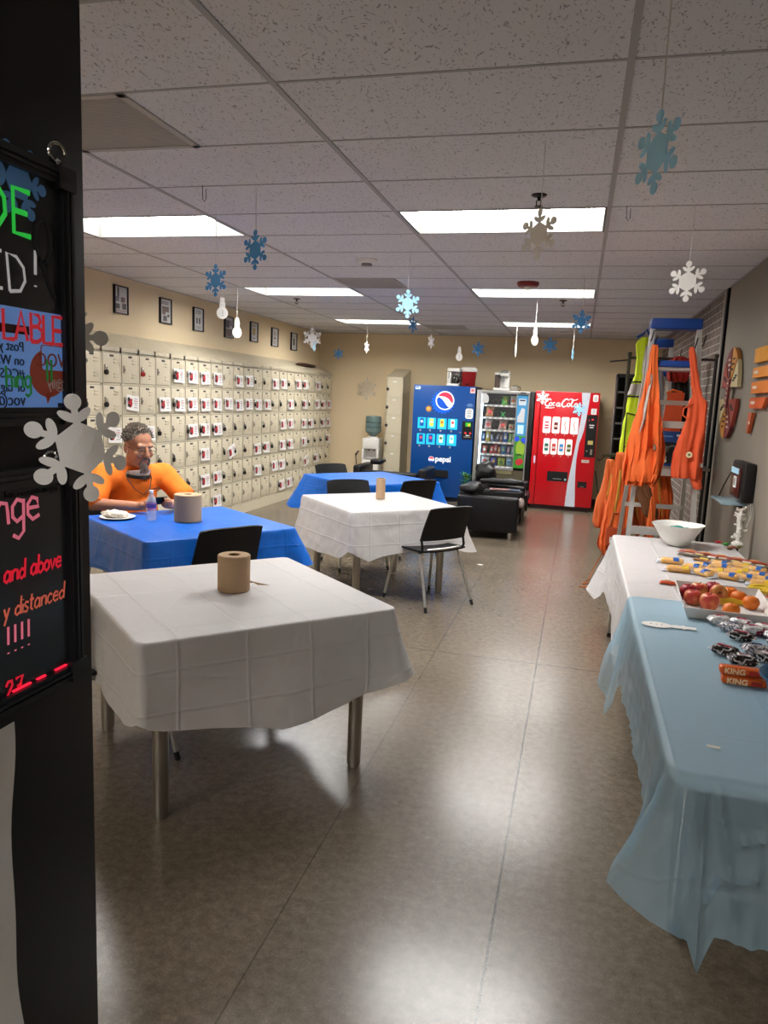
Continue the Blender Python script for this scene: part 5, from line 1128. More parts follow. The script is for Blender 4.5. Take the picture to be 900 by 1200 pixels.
H = [('flake', L_, (.134, 2.067), 2.379, 2.179, -58, 'large light blue paper snowflake hanging nearest the camera at upper right'),
 ('flake', W_, (-.23, 3.371), 2.468, 2.258, -42, 'white paper snowflake hanging across the nearest right ceiling light'),
 ('flake', W_, (.514, 4.508), 2.455, 2.237, -20, 'white paper snowflake hanging farthest right, above the ladder'),
 ('flake', B_, (-1.79, 3.924), 2.52, 2.308, -50, 'blue paper snowflake hanging just right of the left ceiling light'),
 ('flake', B_, (-2.275, 4.405), 2.425, 2.227, -45, 'dark blue paper snowflake hanging above the man, beside a snowman'),
 ('man', W_, (-3.765, 7.448), 2.62, 2.396, 15, 'larger of the two white paper snowmen hanging by the framed certificates'),
 ('man', W_, (-3.647, 7.563), 2.424, 2.212, 35, 'smaller white paper snowman hanging between two framed certificates'),
 ('flake', W_, (-3.455, 9.385), 2.5, 2.242, 0, 'white paper snowflake hanging before the far end of the lockers'),
 ('flake', L_, (-3.64, 9.973), 2.40, 2.22, 75, 'thin light blue paper snowflake seen edge-on under the white one by the lockers'),
 ('flake', B_, (-4.13, 12.55), 2.45, 2.26, 10, 'small blue paper snowflake hanging close to the back left corner'),
 ('flake', W_, (-3.29, 11.396), 2.50, 2.31, 65, 'white paper snowflake seen edge-on under the far left ceiling light'),
 ('flake', L_, (-1.31, 5.595), 2.448, 2.24, 22, 'bright blue paper snowflake hanging at the centre of the ceiling'),
 ('flake', B_, (-2.145, 9.512), 2.68, 2.465, 55, 'blue paper snowflake directly behind the bright blue central one'),
 ('flake', W_, (-1.79, 8.967), 2.41, 2.242, 62, 'white paper snowflake seen edge-on left of the snowman above the blue machine'),
 ('man', W_, (-1.875, 11.659), 2.465, 2.25, 30, 'white paper snowman hanging above the blue soda machine'),
 ('flake', B_, (-1.345, 9.879), 2.412, 2.22, 25, 'blue paper snowflake hanging above the snack machine'),
 ('flake', W_, (-.967, 11.108), 2.52, 2.30, 84, 'white paper snowflake turned fully edge-on, right of the one above the snack machine'),
 ('man', W_, (-.523, 8.213), 2.447, 2.257, 48, 'white paper snowman hanging before the far right ceiling lights'),
 ('flake', B_, (-.43, 9.76), 2.476, 2.28, 12, 'blue paper snowflake hanging above the red soda machine'),
 ('flake', B_, (-.046, 6.504), 2.424, 2.236, 30, 'dark blue paper snowflake at the right end of the far ceiling lights'),
 ('flake', L_, (-.165, 11.323), 2.46, 2.28, 78, 'thin light blue paper snowflake edge-on below the dark blue one at right')]
for (k, m, p, zt_, zb_, ya, lab) in H: hang(k, m, p, zt_, zb_, face(p[0], p[1])+R(ya), lab)

# paper snowflakes stuck on the red machine and the snack machine
def stuck(label, mat, x, z, Rr, y):
    b = MB(Tr(x, y, z)); flake_pts(b, Rr, TF, .0015); tag(b.build('paper_snowflake', mat, None, 0), label, 'snowflake decoration', 'paper snowflakes on the machines')
stuck('white paper snowflake stuck at the top left of the red soda machine', m_pw, -.575, 1.745, .105, YF-.013); stuck('light blue paper snowflake stuck over the end of the script on the red machine', m_pl, -.01, 1.585, .105, YF-.016)
for (x, z, l, pts) in ((-1.475, 1.70, 'grey white paper mitten taped inside the top left of the snack machine window', [(-.045, -.08), (.05, -.075), (.07, -.03), (.06, .03), (.02, .075), (-.045, .075)]), (-.885, 1.45, 'grey white paper cut-out taped on the panel of the snack machine', [(-.06, -.11), (.045, -.11), (.05, .1), (.0, .12), (-.03, .04), (-.065, -.03)])):
    b = MB(Tr(x, YF+.004 if x < -1 else YF+.026, z)); b.prism(pts, .0012, TF); tag(b.build('paper_cutout', M('grey_white_paper', '#c4c6c8', rough=.7), None, 0), l, 'paper decoration')

# ------------------------------------------------------------------ black entrance panel: writing boards, paper sheet
PX = -.85
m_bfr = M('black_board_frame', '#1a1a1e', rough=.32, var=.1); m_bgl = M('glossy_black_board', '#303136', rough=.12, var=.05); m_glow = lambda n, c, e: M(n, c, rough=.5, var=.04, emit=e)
def board(label, y0, y1, z0, z1):
    t = thing('writing_board', label, 'sign board', (PX, 0, 0), 0, 'black writing boards on the entrance wall')
    b = MB(); fw_ = .028
    for a in ((y0, y1, z1-fw_, z1), (y0, y1, z0, z0+fw_), (y0, y0+fw_, z0+fw_, z1-fw_), (y1-fw_, y1, z0+fw_, z1-fw_)):
        b.rect(*a, .022, TX); 
        cx0, cx1, cz0, cz1 = a
        if cx1-cx0 > cz1-cz0: b.rect(cx0, cx1, cz0+.008, cz0+.012, .026, TX); b.rect(cx0, cx1, cz1-.012, cz1-.008, .026, TX)
        else: b.rect(cx0+.008, cx0+.012, cz0, cz1, .026, TX); b.rect(cx1-.012, cx1-.008, cz0, cz1, .026, TX)
    for (cy, cz) in ((y1, z1), (y1, z0), (y0, z1), (y0, z0)):
        sy = -1 if cy == y1 else 1; sz = -1 if cz == z1 else 1
        b.rect(min(cy, cy+sy*.04), max(cy, cy+sy*.04), min(cz, cz+sz*.035), max(cz, cz+sz*.035), .028, TX)
    b.build('frame', m_bfr, t); MB().rect(y0+.02, y1-.02, z0+.02, z1-.02, .012, TX).build('panel', m_bgl, t)
    return t
SF = TX @ Tr(0, 0, .0121)
t1 = board('upper black writing board with green and white words over a painted poster reflection', .52, 1.108, 1.582, 1.99)
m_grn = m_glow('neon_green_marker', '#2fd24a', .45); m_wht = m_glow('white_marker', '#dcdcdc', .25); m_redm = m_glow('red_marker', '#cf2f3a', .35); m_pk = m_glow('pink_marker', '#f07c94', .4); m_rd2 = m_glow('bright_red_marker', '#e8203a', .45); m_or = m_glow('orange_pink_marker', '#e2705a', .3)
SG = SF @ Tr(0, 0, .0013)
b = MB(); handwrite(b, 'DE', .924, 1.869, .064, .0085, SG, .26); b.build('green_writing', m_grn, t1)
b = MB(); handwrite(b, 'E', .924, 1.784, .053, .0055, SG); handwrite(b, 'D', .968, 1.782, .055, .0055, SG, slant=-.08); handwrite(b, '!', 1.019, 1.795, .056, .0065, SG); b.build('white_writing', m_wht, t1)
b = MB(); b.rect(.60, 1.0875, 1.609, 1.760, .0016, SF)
b.build('blue_poster_reflection', M('blue_poster_reflection', '#6f9be0', rough=.35, var=.03, emit=.28), t1)  # poster and its print: a reflection in the gloss, painted on and glowing
P2 = SF @ Tr(0, 0, .0018)
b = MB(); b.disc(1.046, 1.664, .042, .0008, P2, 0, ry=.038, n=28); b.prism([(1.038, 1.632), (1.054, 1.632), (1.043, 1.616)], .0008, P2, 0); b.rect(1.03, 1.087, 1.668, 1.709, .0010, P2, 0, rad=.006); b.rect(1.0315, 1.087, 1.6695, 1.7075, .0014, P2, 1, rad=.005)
b.rect(.90, 1.005, 1.721, 1.734, .0008, P2, 2); b.build('reflected_bubble', [M('rust_red_reflection', '#8c3a2a', rough=.4, emit=.2), M('blue_poster_reflection', '#6f9be0'), M('dark_brown_reflection', '#3a2420')], t1)
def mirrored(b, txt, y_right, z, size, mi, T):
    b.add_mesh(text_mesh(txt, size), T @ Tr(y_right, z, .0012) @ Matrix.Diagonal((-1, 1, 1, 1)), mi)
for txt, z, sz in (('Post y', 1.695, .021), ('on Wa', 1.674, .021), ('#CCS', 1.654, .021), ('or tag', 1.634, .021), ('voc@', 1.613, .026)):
    b = MB(); mirrored(b, txt, .992, z, sz, 0, P2); b.build('reflected_text', M('navy_reflection', '#26304a'), t1, 0)
b = MB(); mirrored(b, 'VOC', 1.086, 1.675, .031, 0, P2 @ Tr(0, 0, .0004)); b.build('reflected_logo_letters', M('rust_red_reflection2', '#a04430'), t1, 0)
b = MB(); mirrored(b, '@lly', 1.084, 1.640, .022, 0, P2); b.build('reflected_handle', M('pale_reflection', '#d8c8c8'), t1, 0)
P3 = P2 @ Tr(0, 0, .0016)
for ch, x in (('L', .950), ('A', .974), ('B', 1.008), ('L', 1.036), ('E', 1.058)):
    b = MB(); handwrite(b, ch, x, 1.712, .043, .007, P3); b.build('red_letter', m_redm, t1)
b = MB(); handwrite(b, 'hing', .952, 1.640, .032, .005, P3, .14); b.build('green_scribble', M('dark_green_marker', '#2fa04a', rough=.5, emit=.1), t1)
b = MB(); handwrite(b, 'll', 1.040, 1.652, .034, .0055, P3, .25); b.build('green_strokes', M('dark_green_marker', '#2fa04a'), t1)
b = MB(); flake_pts(b, .058, SF @ Tr(.995, 1.945, .0) @ Rz(.5), .0012); b.build('blue_snowflake_mark', M('dusty_blue_mark', '#4f7fb4', rough=.5, emit=.08), t1, 0)
b = MB(); QF = SF @ Matrix.Diagonal((1, 1, .15, 1))
b.tube([QF @ V((1.043+.018*math.cos(a), 1.868+.034*math.sin(a), .0002)) for a in [k*math.pi/12 for k in range(-8, 16)]], .0045, 5); b.tube([QF @ V(p) for p in ((1.04, 1.835, 0), (1.066, 1.785, 0))], .0045, 5); b.build('reflected_letter', M('dark_grey_reflection', '#1a1b20'), t1)  # letter reflected in the glossy board, painted on as a dark loop
t2 = board('lower black writing board with pink and red handwriting', .50, 1.113, 1.132, 1.514)
b = MB(); mirrored(b, 'my customers and', 1.063, 1.472, .016, 0, SF); b.build('small_reflected_line', M('black_print', '#0a0a0c'), t2, 0)  # mirrored line of text, a reflection painted on the board
b = MB(); handwrite(b, 'enge', .89, 1.432, .064, .0065, SG, .12); b.build('pink_writing', m_pk, t2)
b = MB(); handwrite(b, 'and above', .935, 1.341, .031, .005, SG, .1, slant=.1); b.build('red_writing', m_rd2, t2)
b = MB(); handwrite(b, 'y distanced', .931, 1.284, .029, .0042, SG, .11, slant=.15); b.build('orange_writing', m_or, t2)
b = MB(); handwrite(b, '!!!!', .936, 1.226, .044, .005, SG, .24); b.build('exclamation_marks', m_pk, t2)
b = MB(); handwrite(b, '27', .929, 1.152, .03, .0055, SG, .2, slant=.1); b.build('number_writing', m_rd2, t2)
for a, c in ((.945, .985), (1.0, 1.02), (1.045, 1.075)): MB().rect(a, c, 1.161, 1.1635, .004, SF).build('edge_glow', m_glow('red_edge_light', '#f0203c', 1.2), t2, 0)
for (y, z, l, rr) in ((1.082, 2.012, 'ring hook holding the upper writing board', .014), (1.048, 1.527, 'chrome hook above the lower writing board', .01), (1.102, 1.205, 'chrome hook at the side of the lower writing board', .01)):
    t = thing('wall_hook', l, 'hook', (PX, y, z), 0, 'chrome hooks on the entrance wall')
    b = MB(); b.tube([(.012+rr*.3*math.cos(a), rr*math.cos(a), rr*math.sin(a)) for a in [k*math.pi/8 for k in range(14)]], .0028, 8); b.build('ring', m_chrome, t); MB().cyl((.0, 0, -rr), (.014, 0, -rr), .005).build('screw', m_chrome, t)
# big white paper snowflake on the corner of the boards
t = thing('paper_snowflake', 'big white bent paper snowflake hanging between the two writing boards', 'snowflake decoration', (-.762, 1.02, 1.551), face(-.762, 1.02)+R(14))
b = MB(); flake_pts(b, .084, TF @ Rz(R(8)), .0018)
b.bm.normal_update(); bmesh.ops.triangulate(b.bm, faces=b.bm.faces[:])
bmesh.ops.subdivide_edges(b.bm, edges=[e for e in b.bm.edges if e.calc_length() > .02], cuts=2)
bmesh.ops.triangulate(b.bm, faces=b.bm.faces[:])
for v in b.bm.verts: v.co.y += -.02*math.cos(v.co.x*26)+.012*math.sin(v.co.z*20+v.co.x*15)
b.build('cutout', m_pw, t, 0); _q = Rz(-t.rotation_euler.z) @ (V((-.826, 1.10, 1.622))-t.location); MB().tube([V((-.010, -.016, .080)), _q], .0012, 5).build('string', m_cord, t)
hang('flake', m_pw, (-1.021, 1.30), 1.843, 1.643, face(-1.021, 1.30)+R(0), 'white paper snowflake mostly hidden behind the edge of the black wall', R(30))
t = MB(); t.shell(lambda u, v: (PX+.012+.006*math.sin(v*7)+.004*math.sin(v*17+u*4), .60+u*(.337+.008*(1-v)+.005*math.sin(v*9)), .28+v*.835), 10, 30, .0012)
tag(t.build('paper_sheet', M('white_notice_paper', '#d5d4d2', rough=.8, var=.06, bump=.2, bscale=30)), 'long white sheet of paper on the black wall below the boards', 'paper')
# ------------------------------------------------------------------ long food tables on the right
def folding_table(label, x0, x1, y0, y1, z, ins):
    t = thing('folding_table', label, 'table', ((x0+x1)/2, (y0+y1)/2, 0), 0, 'folding tables along the right wall'); w, d = (x1-x0)/2, (y1-y0)/2
    MB().rect(-w, w, -d, d, .043, None, 0, z-.045, rad=.06).build('tabletop', M('light_grey_tabletop', '#dededc', rough=.5), t)
    for s in (-1, 1):
        XI = .03 if ins[0 if s < 0 else 1] < .1 else .12; yy = s*(d-ins[0 if s < 0 else 1])
        for x in (-1, 1):
            l = MB(); l.box(x*(w-XI)-.014, x*(w-XI)+.014, yy-.014, yy+.014, .02, z-.045); l.box(x*(w-XI)-.017, x*(w-XI)+.017, yy-.017, yy+.017, 0, .03, 1); l.build('leg', [m_steel, m_blackp], t)
        b = MB(); b.tube([(-(w-XI), yy, .16), (w-XI, yy, .16)], .011, 8); b.tube([(0, yy, .16), (0, yy-s*.45, z-.05)], .009, 8); b.build('leg_brace', m_steel, t)
ZR = .742
folding_table('folding table under the light blue cloth, nearest the camera', .305, 1.075, 1.915, 3.715, ZR-.002, (.42, .5)); folding_table('folding table with a steel leg showing under the white cloth on the right', .305, 1.075, 3.72, 5.52, ZR-.002, (.5, .05))
m_lb = film('light_blue_film_cloth', '#b2d4e8', alpha=.5, transl=.3, crease=.35, pitch=.31)
tag(drape('tablecloth', wcl(0, 'e'), [(.303, 3.69), (1.077, 3.69), (1.077, 5.525), (.303, 5.525)], ZR, [(0, .36), (.1, .2), (.9, .2), (1, .3), (1.5, .25), (2, .36), (2.5, .36), (2.95, .36), (3.02, .42), (3.1, .46), (3.25, .32), (3.55, .34), (3.7, .5), (3.9, .40)], [(0, .01), (.5, .01), (1, .02), (1.5, .01), (2, .02), (2.5, .02), (2.93, .04), (3.02, .16), (3.12, .09), (3.3, .02), (3.6, .02), (3.75, .04), (3.9, .01)], 21, fold=.02), 'white plastic tablecloth on the far food table by the right wall', 'tablecloth', 'plastic tablecloths')
tag(drape('tablecloth', m_lb, [(.298, 1.905), (1.08, 1.905), (1.08, 3.722), (.298, 3.722)], ZR+.0015, [(.02, .38), (.06, .42), (.10, .51), (.14, .41), (.5, .42), (.9, .42), (1, .4), (1.5, .3), (1.98, .3), (2.05, .1), (2.5, .08), (2.94, .1), (3.0, .30), (3.05, .40), (3.13, .54), (3.2, .34), (3.6, .28), (3.80, .27), (3.93, .28), (3.985, .30)], [(.02, .13), (.06, .05), (.1, .05), (.14, .02), (.5, .015), (.9, .02), (1, .03), (1.5, .01), (2, .01), (2.5, .002), (2.95, .0), (3.0, .08), (3.06, .09), (3.2, .02), (3.6, .005), (3.85, .01), (3.95, .07), (3.99, .15)], 33, fold=.014, rad=.055, m=84, nl=26, pleat=.0035, creases=((.045, .0, .02, 1, -.035, .022), (.075, .1, .085, 1, .03, .02), (.115, .02, .2, .8, .02, .02), (.10, .62, .26, .55, .03, .022), (.2, .35, .28, .3, .02, .018), (.28, .05, .42, .9, .015, .02), (-.05, .0, -.045, 1, -.02, .02), (.5, .2, .75, .7, .012, .018), (3.1, .1, 3.09, 1, -.03, .02))), 'light blue see-through plastic tablecloth on the near food table', 'tablecloth', 'plastic tablecloths')

ZB = ZR+.003
# bowl with teal packets, branch ornament, small candies
t = thing('serving_bowl', 'white bowl with a wavy rim on the far food table', 'bowl', (.70, 5.28, ZB))
wob = lambda a, j: 1+(.05*math.sin(4*a+.6) if j in (5, 6, 7) else .03*math.sin(4*a+.6) if j in (4, 8) else 0)
MB().lathe([(.0, 0), (.06, 0), (.075, .012), (.11, .055), (.135, .10), (.158, .135), (.166, .146), (.158, .142), (.128, .10), (.1, .055), (.065, .016), (.0, .012)], 48, cap=False, wob=wob).build('bowl', m_white, t)
mt = M('teal_wrapper', '#1c8c86', rough=.35, var=.2)
for k, (x, y, z, a, l) in enumerate(((-.06, -.03, .11, .3, 'left'), (.0, .0, .118, -.4, 'middle'), (.05, -.02, .112, .9, 'right'))):
    o = thing('candy_packet', 'teal wrapped packet in the white bowl, %s one' % l, 'candy', (.70+x, 5.28+y, ZB+z), a, 'teal packets in the white bowl'); b = MB(Rx(.3)); b.ell((0, 0, 0), (.042, .022, .016), 16, 10); b.build('wrapper', mt, o); b = MB(Rx(.3)); b.box(.036, .055, -.018, .018, -.002, .002); b.box(-.055, -.036, -.018, .018, -.002, .002); b.build('wrapper_end', mt, o)
b = MB(Tr(.70, 5.28, ZB+.05)); b.ell((0, 0, 0), (.085, .085, .045), 24, 10); tag(b.build('candy_pile', mt), 'teal wrapped candy filling the bottom of the white bowl', 'candy', None, 'stuff')
t = thing('branch_ornament', 'white feathery branch ornament standing by the right wall', 'ornament', (1.115, 5.46, ZB)); mwb = M('frosted_white', '#dedbd3', rough=.7)
MB().lathe([(.0, 0), (.04, 0), (.042, .015), (.03, .03), (.0, .034)], 20, cap=False).build('base', mwb, t)
rn = random.Random(9); b = MB(); b.tube([(0, 0, .03), (.004, .0, .1), (-.006, 0, .18), (.0, 0, .25)], [.018, .02, .018, .008], 8)
for k in range(46):
    z = rn.uniform(.05, .27); a = rn.uniform(0, 6.28); l = rn.uniform(.02, .045); d = V((math.cos(a), math.sin(a), rn.uniform(.0, .9))).normalized(); b.tube([(0, 0, z), d*l*.6+V((0, 0, z)), d*l+V((0, 0, z-.004))], [.006, .005, .003], 5); b.ell(d*l+V((0, 0, z)), (.007, .007, .007), 6, 5)
b.build('branches', mwb, t)
b = MB()
for q in (-1, 0, 1): b.tube([(0, 0, .2), (.02+q*.02, q*.02, .27), (.05+q*.02, q*.03, .29), (.06+q*.012, q*.03, .2), (.04, q*.02, .13)], .0016, 5)
b.build('wire_loops', m_cord, t)
def candy(name, label, x, y, c, r_=(.02, .014, .01), a=0, grp='small candies by the ornament'):
    o = thing(name, label, 'candy', (x, y, ZB), a, grp); b = MB(); b.ell((0, 0, r_[2]), r_, 14, 8); b.build('wrapper', M('candy_'+c, c, rough=.3, var=.2, scale=60), o); b = MB()
    for s in (-1, 1): b.prism([(s*r_[0]*.85, -.003), (s*r_[0]*1.5, -r_[1]*.8), (s*r_[0]*1.5, r_[1]*.8), (s*r_[0]*.85, .003)][::s], .002, Tr(0, 0, r_[2]))
    b.build('twisted_end', M('candy_'+c, c), o)
candy('candy', 'red candy beside the branch ornament', 1.0, 5.50, '#b01f2c'); candy('candy', 'green candy beside the branch ornament', 1.035, 5.42, '#3f8a35', (.024, .016, .013), .4); candy('candy', 'dark red candy in front of the branch ornament', 1.06, 5.33, '#7a1f22', (.024, .014, .01), -.3); candy('candy', 'brown candy in front of the branch ornament', 1.035, 5.28, '#6a4a22', (.022, .014, .01), .2); candy('candy', 'olive candy at the foot of the ornament', 1.10, 5.35, '#6a6a24', (.02, .014, .01), .8)
# rows of stick packs
def stick(label, x, y, l, w, c1, c2, a=0, grp='snack sticks lying in rows', nm='snack_stick'):
    o = thing(nm, label, 'snack', (x, y, ZB), a, grp); b = MB(); b.loft([[(q*l/2, w*k*math.cos(s), .001+.009*h*(1+math.sin(s))) for s in [i*math.pi/5 for i in range(10)]] for q, k, h in ((-1, .75, .15), (-.9, .85, .3), (-.8, .8, .9), (0, .85, 1.1), (.8, .8, .9), (.9, .85, .3), (1, .75, .15))]); b.build('wrapper', M('stick_'+c1, c1, rough=.3, var=.25, scale=50), o)
    b = MB(); b.loft([[(q*l/2, w*.55*math.cos(s), .006+.0095*(1+math.sin(s))) for s in [i*math.pi/4 for i in range(8)]] for q in (-.35, .3)]); b.build('print', M('stick_'+c2, c2, rough=.3, var=.3, scale=80), o)
def rowlab(i, n): return ['leftmost', 'second from left', 'third from left', 'fourth from left', 'fifth from left', 'sixth from left', 'seventh from left', 'eighth from left', 'ninth from left', 'tenth from left'][i]
for i in range(5): stick('red brown snack stick at the back of the food, %s in its row' % rowlab(i, 5), .755+i*.085, 5.02-i*.045, .16, .013, ['#a3452e', '#8c3a2a'][i % 2], '#c98a5a', R(-20))
for i in range(7): stick('dark printed snack stick in the second row, %s' % rowlab(i, 7), .73+i*.062, 4.90-i*.032+(i % 2)*.03, .15, .016, ['#5a4f48', '#74604a', '#665a40', '#7c4a3c'][i % 4], ['#b8b09a', '#c8b878', '#d8d0c8'][i % 3], R(-34))
for i in range(6): stick('brown and yellow snack stick in the third row, %s' % rowlab(i, 6), .80+i*.056, 4.76-i*.028, .15, .017, ['#8a5c34', '#7a6440', '#94482e'][i % 3], ['#d0b45a', '#c8c0a8'][i % 2], R(-38))
# packaged yellow cakes
m_cake = M('golden_sponge', '#e0a010', rough=.55, var=.3, scale=50); m_wrapc = M('clear_wrapper', '#ffffff', rough=.15, alpha=.14, var=0, bump=1, bscale=45); m_blue_w = M('blue_wrapper_print', '#2a5ea8', rough=.3, var=.3, scale=60); m_yel_w = M('yellow_wrapper_print', '#dcb62e', rough=.35, var=.2, scale=40)
m_wht_w = M('white_blue_film', '#c9d2e0', rough=.2, var=.3, scale=90, bump=.5)
def cake(label, x, y, a, l=.13, w=.026, blue=True):
    o = thing('packaged_cake', label, 'packaged cake', (x, y, ZB), a, 'packaged yellow cakes on the white cloth')
    b = MB()
    for s in (-1, 1): b.cap((-l/2+w*.7, s*w*.52, w*.62), (l/2-w*.7, s*w*.52, w*.62), w*.6, n=12)
    b.build('cake', m_cake, o)
    b = MB(); b.loft([[(q*l/2, w*1.25*k*math.cos(s), max(.0005, w*.66+w*.72*h*math.sin(s))) for s in [i*math.pi/8 for i in range(16)]] for q, k, h in ((-1.3, 1.0, .05), (-1.12, .95, .15), (-.98, 1.0, .9), (0, 1.04, 1.05), (.98, 1.0, .9), (1.12, .95, .15), (1.3, 1.0, .05))]); b.build('wrapper', m_wrapc, o)
    q = -1 if blue else 1; b = MB(); b.loft([[((q*.1+f)*l/2, w*1.27*k*math.cos(s), max(.0008, w*.66+w*.79*h*math.sin(s))) for s in [.25+i*(math.pi-.5)/8 for i in range(9)]+[math.pi-.3-i*(math.pi-.6)/8 for i in range(9)]] for f, k, h in ((.15, 1.0, 1.02), (.45, 1.0, 1.02), (.62, 1., 1.0))]); b.build('wrapper_print', m_blue_w if blue else m_yel_w, o)
    for e_ in (-1, 1): MB().box(e_*l*.59-.012, e_*l*.59+.012, -w*1.2, w*1.2, .004, .008, 0, .002).build('crimped_end', m_wht_w, o)
cakes = [(.60, 4.62, -.08, 'leftmost at the back'), (.61, 4.40, -.12, 'leftmost at the front'), (.765, 4.56, -.5, 'second from the left at the back'), (.735, 4.36, -.9, 'just behind the tray at the left'), (.80, 4.42, -.2, 'behind the green tipped apple'), (.86, 4.56, -.3, 'third at the back'), (.86, 4.33, -.4, 'behind the banana in the tray'), (.95, 4.5, -.3, 'fourth at the back'), (.945, 4.33, -.25, 'behind the oranges'), (1.03, 4.42, -.35, 'fifth at the back, near the wall'), (1.0, 4.22, -.3, 'at the far right corner of the tray'), (1.05, 4.58, -.5, 'farthest back at right'), (.70, 4.49, -.35, 'between the two leftmost and the third'), (.90, 4.43, -.15, 'in the middle of the cluster'), (1.04, 4.32, -.4, 'near the wall behind the loose bananas'), (.88, 4.66, -.45, 'nearest the snack sticks at centre'), (.985, 4.66, -.4, 'nearest the snack sticks at right')]
for i, (x, y, a, l) in enumerate(cakes): cake('packaged yellow cake on the white cloth, %s' % l, x, y, a, .135 if i < 2 else .115, .027, i % 3 != 1)
def banana(label, x, y, z, a, l=.17, grp='bananas'):
    o = thing('banana', label, 'banana', (x, y, z), a, grp); n = 12; pts = [(l*(.5-k/n)*1.0, .045*(1-((k/n-.5)*2)**2)-.02, 0) for k in range(n+1)]
    MB(Tr(0, 0, .017)).tube(pts, [.005]+[.010+.0075*math.sin(math.pi*min(1, max(0, (k-.3)/(n-.6))))**.5 for k in range(1, n)]+[.005], 6).build('fruit', M('banana_yellow', '#ecc83a', rough=.5, var=.12, scale=20), o); MB(Tr(0, 0, .017)).tube([pts[0], (pts[0][0]+.02, pts[0][1]-.012, .004)], .005, 6).build('stem', M('banana_stem', '#6a5a24', rough=.7), o)
banana('loose banana at the right edge behind the tray', .965, 4.02, ZB, R(-20)); banana('second loose banana at the right edge, farther back', 1.0, 4.10, ZB, R(-12))
candy('candy', 'bright red orange candy bar at the right edge by the loose bananas', 1.0, 3.93, '#d8452a', (.05, .016, .01), -.1, 'orange bars')
stick('short red bar on the white cloth left of the tray', .515, 4.05, .085, .022, '#c4502e', '#e0a080', -.08, 'red bars', 'candy_bar')
# tray with fruit
t = thing('fruit_tray', 'white cardboard tray holding apples, oranges and a banana', 'tray', (.715, 3.665, ZB), R(-3)); m_trw = M('white_cardboard', '#d9d4d0', rough=.6, var=.03)
tw, td, thh, th = .19, .265, .05, .003
MB().box(-tw+.02, tw-.02, -td+.02, td-.02, 0, .004).build('bottom', m_trw, t)
for (x0, y0, x1, y1) in ((-1, -1, 1, -1), (1, -1, 1, 1), (1, 1, -1, 1), (-1, 1, -1, -1)):
    b = MB(); q = [V((x*(tw-.02), y*(td-.02), .001)) for x, y in ((x0, y0), (x1, y1))] + [V((x*tw, y*td, thh)) for x, y in ((x1, y1), (x0, y0))]; n = (q[1]-q[0]).cross(q[3]-q[0]).normalized()*th
    v = [b._v(p) for p in q]+[b._v(p+n) for p in q]
    for f in ((0, 1, 2, 3), (7, 6, 5, 4), (0, 4, 5, 1), (1, 5, 6, 2), (2, 6, 7, 3), (3, 7, 4, 0)): b._f([v[i] for i in f])
    b.build('side', m_trw, t, 0)
ZTr = ZB+.004
def fruit_mat(name, c1, c2, sc, r_=.35):
    m = M(name, c1, rough=r_, var=.1); N, L = nodes(m); p = N['Principled BSDF']; tc = N.new('ShaderNodeTexCoord'); n = N.new('ShaderNodeTexNoise'); n.inputs['Scale'].default_value = sc; n.inputs['Detail'].default_value = 3; L.new(tc.outputs['Object'], n.inputs[0]); rp = N.new('ShaderNodeValToRGB'); rp.color_ramp.elements[0].position = .4; rp.color_ramp.elements[1].position = .65; rp.color_ramp.elements[0].color = (*lin(c1), 1); rp.color_ramp.elements[1].color = (*lin(c2), 1); L.new(n.outputs[0], rp.inputs[0]); L.new(rp.outputs[0], p.inputs['Base Color']); return m
ma1 = fruit_mat('apple_dark_red', '#8f1626', '#b03238', 20); ma2 = fruit_mat('apple_blush', '#c4453c', '#d8905c', 22); ma3 = fruit_mat('apple_yellow_red', '#b83a34', '#dcb25a', 14)
apple_prof = [(0, .008), (.012, .003), (.022, 0), (.032, .006), (.039, .022), (.041, .038), (.037, .054), (.026, .064), (.014, .065), (.005, .058), (0, .052)]
def apple(label, x, y, z, m, rx=0, ry=0, s=1):
    o = thing('apple', label, 'apple', (x, y, z), 0, 'apples in the tray'); o.rotation_euler = (rx, ry, 0); b = MB(Matrix.Scale(s, 4) @ (Tr(0, 0, .033) if rx or ry else I4) @ (Tr(0, 0, -.033) if rx or ry else I4)); b.lathe(apple_prof, 28, cap=False, wob=lambda a, j: 1+.025*math.sin(5*a)*(1 if j in (1, 2, 3, 7, 8) else 0)); b.build('fruit', m, o, 80); MB(Matrix.Scale(s, 4)).tube([(0, 0, .052), (.002, 0, .066), (.006, 0, .074)], .0017, 6).build('stem', M('brown_stem', '#4a3620'), o)
apple('dark red apple at the left end of the tray', .578, 3.775, ZTr, ma1); apple('pale red apple at the front left of the tray', .583, 3.66, ZTr, ma2, 0, 0, 1.02); apple('pink red apple at the front of the tray, beside the banana', .645, 3.60, ZTr, ma2, 0, 0, 1.08); apple('orange red apple behind the dark red one', .633, 3.83, ZTr, ma3, 0, 0, 1.0); apple('dark red apple at the back of the tray', .705, 3.88, ZTr, ma1); apple('yellow and red apple with its stem end turned to the camera', .705, 3.775, ZTr+.038, ma3, R(75), 0)
banana('banana lying in the fruit tray', .745, 3.70, ZTr, R(22), .16, 'fruit tray banana')
mo_ = M('orange_peel', '#e2761a', rough=.45, var=.08, scale=40, bump=.25, bscale=180)
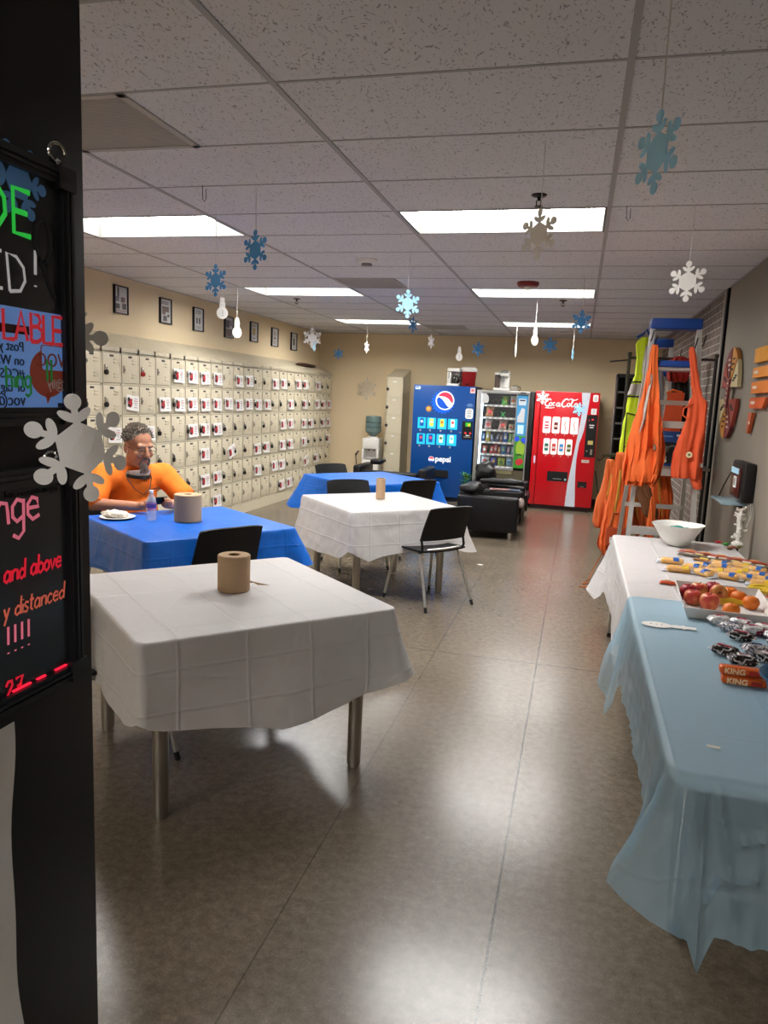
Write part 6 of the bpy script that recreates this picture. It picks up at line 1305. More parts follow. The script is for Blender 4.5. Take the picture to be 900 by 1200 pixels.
for x, y, z, l in ((.772, 3.83, 0, 'at the back'), (.80, 3.755, 0, 'in the middle'), (.838, 3.68, 0, 'at the right end'), (.72, 3.50, 0, 'at the front side of the tray'), ):
    o = thing('orange', 'orange in the fruit tray, %s' % l, 'orange', (x, y, ZTr+z), 0, 'oranges in the tray'); MB().lathe([(0, .002), (.014, 0), (.028, .008), (.037, .024), (.037, .038), (.03, .052), (.015, .06), (.004, .0605), (0, .06)], 24, cap=False).build('fruit', mo_, o, 80); MB().lathe([(0, .0615), (.004, .0612), (.003, .06)], 8, cap=False).build('stem_end', M('green_stem_end', '#5a6a2a'), o)
o = thing('paper_slip', 'white paper slip with red letters leaning at the right end of the tray', 'paper', (.95, 3.63, ZB+.06), R(-30)); MB(Rx(R(-25))).box(-.055, .055, -.05, .05, 0, .001).build('sheet', m_card, o); b = MB(Rx(R(-25))); b.disc(-.01, .02, .014, .001, Tr(0, 0, .001)); b.rect(-.035, .0, -.02, -.01, .001, Tr(0, 0, .001)); b.rect(.01, .04, -.03, -.02, .001, Tr(0, 0, .001)); b.build('red_print', M('red_letter_print', '#cf4034'), o)
# snowman cut-out and label lying on the blue cloth
t = thing('paper_snowman', 'white paper snowman cut-out lying flat on the light blue cloth', 'snowman decoration', (.435, 3.245, ZB+.001), R(-2))
b = MB(); b.prism([(y*.11, -x*.075) for x, y in outline('man')], .0015, I4); b.build('cutout', m_pw, t, 0)
b = MB()
for x in (-.072, -.05, -.028): b.disc(x, .004, .004, .0006, Tr(0, 0, .0015))
b.build('dots', m_pt, t)
tag(MB(Tr(.425, 2.085, ZB) @ Rz(-.1)).box(-.017, .017, -.008, .008, 0, .0006).build('small_sticker', M('white_sticker', '#dedbd0', rough=.5)), 'small white sticker on the near end of the light blue cloth', 'sticker')
# wrapped brownies and rolls
m_film = M('silver_film', '#d6d4d6', rough=.16, metal=.25, var=.15, scale=60, bump=.8, bscale=70); m_choc = M('chocolate', '#2a1a14', rough=.4, var=.2, scale=30); m_prn = M('white_red_wrapper', '#dcd6d6', rough=.22, var=.2, scale=70, bump=.5, bscale=60); m_mag = M('crimson_wrapper_print', '#a02a44', rough=.3, var=.3, scale=90); m_navy = M('navy_wrapper_print', '#3a3f66', rough=.3, var=.3, scale=80)
def mottled(name, cols, sc, rough=.2, metal=.15):
    m = M(name, cols[0], rough=rough, metal=metal, bump=.9, bscale=55); N, L = nodes(m); p = N['Principled BSDF']; tc = N.new('ShaderNodeTexCoord'); v = N.new('ShaderNodeTexNoise'); v.inputs['Scale'].default_value = sc; v.inputs['Detail'].default_value = 2; L.new(tc.outputs['Object'], v.inputs[0])
    rp = N.new('ShaderNodeValToRGB'); rp.color_ramp.interpolation = 'CONSTANT'; e = rp.color_ramp.elements
    st = [0, .40, .50, .58, .66][:len(cols)]
    while len(e) < len(cols): e.new(.5)
    for q, (c, x) in enumerate(zip(cols, st)): e[q].position = x; e[q].color = (*lin(c), 1)
    L.new(v.outputs[0], rp.inputs[0]); L.new(rp.outputs[0], p.inputs['Base Color']); return m
m_film = mottled('silver_film_print', ('#8f8c92', '#dedcde', '#5a586a', '#e8e6e8'), 34); m_prn = mottled('white_wrapper_print', ('#b8b4b8', '#eceaea', '#d8d4d4', '#8a2a40', '#e6e2e2'), 26); m_choc = mottled('brown_film_print', ('#2a1a14', '#1c1210', '#c8c4c6', '#2e1e18', '#b8b0b0'), 24, .18)
def wrapped(label, x, y, a, kind, l=.085, w=.05, h=.026, z=0, sd=0):
    o = thing('wrapped_brownie' if kind == 'dark' else 'wrapped_roll', label, 'wrapped snack', (x, y, ZB+z), a, 'wrapped snacks on the light blue cloth')
    b = MB(); rings = []
    for q, k, hh_ in ((-1.42, 1.05, .03), (-1.25, .85, .12), (-1.0, .95, .85), (-.5, 1, 1), (0, 1.02, 1.02), (.5, 1, 1), (1.0, .95, .85), (1.25, .85, .12), (1.42, 1.05, .03)):
        rings.append([(q*l/2+.004*noise.noise(V((s*3, q*5, sd))), w/2*k*(1+.22*noise.noise(V((s*2, q*3, sd+4))))*(abs(math.cos(s))**.6)*(1 if math.cos(s) > 0 else -1), max(.0005, h*.5+h*.55*hh_*(1+.3*noise.noise(V((s*3, q*4, sd+7))))*(abs(math.sin(s))**.7)*(1 if math.sin(s) > 0 else -1))) for s in [i*math.pi/9 for i in range(18)]])
    if kind == 'dark':
        b.loft(rings[1:-1]); b.build('wrapper', m_choc, o, 60)
        e = MB(); e.loft(rings[:3]); e.loft(rings[-3:]); e.build('film_ends', m_film, o, 30)
        p = MB(); p.grid(lambda u, v: ((u-.5)*l*.62, (v-.5)*w*.55, h*1.1+.0012-.004*(2*v-1)**2+.001*math.sin(u*14)), 8, 5); p.build('print', m_mag if sd % 2 else m_prn, o); p = MB(); p.rect(-l*.22, l*.2, -.004, .004, .001, Tr(0, 0, h*1.1+.001)); p.build('print_band', m_prn if sd % 2 else m_mag, o)
    else:
        b.loft(rings); b.build('wrapper', m_prn if kind == 'white' else m_film, o, 40)
        p = MB(); p.grid(lambda u, v: ((u-.5)*l*.5, (v-.5)*w*.35+.006, h*1.1+.0015-.004*(2*v-1)**2), 6, 4); p.build('print', m_mag if kind == 'white' else m_navy, o)
WR = [(.655, 3.44, .2, 'white', 'white wrapped roll closest to the tray, leftmost'), (.735, 3.42, -.5, 'white', 'white wrapped roll in the back row, second from left'), (.82, 3.37, -.7, 'white', 'white wrapped roll with a crimson patch in the back row'), (.90, 3.36, -.3, 'white', 'white wrapped roll at the far right of the back row'),
      (.685, 3.30, -.5, 'film', 'silver blue wrapped roll in the second row, leftmost'), (.765, 3.29, .1, 'white', 'white wrapped roll in the second row, middle'), (.845, 3.25, .5, 'film', 'silver wrapped roll in the second row, right end'), (.70, 3.165, -.4, 'dark', 'dark brownie in clear film, standing apart in the third row'), (.835, 3.12, -.9, 'film', 'silver and purple wrapped roll at the right of the third row'),
      (.60, 2.94, -.6, 'dark', 'dark brownie in clear film, leftmost in the front row'), (.645, 2.85, -.1, 'dark', 'dark brownie with its open end to the camera, front row'), (.72, 3.0, .1, 'film', 'silver film packet behind the crimson brownie'), (.745, 2.90, -.9, 'dark', 'long dark brownie with crimson print in the front row'), (.83, 2.92, -1.0, 'film', 'silver and green wrapped roll at the right edge'), (.75, 2.765, .05, 'white', 'white and dark checked packet by the orange bars')]
for i, (x, y, a, k, l) in enumerate(WR): wrapped(l, x, y-(.06 if i < 4 else .02 if i < 7 else 0), a, k, .075 if k != 'dark' or i != 12 else .10, .058, .034, 0, i)
# orange bars
m_ob = M('orange_wrapper', '#e0621c', rough=.32, var=.08, scale=30); m_oy = M('pale_orange_print', '#f6d9a8', rough=.4); m_or2 = M('red_orange_print', '#b8301c', rough=.4)
for x, y, z, l in ((.605, 2.63, 0, 'front bottom'), (.60, 2.655, .026, 'top'), (.615, 2.70, 0.0, 'rear bottom')):
    o = thing('candy_bar', 'orange candy bar beside the blue bucket, %s of three' % l, 'candy', (x, y, ZB+z), R(-3), 'orange candy bars')
    b = MB(); b.box(-.07, .07, -.021, .021, 0, .024, 0, .008, 3); b.build('wrapper', m_ob, o)
    b = MB(); b.rect(.02, .055, .004, .02, .0006, Tr(0, -.021, 0) @ TF, 1); b.add_mesh(text_mesh('KING', .027, .001), Tr(-.055, -.0212, .003) @ TF, 0); b.build('lettering', [m_oy, m_or2], o, 0)
t = thing('blue_bucket', 'blue plastic bucket bowl at the right edge of the light blue cloth', 'bowl', (.745, 2.44, ZB))
b = MB(); b.lathe([(.0, .0), (.085, 0), (.09, .005), (.118, .088), (.132, .105), (.140, .108), (.140, .103), (.134, .101), (.122, .088), (.093, .012), (.0, .008)], 40, cap=False); b.build('bowl', M('teal_blue_plastic', '#0d6c9e', rough=.3, var=.05, coat=.3), t)

# ------------------------------------------------------------------ stepladders with vests
m_al = M('ladder_aluminium', '#cfcfcc', rough=.35, metal=.75, var=.05); m_lbl = M('ladder_blue_plastic', '#123f8c', rough=.4, var=.06)
def bar(b, p, q, w, d, mi=0):
    """rectangular bar from p to q"""
    p, q = V(p), V(q); a = (q-p).normalized(); x = V((1, 0, 0)); y = a.cross(x).normalized(); x = y.cross(a)
    v = [b._v(c+x*sx*w/2+y*sy*d/2) for c in (p, q) for sx, sy in ((-1, -1), (1, -1), (1, 1), (-1, 1))]
    for f in ((3, 2, 1, 0), (4, 5, 6, 7), (0, 1, 5, 4), (1, 2, 6, 5), (2, 3, 7, 6), (3, 0, 4, 7)): b._f([v[i] for i in f], mi)
def stepladder(label, xl, xr, yt, yb, ybk, H, bl, br, steps, back_steps):
    t = thing('stepladder', label, 'ladder', ((xl+xr)/2, yb, 0), 0, 'blue topped stepladders'); ox = (xl+xr)/2; yt -= yb; ybk -= yb
    def L(z): k = z/H; return (bl+(xl-bl)*k-ox, yt*k, z)
    def Rr(z): k = z/H; return (br+(xr-br)*k-ox, yt*k, z)
    for f in (L, Rr): b = MB(); bar(b, f(.03), f(H-.02), .032, .07); bar(b, f(0), f(.05), .04, .08, 1); b.build('front_rail', [m_al, m_blackp], t, 0)
    for f in (L, Rr):
        p = V(f(H-.1)); q = V((f(0)[0]*1.05, ybk, 0)); b = MB(); bar(b, p+V((0, .06, 0)), q+V((0, 0, .03)), .03, .05); bar(b, q, q.lerp(p, .03), .04, .06, 1); b.build('rear_rail', [m_al, m_blackp], t, 0)
    for z in steps:
        a, c = V(L(z)), V(Rr(z)); b = MB(); b.box(a.x+.012, c.x-.012, a.y-.04, a.y+.05, z-.028, z, 0, .004, 1); b.box(a.x+.012, c.x-.012, a.y-.045, a.y-.038, z-.05, z, 0); b.build('step', m_al, t, 0)
    for z in back_steps:
        k = z/(H-.1); xa, xc = L(H-.1)[0]*k+(L(0)[0]*1.05)*(1-k), Rr(H-.1)[0]*k+(Rr(0)[0]*1.05)*(1-k); y = (yt+.0)*k+ybk*(1-k); b = MB(); b.box(xa, xc, y-.012, y+.012, z-.018, z+.018); b.build('rear_brace', m_al, t, 0)
    a, c = V(L(H)), V(Rr(H)); b = MB(); b.box(a.x-.02, c.x+.02, a.y-.06, a.y+.14, H-.06, H+.02, 0, .012, 3); b.build('top_cap', m_lbl, t)
    a, c = V(L(H-.31)), V(Rr(H-.31)); b = MB(); b.box(a.x+.02, c.x-.015, a.y-.07, a.y+.26, H-.345, H-.295, 0, .014, 3); b.box(a.x+.03, c.x-.03, a.y-.05, a.y+.22, H-.365, H-.345, 1); b.build('pail_shelf', [m_lbl, m_al], t)
    b = MB(); a = V(L(.62)); c = V(Rr(.62)); bar(b, (a.x+.03, a.y, .62), (a.x+.14, a.y+.02, .74), .02, .03); bar(b, (c.x-.03, c.y, .62), (c.x-.1, c.y+.02, .74), .02, .03)
    for f in (L, Rr): p = f(.55); bar(b, (p[0], p[1], 1.25), (p[0], p[1]+.5*(ybk-p[1])+.05, 1.3), .012, .025)
    b.build('spreader', m_al, t, 0)
    return t
stepladder('tall blue topped stepladder behind the food table, hung with orange vests', .49, .815, 6.15, 5.74, 6.85, 2.305, .40, .915, (.76, 1.205, 1.56), (.84, 1.7))
stepladder('second blue topped stepladder standing behind the front one', .635, .82, 8.0, 7.72, 8.5, 2.31, .56, .9, (.6, .9, 1.2, 1.5), (.9, 1.4))

def garment(name, label, rows, yc, depth, mat, cat='vest', group=None, fold=.018, nf=7, seed=1, parent=None, tagit=True, grow=0, zr=None, dscale=None):
    """hanging cloth with depth: closed loft of folded cross-sections; rows = (z, x left, x right)"""
    def at(z):
        rs = rows
        if z >= rs[0][0]: return rs[0][1:]
        for a, c in zip(rs, rs[1:]):
            if c[0] <= z <= a[0]:
                k = (a[0]-z)/(a[0]-c[0]); k = k*k*(3-2*k); return (a[1]+(c[1]-a[1])*k, a[2]+(c[2]-a[2])*k)
        return rs[-1][1:]
    z1, z0 = (rows[0][0], rows[-1][0]) if zr is None else zr; n = max(4, int((z1-z0)/.03)); b = MB(); rings = []
    for j in range(n+1):
        z = z1+(z0-z1)*j/n; a, c = at(z); k = (rows[0][0]-z)/(rows[0][0]-rows[-1][0]); w = (c-a)/2; xc = (a+c)/2; d = depth*(.35+.65*min(1, k*1.6)); y = yc(z) if callable(yc) else yc
        if zr is None and j == 0: w *= .9; d *= .5
        if zr is None and j == n: d *= .8
        r_ = []
        for q in range(56):
            s = 2*math.pi*q/56; cx, sx_ = math.cos(s), math.sin(s); hk = min(1.3, .25+1.2*k)
            px_ = cx*(w+grow); u = cx*w/.05
            rid = 1-2*abs(noise.noise(V((u*1.5+k*1.2*(1 if sx_ > 0 else -1), z*1.1+(5 if sx_ > 0 else 0), seed*3.7))))
            fine = noise.noise(V((u*1.9, z*7, seed+2*(sx_ > 0))))
            fo = fold*2.2*hk*(rid-.45)+fold*.7*hk*fine
            yy = (d*abs(sx_)**.75+grow)*(1 if sx_ >= 0 else -1)+(fo*(1 if sx_ >= 0 else -1) if abs(sx_) > .12 else 0)
            r_.append((xc+px_+.006*noise.noise(V((z*11, cx*2, seed))), y+yy+.008*noise.noise(V((z*5, cx*2, seed+3))), z+(.012*noise.noise(V((u*1.5, seed, 0))) if j == n else 0)))
        rings.append(r_)
    b.loft(rings); o = b.build(name, mat, parent, 70)
    if tagit: tag(o, label, cat, group)
    return o
def shirt_like(root_name, label, rows, yc, depth, mat, group, cat='vest', **kw):
    t = thing(root_name, label, cat, (0, 0, 0), 0, group); garment('cloth', None, rows, yc, depth, mat, tagit=False, parent=t, **kw); return t
m_vo = M('orange_vest_fabric', '#dd6327', rough=.8, var=.12, scale=9, bump=.25, bscale=35); m_vo2 = M('dusty_orange_vest', '#cf6632', rough=.85, var=.2, scale=8, bump=.3, bscale=30); m_vr = M('red_orange_apron', '#d4532a', rough=.8, var=.1, scale=9, bump=.25, bscale=35); m_hv = M('hivis_yellow', '#c6dd1e', rough=.7, var=.06, emit=.06); m_refl = M('silver_reflective_band', '#a8a29c', rough=.4, metal=.2); m_strap = M('dull_orange_strap', '#b8683a', rough=.8)
rail = lambda z: 5.74+(z/2.305)*.41
GL_ = [(2.122, .480, .529), (2.016, .473, .533), (1.891, .461, .545), (1.753, .443, .564), (1.639, .417, .58), (1.512, .386, .604), (1.384, .36, .634), (1.287, .35, .637), (1.189, .34, .622), (1.123, .34, .604), (1.078, .362, .572)]
t = shirt_like('orange_vest', 'big orange safety vest hanging from the left rail of the front ladder', GL_, lambda z: rail(z)-.085, .06, m_vo, 'orange vests on the ladder', nf=6, seed=2, fold=.026)
garment('reflective_strip', None, [(1.9, .487, .503), (1.6, .455, .478), (1.45, .43, .45)], lambda z: rail(z)-.118, .03, m_refl, tagit=False, parent=t, fold=.003)
garment('front_pocket', None, [(1.36, .40, .55), (1.2, .375, .56), (1.11, .372, .555)], lambda z: rail(z)-.115, .045, m_vo, tagit=False, parent=t, fold=.004)
MB().tube([(.55, rail(1.4)-.16, 1.385), (.556, rail(1.38)-.163, 1.365), (.552, rail(1.35)-.163, 1.345)], .008, 6).build('badge', M('dull_brown_badge', '#7a6a5a'), t)
GR_ = [(2.112, .748, .788), (1.991, .76, .812), (1.87, .778, .836), (1.748, .796, .868), (1.71, .772, .905), (1.594, .77, .904), (1.5, .744, .908), (1.405, .712, .906), (1.309, .691, .903), (1.214, .689, .907), (1.151, .689, .908)]
t = shirt_like('orange_apron', 'orange apron with a round pin badge hanging from the right rail of the front ladder', GR_, lambda z: rail(z)-.07, .04, m_vr, 'orange vests on the ladder', nf=5, seed=4, fold=.012)
garment('apron_tie', None, [(1.17, .815, .906), (1.118, .835, .911), (1.074, .857, .914)], lambda z: rail(z)-.07, .02, m_vr, tagit=False, parent=t, fold=.003)
b = MB(); b.disc(.80, 1.325, .022, .004, Tr(0, rail(1.32)-.118, 0) @ TF, 0); b.disc(.80, 1.325, .009, .006, Tr(0, rail(1.32)-.118, 0) @ TF, 1); b.build('pin_badge', [M('cream_badge', '#e2d8b0', rough=.3), M('olive_badge_centre', '#6a6430')], t)
b = MB(); b.tube([(.80, rail(1.68)-.1, 1.70), (.74, rail(1.65)-.11, 1.66), (.735, rail(1.6)-.11, 1.61), (.77, rail(1.58)-.11, 1.585)], .006, 6); b.build('neck_loop', m_vr, t)
for x, z, l in ((.50, 2.14, 'left'), (.475, 2.18, 'outer left'), (.785, 2.13, 'right'), (.84, 2.15, 'outer right')):
    b = MB(); b.tube([(x, rail(z)-.02, z-.02), (x, rail(z)-.075, z-.03), (x+.008, rail(z)-.09, z), (x+.016, rail(z)-.085, z+.05)], .005, 6); tag(b.build('hanging_hook', m_blackp), 'black hook clipped high on the front ladder, %s one' % l, 'hook', 'black hooks on the front ladder')
# rack behind the ladder
t = thing('garment_rack', 'dark metal garment rack behind the ladders, full of work vests', 'rack', (.78, 7.3, 0)); m_rk = M('dark_rack_tube', '#3f3c3a', rough=.4, metal=.6)
for x in (-.38, .36):
    b = MB(); b.tube([(x, 0, 0), (x, 0, 2.12)], .016, 10); b.tube([(x, -.25, .03), (x, .25, .03)], .018, 8); b.tube([(x, 0, 2.12), (x, 0, 2.15)], .02, 8); b.build('post', m_rk, t)
b = MB(); b.tube([(-.38, 0, 2.1), (.36, 0, 2.1)], .013, 8); b.tube([(-.55, 0, 2.06), (-.38, 0, 2.08)], .008, 6); b.tube([(-.55, -.1, 1.2), (-.38, 0, 1.2), (.36, 0, 1.14)], .013, 8); b.build('rail', m_rk, t)
MB().box(-.16, .36, -.3, .02, 1.125, 1.15, 0, .004).build('shelf', m_steel, t); MB().box(-.1, .36, -.28, .02, .33, .35).build('lower_shelf', m_rk, t)
YV = [(2.273, .483, .544), (2.218, .435, .556), (2.109, .452, .551), (1.95, .451, .55), (1.831, .423, .554), (1.751, .407, .553), (1.63, .402, .541), (1.468, .385, .525), (1.304, .376, .493), (1.18, .371, .465), (1.089, .371, .434)]
t = shirt_like('hivis_vest', 'bright yellow high visibility vest hanging at the left end of the rack', YV, 7.15, .05, m_hv, 'hanging work vests', nf=4, seed=6, fold=.012)
garment('reflective_band', None, YV, 7.15, .054, m_refl, tagit=False, parent=t, nf=4, seed=6, fold=.012, grow=.004, zr=(1.86, 1.76)); garment('reflective_shoulder', None, [(2.2, .51, .552), (1.95, .505, .55)], 7.135, .05, m_refl, tagit=False, parent=t, fold=.004)
for za, zb in ((1.885, 1.87), (1.755, 1.74)): garment('black_trim', None, YV, 7.15, .056, m_blackp, tagit=False, parent=t, nf=4, seed=6, fold=.012, grow=.006, zr=(za, zb))
b = MB(); b.tube([(.41, 7.083, 1.6), (.408, 7.08, 1.4), (.41, 7.083, 1.22), (.43, 7.08, 1.15)], .006, 6); b.tube([(.41, 7.083, 1.6), (.5, 7.08, 1.58)], .006, 6); b.build('pocket_trim', m_blackp, t)
b = MB(); b.tube([(.44, 7.15, 2.27), (.49, 7.15, 2.30), (.52, 7.15, 2.34), (.55, 7.15, 2.28), (.57, 7.15, 2.2)], .012, 8); b.build('hanger', m_lbl, t)
VT = [('orange_vest', 'orange mesh vest at the far left of the heap, bulging at the bottom', [(1.169, .268, .343), (1.035, .264, .37), (.9, .245, .412), (.772, .209, .438), (.658, .196, .44), (.575, .195, .409), (.526, .222, .368)], 7.18, .08, m_vo2, 3),
 ('orange_vest', 'long orange vest in the middle of the left heap, reaching nearly to the floor', [(1.251, .343, .459), (1.098, .327, .502), (.905, .314, .512), (.708, .286, .507), (.549, .262, .492), (.405, .244, .489), (.311, .304, .468)], 6.95, .08, m_vo, 7),
 ('orange_vest', 'orange vest hanging behind the left leg of the front ladder', [(1.204, .535, .626), (1.004, .5, .666), (.764, .499, .718), (.563, .54, .707), (.458, .602, .686)], 7.2, .06, m_vo2, 9),
 ('red_vest', 'dark red vest on a hanger at the top of the rack', [(2.119, .79, .867), (2.1, .744, .912), (2.04, .732, .922), (1.946, .728, .919), (1.894, .748, .896)], 7.22, .05, M('dark_red_vest', '#a3241c', rough=.8, var=.1), 5),
 ('black_jacket', 'black jacket hanging on the rack behind the ladder', [(1.96, .80, .92), (1.912, .787, .943), (1.726, .798, .968), (1.5, .827, .984), (1.349, .856, .984)], 7.34, .05, m_jk, 8),
 ('orange_vest', 'orange vest below the blue box, seen through the ladder', [(1.12, .70, .82), (1.018, .697, .865), (.831, .707, .904), (.665, .737, .892), (.55, .76, .88)], 7.34, .05, m_vo, 4),
 ('grey_jacket', 'pale grey jacket hanging on the rack left of the black one', [(2.05, .62, .68), (1.9, .60, .72), (1.6, .60, .73), (1.25, .61, .72)], 7.3, .05, M('grey_jacket_cloth', '#8f9298', rough=.8, var=.2), 6)]
for nm, l, rows_, y, d, m, sd in VT: 
    t = shirt_like(nm, l, rows_, y, d, m, 'hanging work vests', nf=6, seed=sd, fold=.02)
    z0 = rows_[0][0]; xm = (rows_[0][1]+rows_[0][2])/2; MB().tube([(xm, y, z0-.02), (xm, y, z0+.03), (xm+.012, y+(.06 if z0 > 1.9 else .02), z0+.06)], .004, 6).build('hanging_loop', m_blackp, t)
    if m is m_vo or m is m_vo2:
        k = rows_[2]; garment('reflective_strip', None, [(rows_[1][0], rows_[1][1]+.05, rows_[1][1]+.075), (k[0], k[1]+.06, k[1]+.085), (rows_[3][0], rows_[3][1]+.07, rows_[3][1]+.095)], y-d*.85, .02, M('dull_yellow_strip', '#c8963a', rough=.7), tagit=False, parent=t, fold=.002)
t = shirt_like('tool_bag', 'brown canvas bag hanging low behind the front ladder', [(1.071, .476, .584), (.966, .499, .634), (.861, .543, .685), (.776, .578, .713), (.735, .61, .704)], 6.62, .07, M('brown_canvas', '#6a4326', rough=.8, var=.15, scale=14), 'bags', 'bag', nf=3, seed=3, fold=.008)
MB().tube([(.48, 6.62, 1.05), (.5, 6.66, 1.2), (.55, 6.7, 1.22), (.58, 6.62, 1.05)], .01, 6).build('bag_strap', m_strap, t)
t = shirt_like('orange_strap', 'orange strap bundle hanging beside the white bowl', [(.93, .62, .66), (.8, .615, .67), (.65, .61, .675), (.55, .625, .66)], 6.45, .025, m_vo, 'hanging work vests', 'strap', nf=5, seed=5, fold=.01); MB().tube([(.64, 6.45, .9), (.64, 6.47, 1.05), (.65, 6.5, 1.2)], .008, 6).build('strap_loop', m_vo, t)
b = MB(); q = [V((.70, 7.12, 1.41)), V((.868, 7.12, 1.41)), V((.885, 7.2, 1.81)), V((.746, 7.2, 1.81))]
t = thing('orange_board', 'flat orange board leaning on the rack above the blue box', 'board', (.79, 7.13, 1.40)); b = MB(); b.prism([(-.08, .0), (.085, .0), (.1, .40), (-.04, .40)], .012, TF @ Rx(-.12)); b.build('panel', m_vr, t); b = MB(); b.tube([(-.05, .05, .39), (0, .052, .42), (.08, .05, .40)], .01, 8); b.build('edge_strip', m_vo, t)
t = thing('tool_box', 'blue retail tool box on the shelf behind the front ladder', 'box', (.81, 7.10, 1.151), 0)
MB().box(-.125, .125, -.08, .08, 0, .305, 0, .003).build('carton', M('blue_carton', '#1a3f7c', rough=.45, var=.1), t)
b = MB(Tr(0, -.0805, 0)); b.rect(-.12, .12, .02, .21, .001, TF, 0); b.tube([(-.06, -.006, .06), (-.05, -.006, .15), (.0, -.006, .18), (.08, -.006, .16)], .012, 6, 1); b.disc(-.05, .15, .03, .004, TF, 1); b.rect(.03, .1, .262, .282, .001, TF, 2); b.rect(-.08, .0, .255, .268, .001, TF, 3); b.rect(-.1, -.04, .035, .09, .002, TF, 2); b.rect(.03, .09, .12, .145, .002, TF, 2)
b.add_mesh(text_mesh('15', .07, .001), Tr(-.1, -.004, .03) @ TF, 4); b.build('carton_print', [M('black_print', '#0a0a0c'), M('tool_grey', '#5a5650', rough=.5), M('pale_print_white', '#c8d0d8'), M('light_blue_print', '#5a86c0'), M('cream_print', '#d8d4b8')], t, 0)
b = MB(); b.box(.33, .43, 6.80, 6.86, .42, .50, 0, .006); b.bm.verts.ensure_lookup_table()
t = thing('lettered_bag', 'rust red bag with white letters at the foot of the orange heap', 'bag', (.40, 6.86, .42)); b = MB(); b.box(-.09, .10, -.03, .03, 0, .17, 0, .015, 3); b.build('pouch', M('rust_red_cloth', '#a8401c', rough=.85, bump=.2), t); b = MB(); b.add_mesh(text_mesh('Buil', .075, .001), Tr(-.06, -.0305, .03) @ TF); b.build('lettering', m_white_p, t, 0); MB().tube([(-.06, 0, .16), (-.04, 0, .3), (.03, 0, .3), (.06, 0, .16)], .008, 6).build('bag_strap', m_strap, t)
tag(MB().tube([(.30, 6.98, .32), (.25, 7.0, .2), (.2, 6.95, .07), (.15, 7.0, .012), (.22, 7.1, .008), (.34, 7.0, .008)], .006, 6).tube([(.34, 6.98, .33), (.31, 6.95, .15), (.22, 6.85, .02), (.12, 6.9, .008), (.28, 7.0, .008)], .006, 6).build('vest_ties', m_strap), 'orange ties trailing on the floor under the heap of vests', 'cord')
t = thing('cleaning_bottle', 'small blue and white bottle standing low behind the ladder', 'bottle', (.60, 6.60, .35)); MB().lathe([(.0, 0), (.03, 0), (.032, .06), (.02, .09), (.012, .1)], 18).build('body', m_white, t); MB().lathe([(.014, .1), (.014, .13), (.01, .135)], 14).build('cap', m_lbl, t)
t = thing('crate', 'dark crate under the small bottle behind the front ladder', 'crate', (.60, 6.60, 0)); MB().box(-.1, .1, -.1, .1, 0, .345, 0, .006).build('body', m_blackp, t); b = MB()
for z in (.06, .14, .22, .30): b.box(-.08, .08, -.104, -.1, z, z+.03)
b.build('slots', m_rk, t)
# tall black slotted rack near the red machine
t = thing('slotted_rack', 'tall narrow black rack with slots to the right of the red machine', 'rack', (.52, 9.6, 0)); b = MB(); b.box(-.12, -.1, -.2, .2, 0, 2.04); b.box(.1, .12, -.2, .2, 0, 2.04); b.box(-.12, .12, .18, .2, 0, 2.04); b.box(-.12, .12, -.2, .2, 2.0, 2.04); b.box(-.12, .12, -.2, .2, 0, .05); b.build('frame', m_blackp, t)
for k in range(10): MB().box(-.1, .1, -.2, .18, .15+k*.185, .17+k*.185).build('shelf', M('rack_shelf', '#55524f', rough=.5), t)

# ------------------------------------------------------------------ right wall: wheel sign, funnel sign, time clock
t = thing('wheel_sign', 'round wooden sign of red, orange and cream wedges on the right grey wall', 'wall sign', (XR, 6.745, 1.80), 0)
cols = [M('sign_cream', '#d6c79a', rough=.6), M('sign_orange', '#c98a3a', rough=.6), M('sign_maroon', '#7c3434', rough=.6), M('sign_red', '#a3483a', rough=.6)]; m_ink = M('sign_ink', '#2a211c', rough=.7); m_inkw = M('sign_pale_ink', '#d8c8b8', rough=.7)
def wedge(a0, a1, dz, mat, ink):
    m_ = (a0+a1)/2; pts = [(.035*math.cos(R(m_)), .035*math.sin(R(m_)))]+arc(0, 0, .335, a0+2, a1-2, 8); A = TW @ Tr(.0, dz, .008)
    o = MB().prism(pts, .03, A).build('wedge', mat, t, 0); b = MB()
    for r_, w in ((.17, .035), (.215, .05), (.26, .04)): b.rect(-w, w, -.008, .008, .0012, TW @ Tr(r_*math.cos(R(m_)), dz+r_*math.sin(R(m_)), .038))
    b.build('lettering', ink, o, 0)
for k, (c, i_) in enumerate(((0, m_ink), (1, m_ink), (2, m_inkw), (3, m_ink))): wedge(k*45, k*45+45, .035, cols[c], i_)
for k, (c, i_) in enumerate(((0, m_ink), (1, m_ink), (2, m_inkw), (3, m_ink))): wedge(180+k*45, 225+k*45, -.035, cols[c], i_)
o = MB().rect(-.045, .045, -.12, .12, .02, TW @ Tr(0, 0, .032) @ Rz(-.15)).build('centre_plank', M('sign_mauve', '#8a4a48', rough=.6), t, 0); b = MB()
for z in (-.08, -.04, 0, .04, .08): b.rect(-.03, .03, z-.006, z+.006, .001, TW @ Tr(0, 0, .0525) @ Rz(-.15))
b.build('lettering', m_inkw, o, 0)
b = MB(); b.disc(0, .15, .02, .012, TW @ Tr(0, 0, .03)); b.disc(0, -.15, .02, .012, TW @ Tr(0, 0, .03)); b.build('hub', m_blackp, t)
t = thing('funnel_sign', 'orange wooden sign of stacked slats tapering downward at the right edge', 'wall sign', (XR, 5.55, 1.80), 0)
zs = [(2.00, 2.10), (1.895, 1.965), (1.785, 1.865), (1.68, 1.755), (1.50, 1.65)]
cs = ['#d89a3c', '#d98c38', '#d27a34', '#c85c30', '#b8562c']
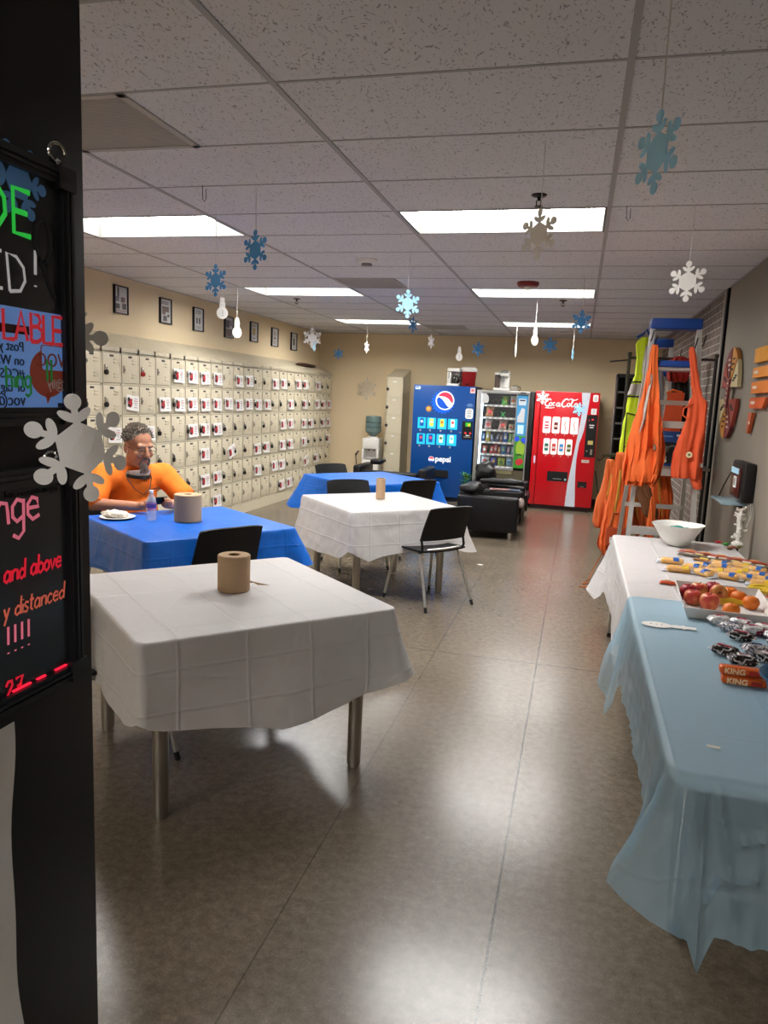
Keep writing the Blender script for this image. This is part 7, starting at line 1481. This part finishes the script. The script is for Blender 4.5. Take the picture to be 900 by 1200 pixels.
for k, (z0, z1) in enumerate(zs):
    w0 = .42-.06*k; pts = [(-.37, z0-1.8), (-.37+2*w0*.85, z0-1.8), (-.37+2*w0, z1-1.8), (-.37, z1-1.8)] if k < 4 else [(-.37, z0-1.8), (-.33, z0-1.8), (-.25, z1-1.8), (-.37, z1-1.8)]
    o = MB().prism(pts, .025, TW @ Tr(0, 0, .008)).build('slat', M('slat_%d' % k, cs[k], rough=.55, var=.15, scale=6), t, 0); b = MB(); zc = (z0+z1)/2-1.8
    if k: b.rect(-.33, -.28 if k > 3 else -.2, zc-.008, zc+.012, .001, TW @ Tr(0, 0, .033)); b.build('lettering', m_inkw, o, 0)
    else: b.bm.free()
t = thing('time_clock', 'black wall mounted time clock with a maroon front and a light blue screen', 'time clock', (XR, 5.80, 1.03), 0)
MB().box(-.08, -.0, -.22, .20, 0, .27, 0, .015, 3).build('housing', m_blackp, t); MB().box(-.092, -.075, -.13, .16, .02, .23, 0, .006).build('front_plate', M('maroon_plate', '#4a1c1a', rough=.25, coat=.4), t)
b = MB(); b.rect(-.14, .10, .185, .225, .004, Tr(-.092, 0, 0) @ TW); b.build('screen', E_('light_blue_screen', '#9cc8d8', .35), t); b = MB(); b.rect(-.03, .05, .085, .165, .006, Tr(-.092, 0, 0) @ TW, 0); b.rect(-.012, .03, .1, .15, .008, Tr(-.092, 0, 0) @ TW, 1); b.build('badge_reader', [m_white_p, M('grey_plastic', '#8a8884')], t)
b = MB(); b.tube([(-.06, .20, .21), (-.05, .4, .16), (-.03, .75, .02), (-.02, .95, -.08)], .006, 6); b.tube([(-.03, -.02, -.07), (-.03, -.02, -.3), (-.02, -.01, -.55), (-.02, .0, -1.0)], .007, 6); b.build('cable', m_darkm, t)
t = thing('wall_shelf', 'small light blue shelf plate under the time clock', 'shelf', (XR, 5.9, .955), 0); MB().box(-.17, 0, -.15, .33, .03, .045, 0, .004).build('plate', M('pale_blue_plate', '#93aab4', rough=.35), t); b = MB(); b.prism([(0, 0), (-.15, .03), (0, .03)], .012, Matrix(((1, 0, 0, 0), (0, 0, 1, 0), (0, 1, 0, 0), (0, 0, 0, 1)))); b.build('bracket', m_blackp, t)
bpy.context.view_layer.update()
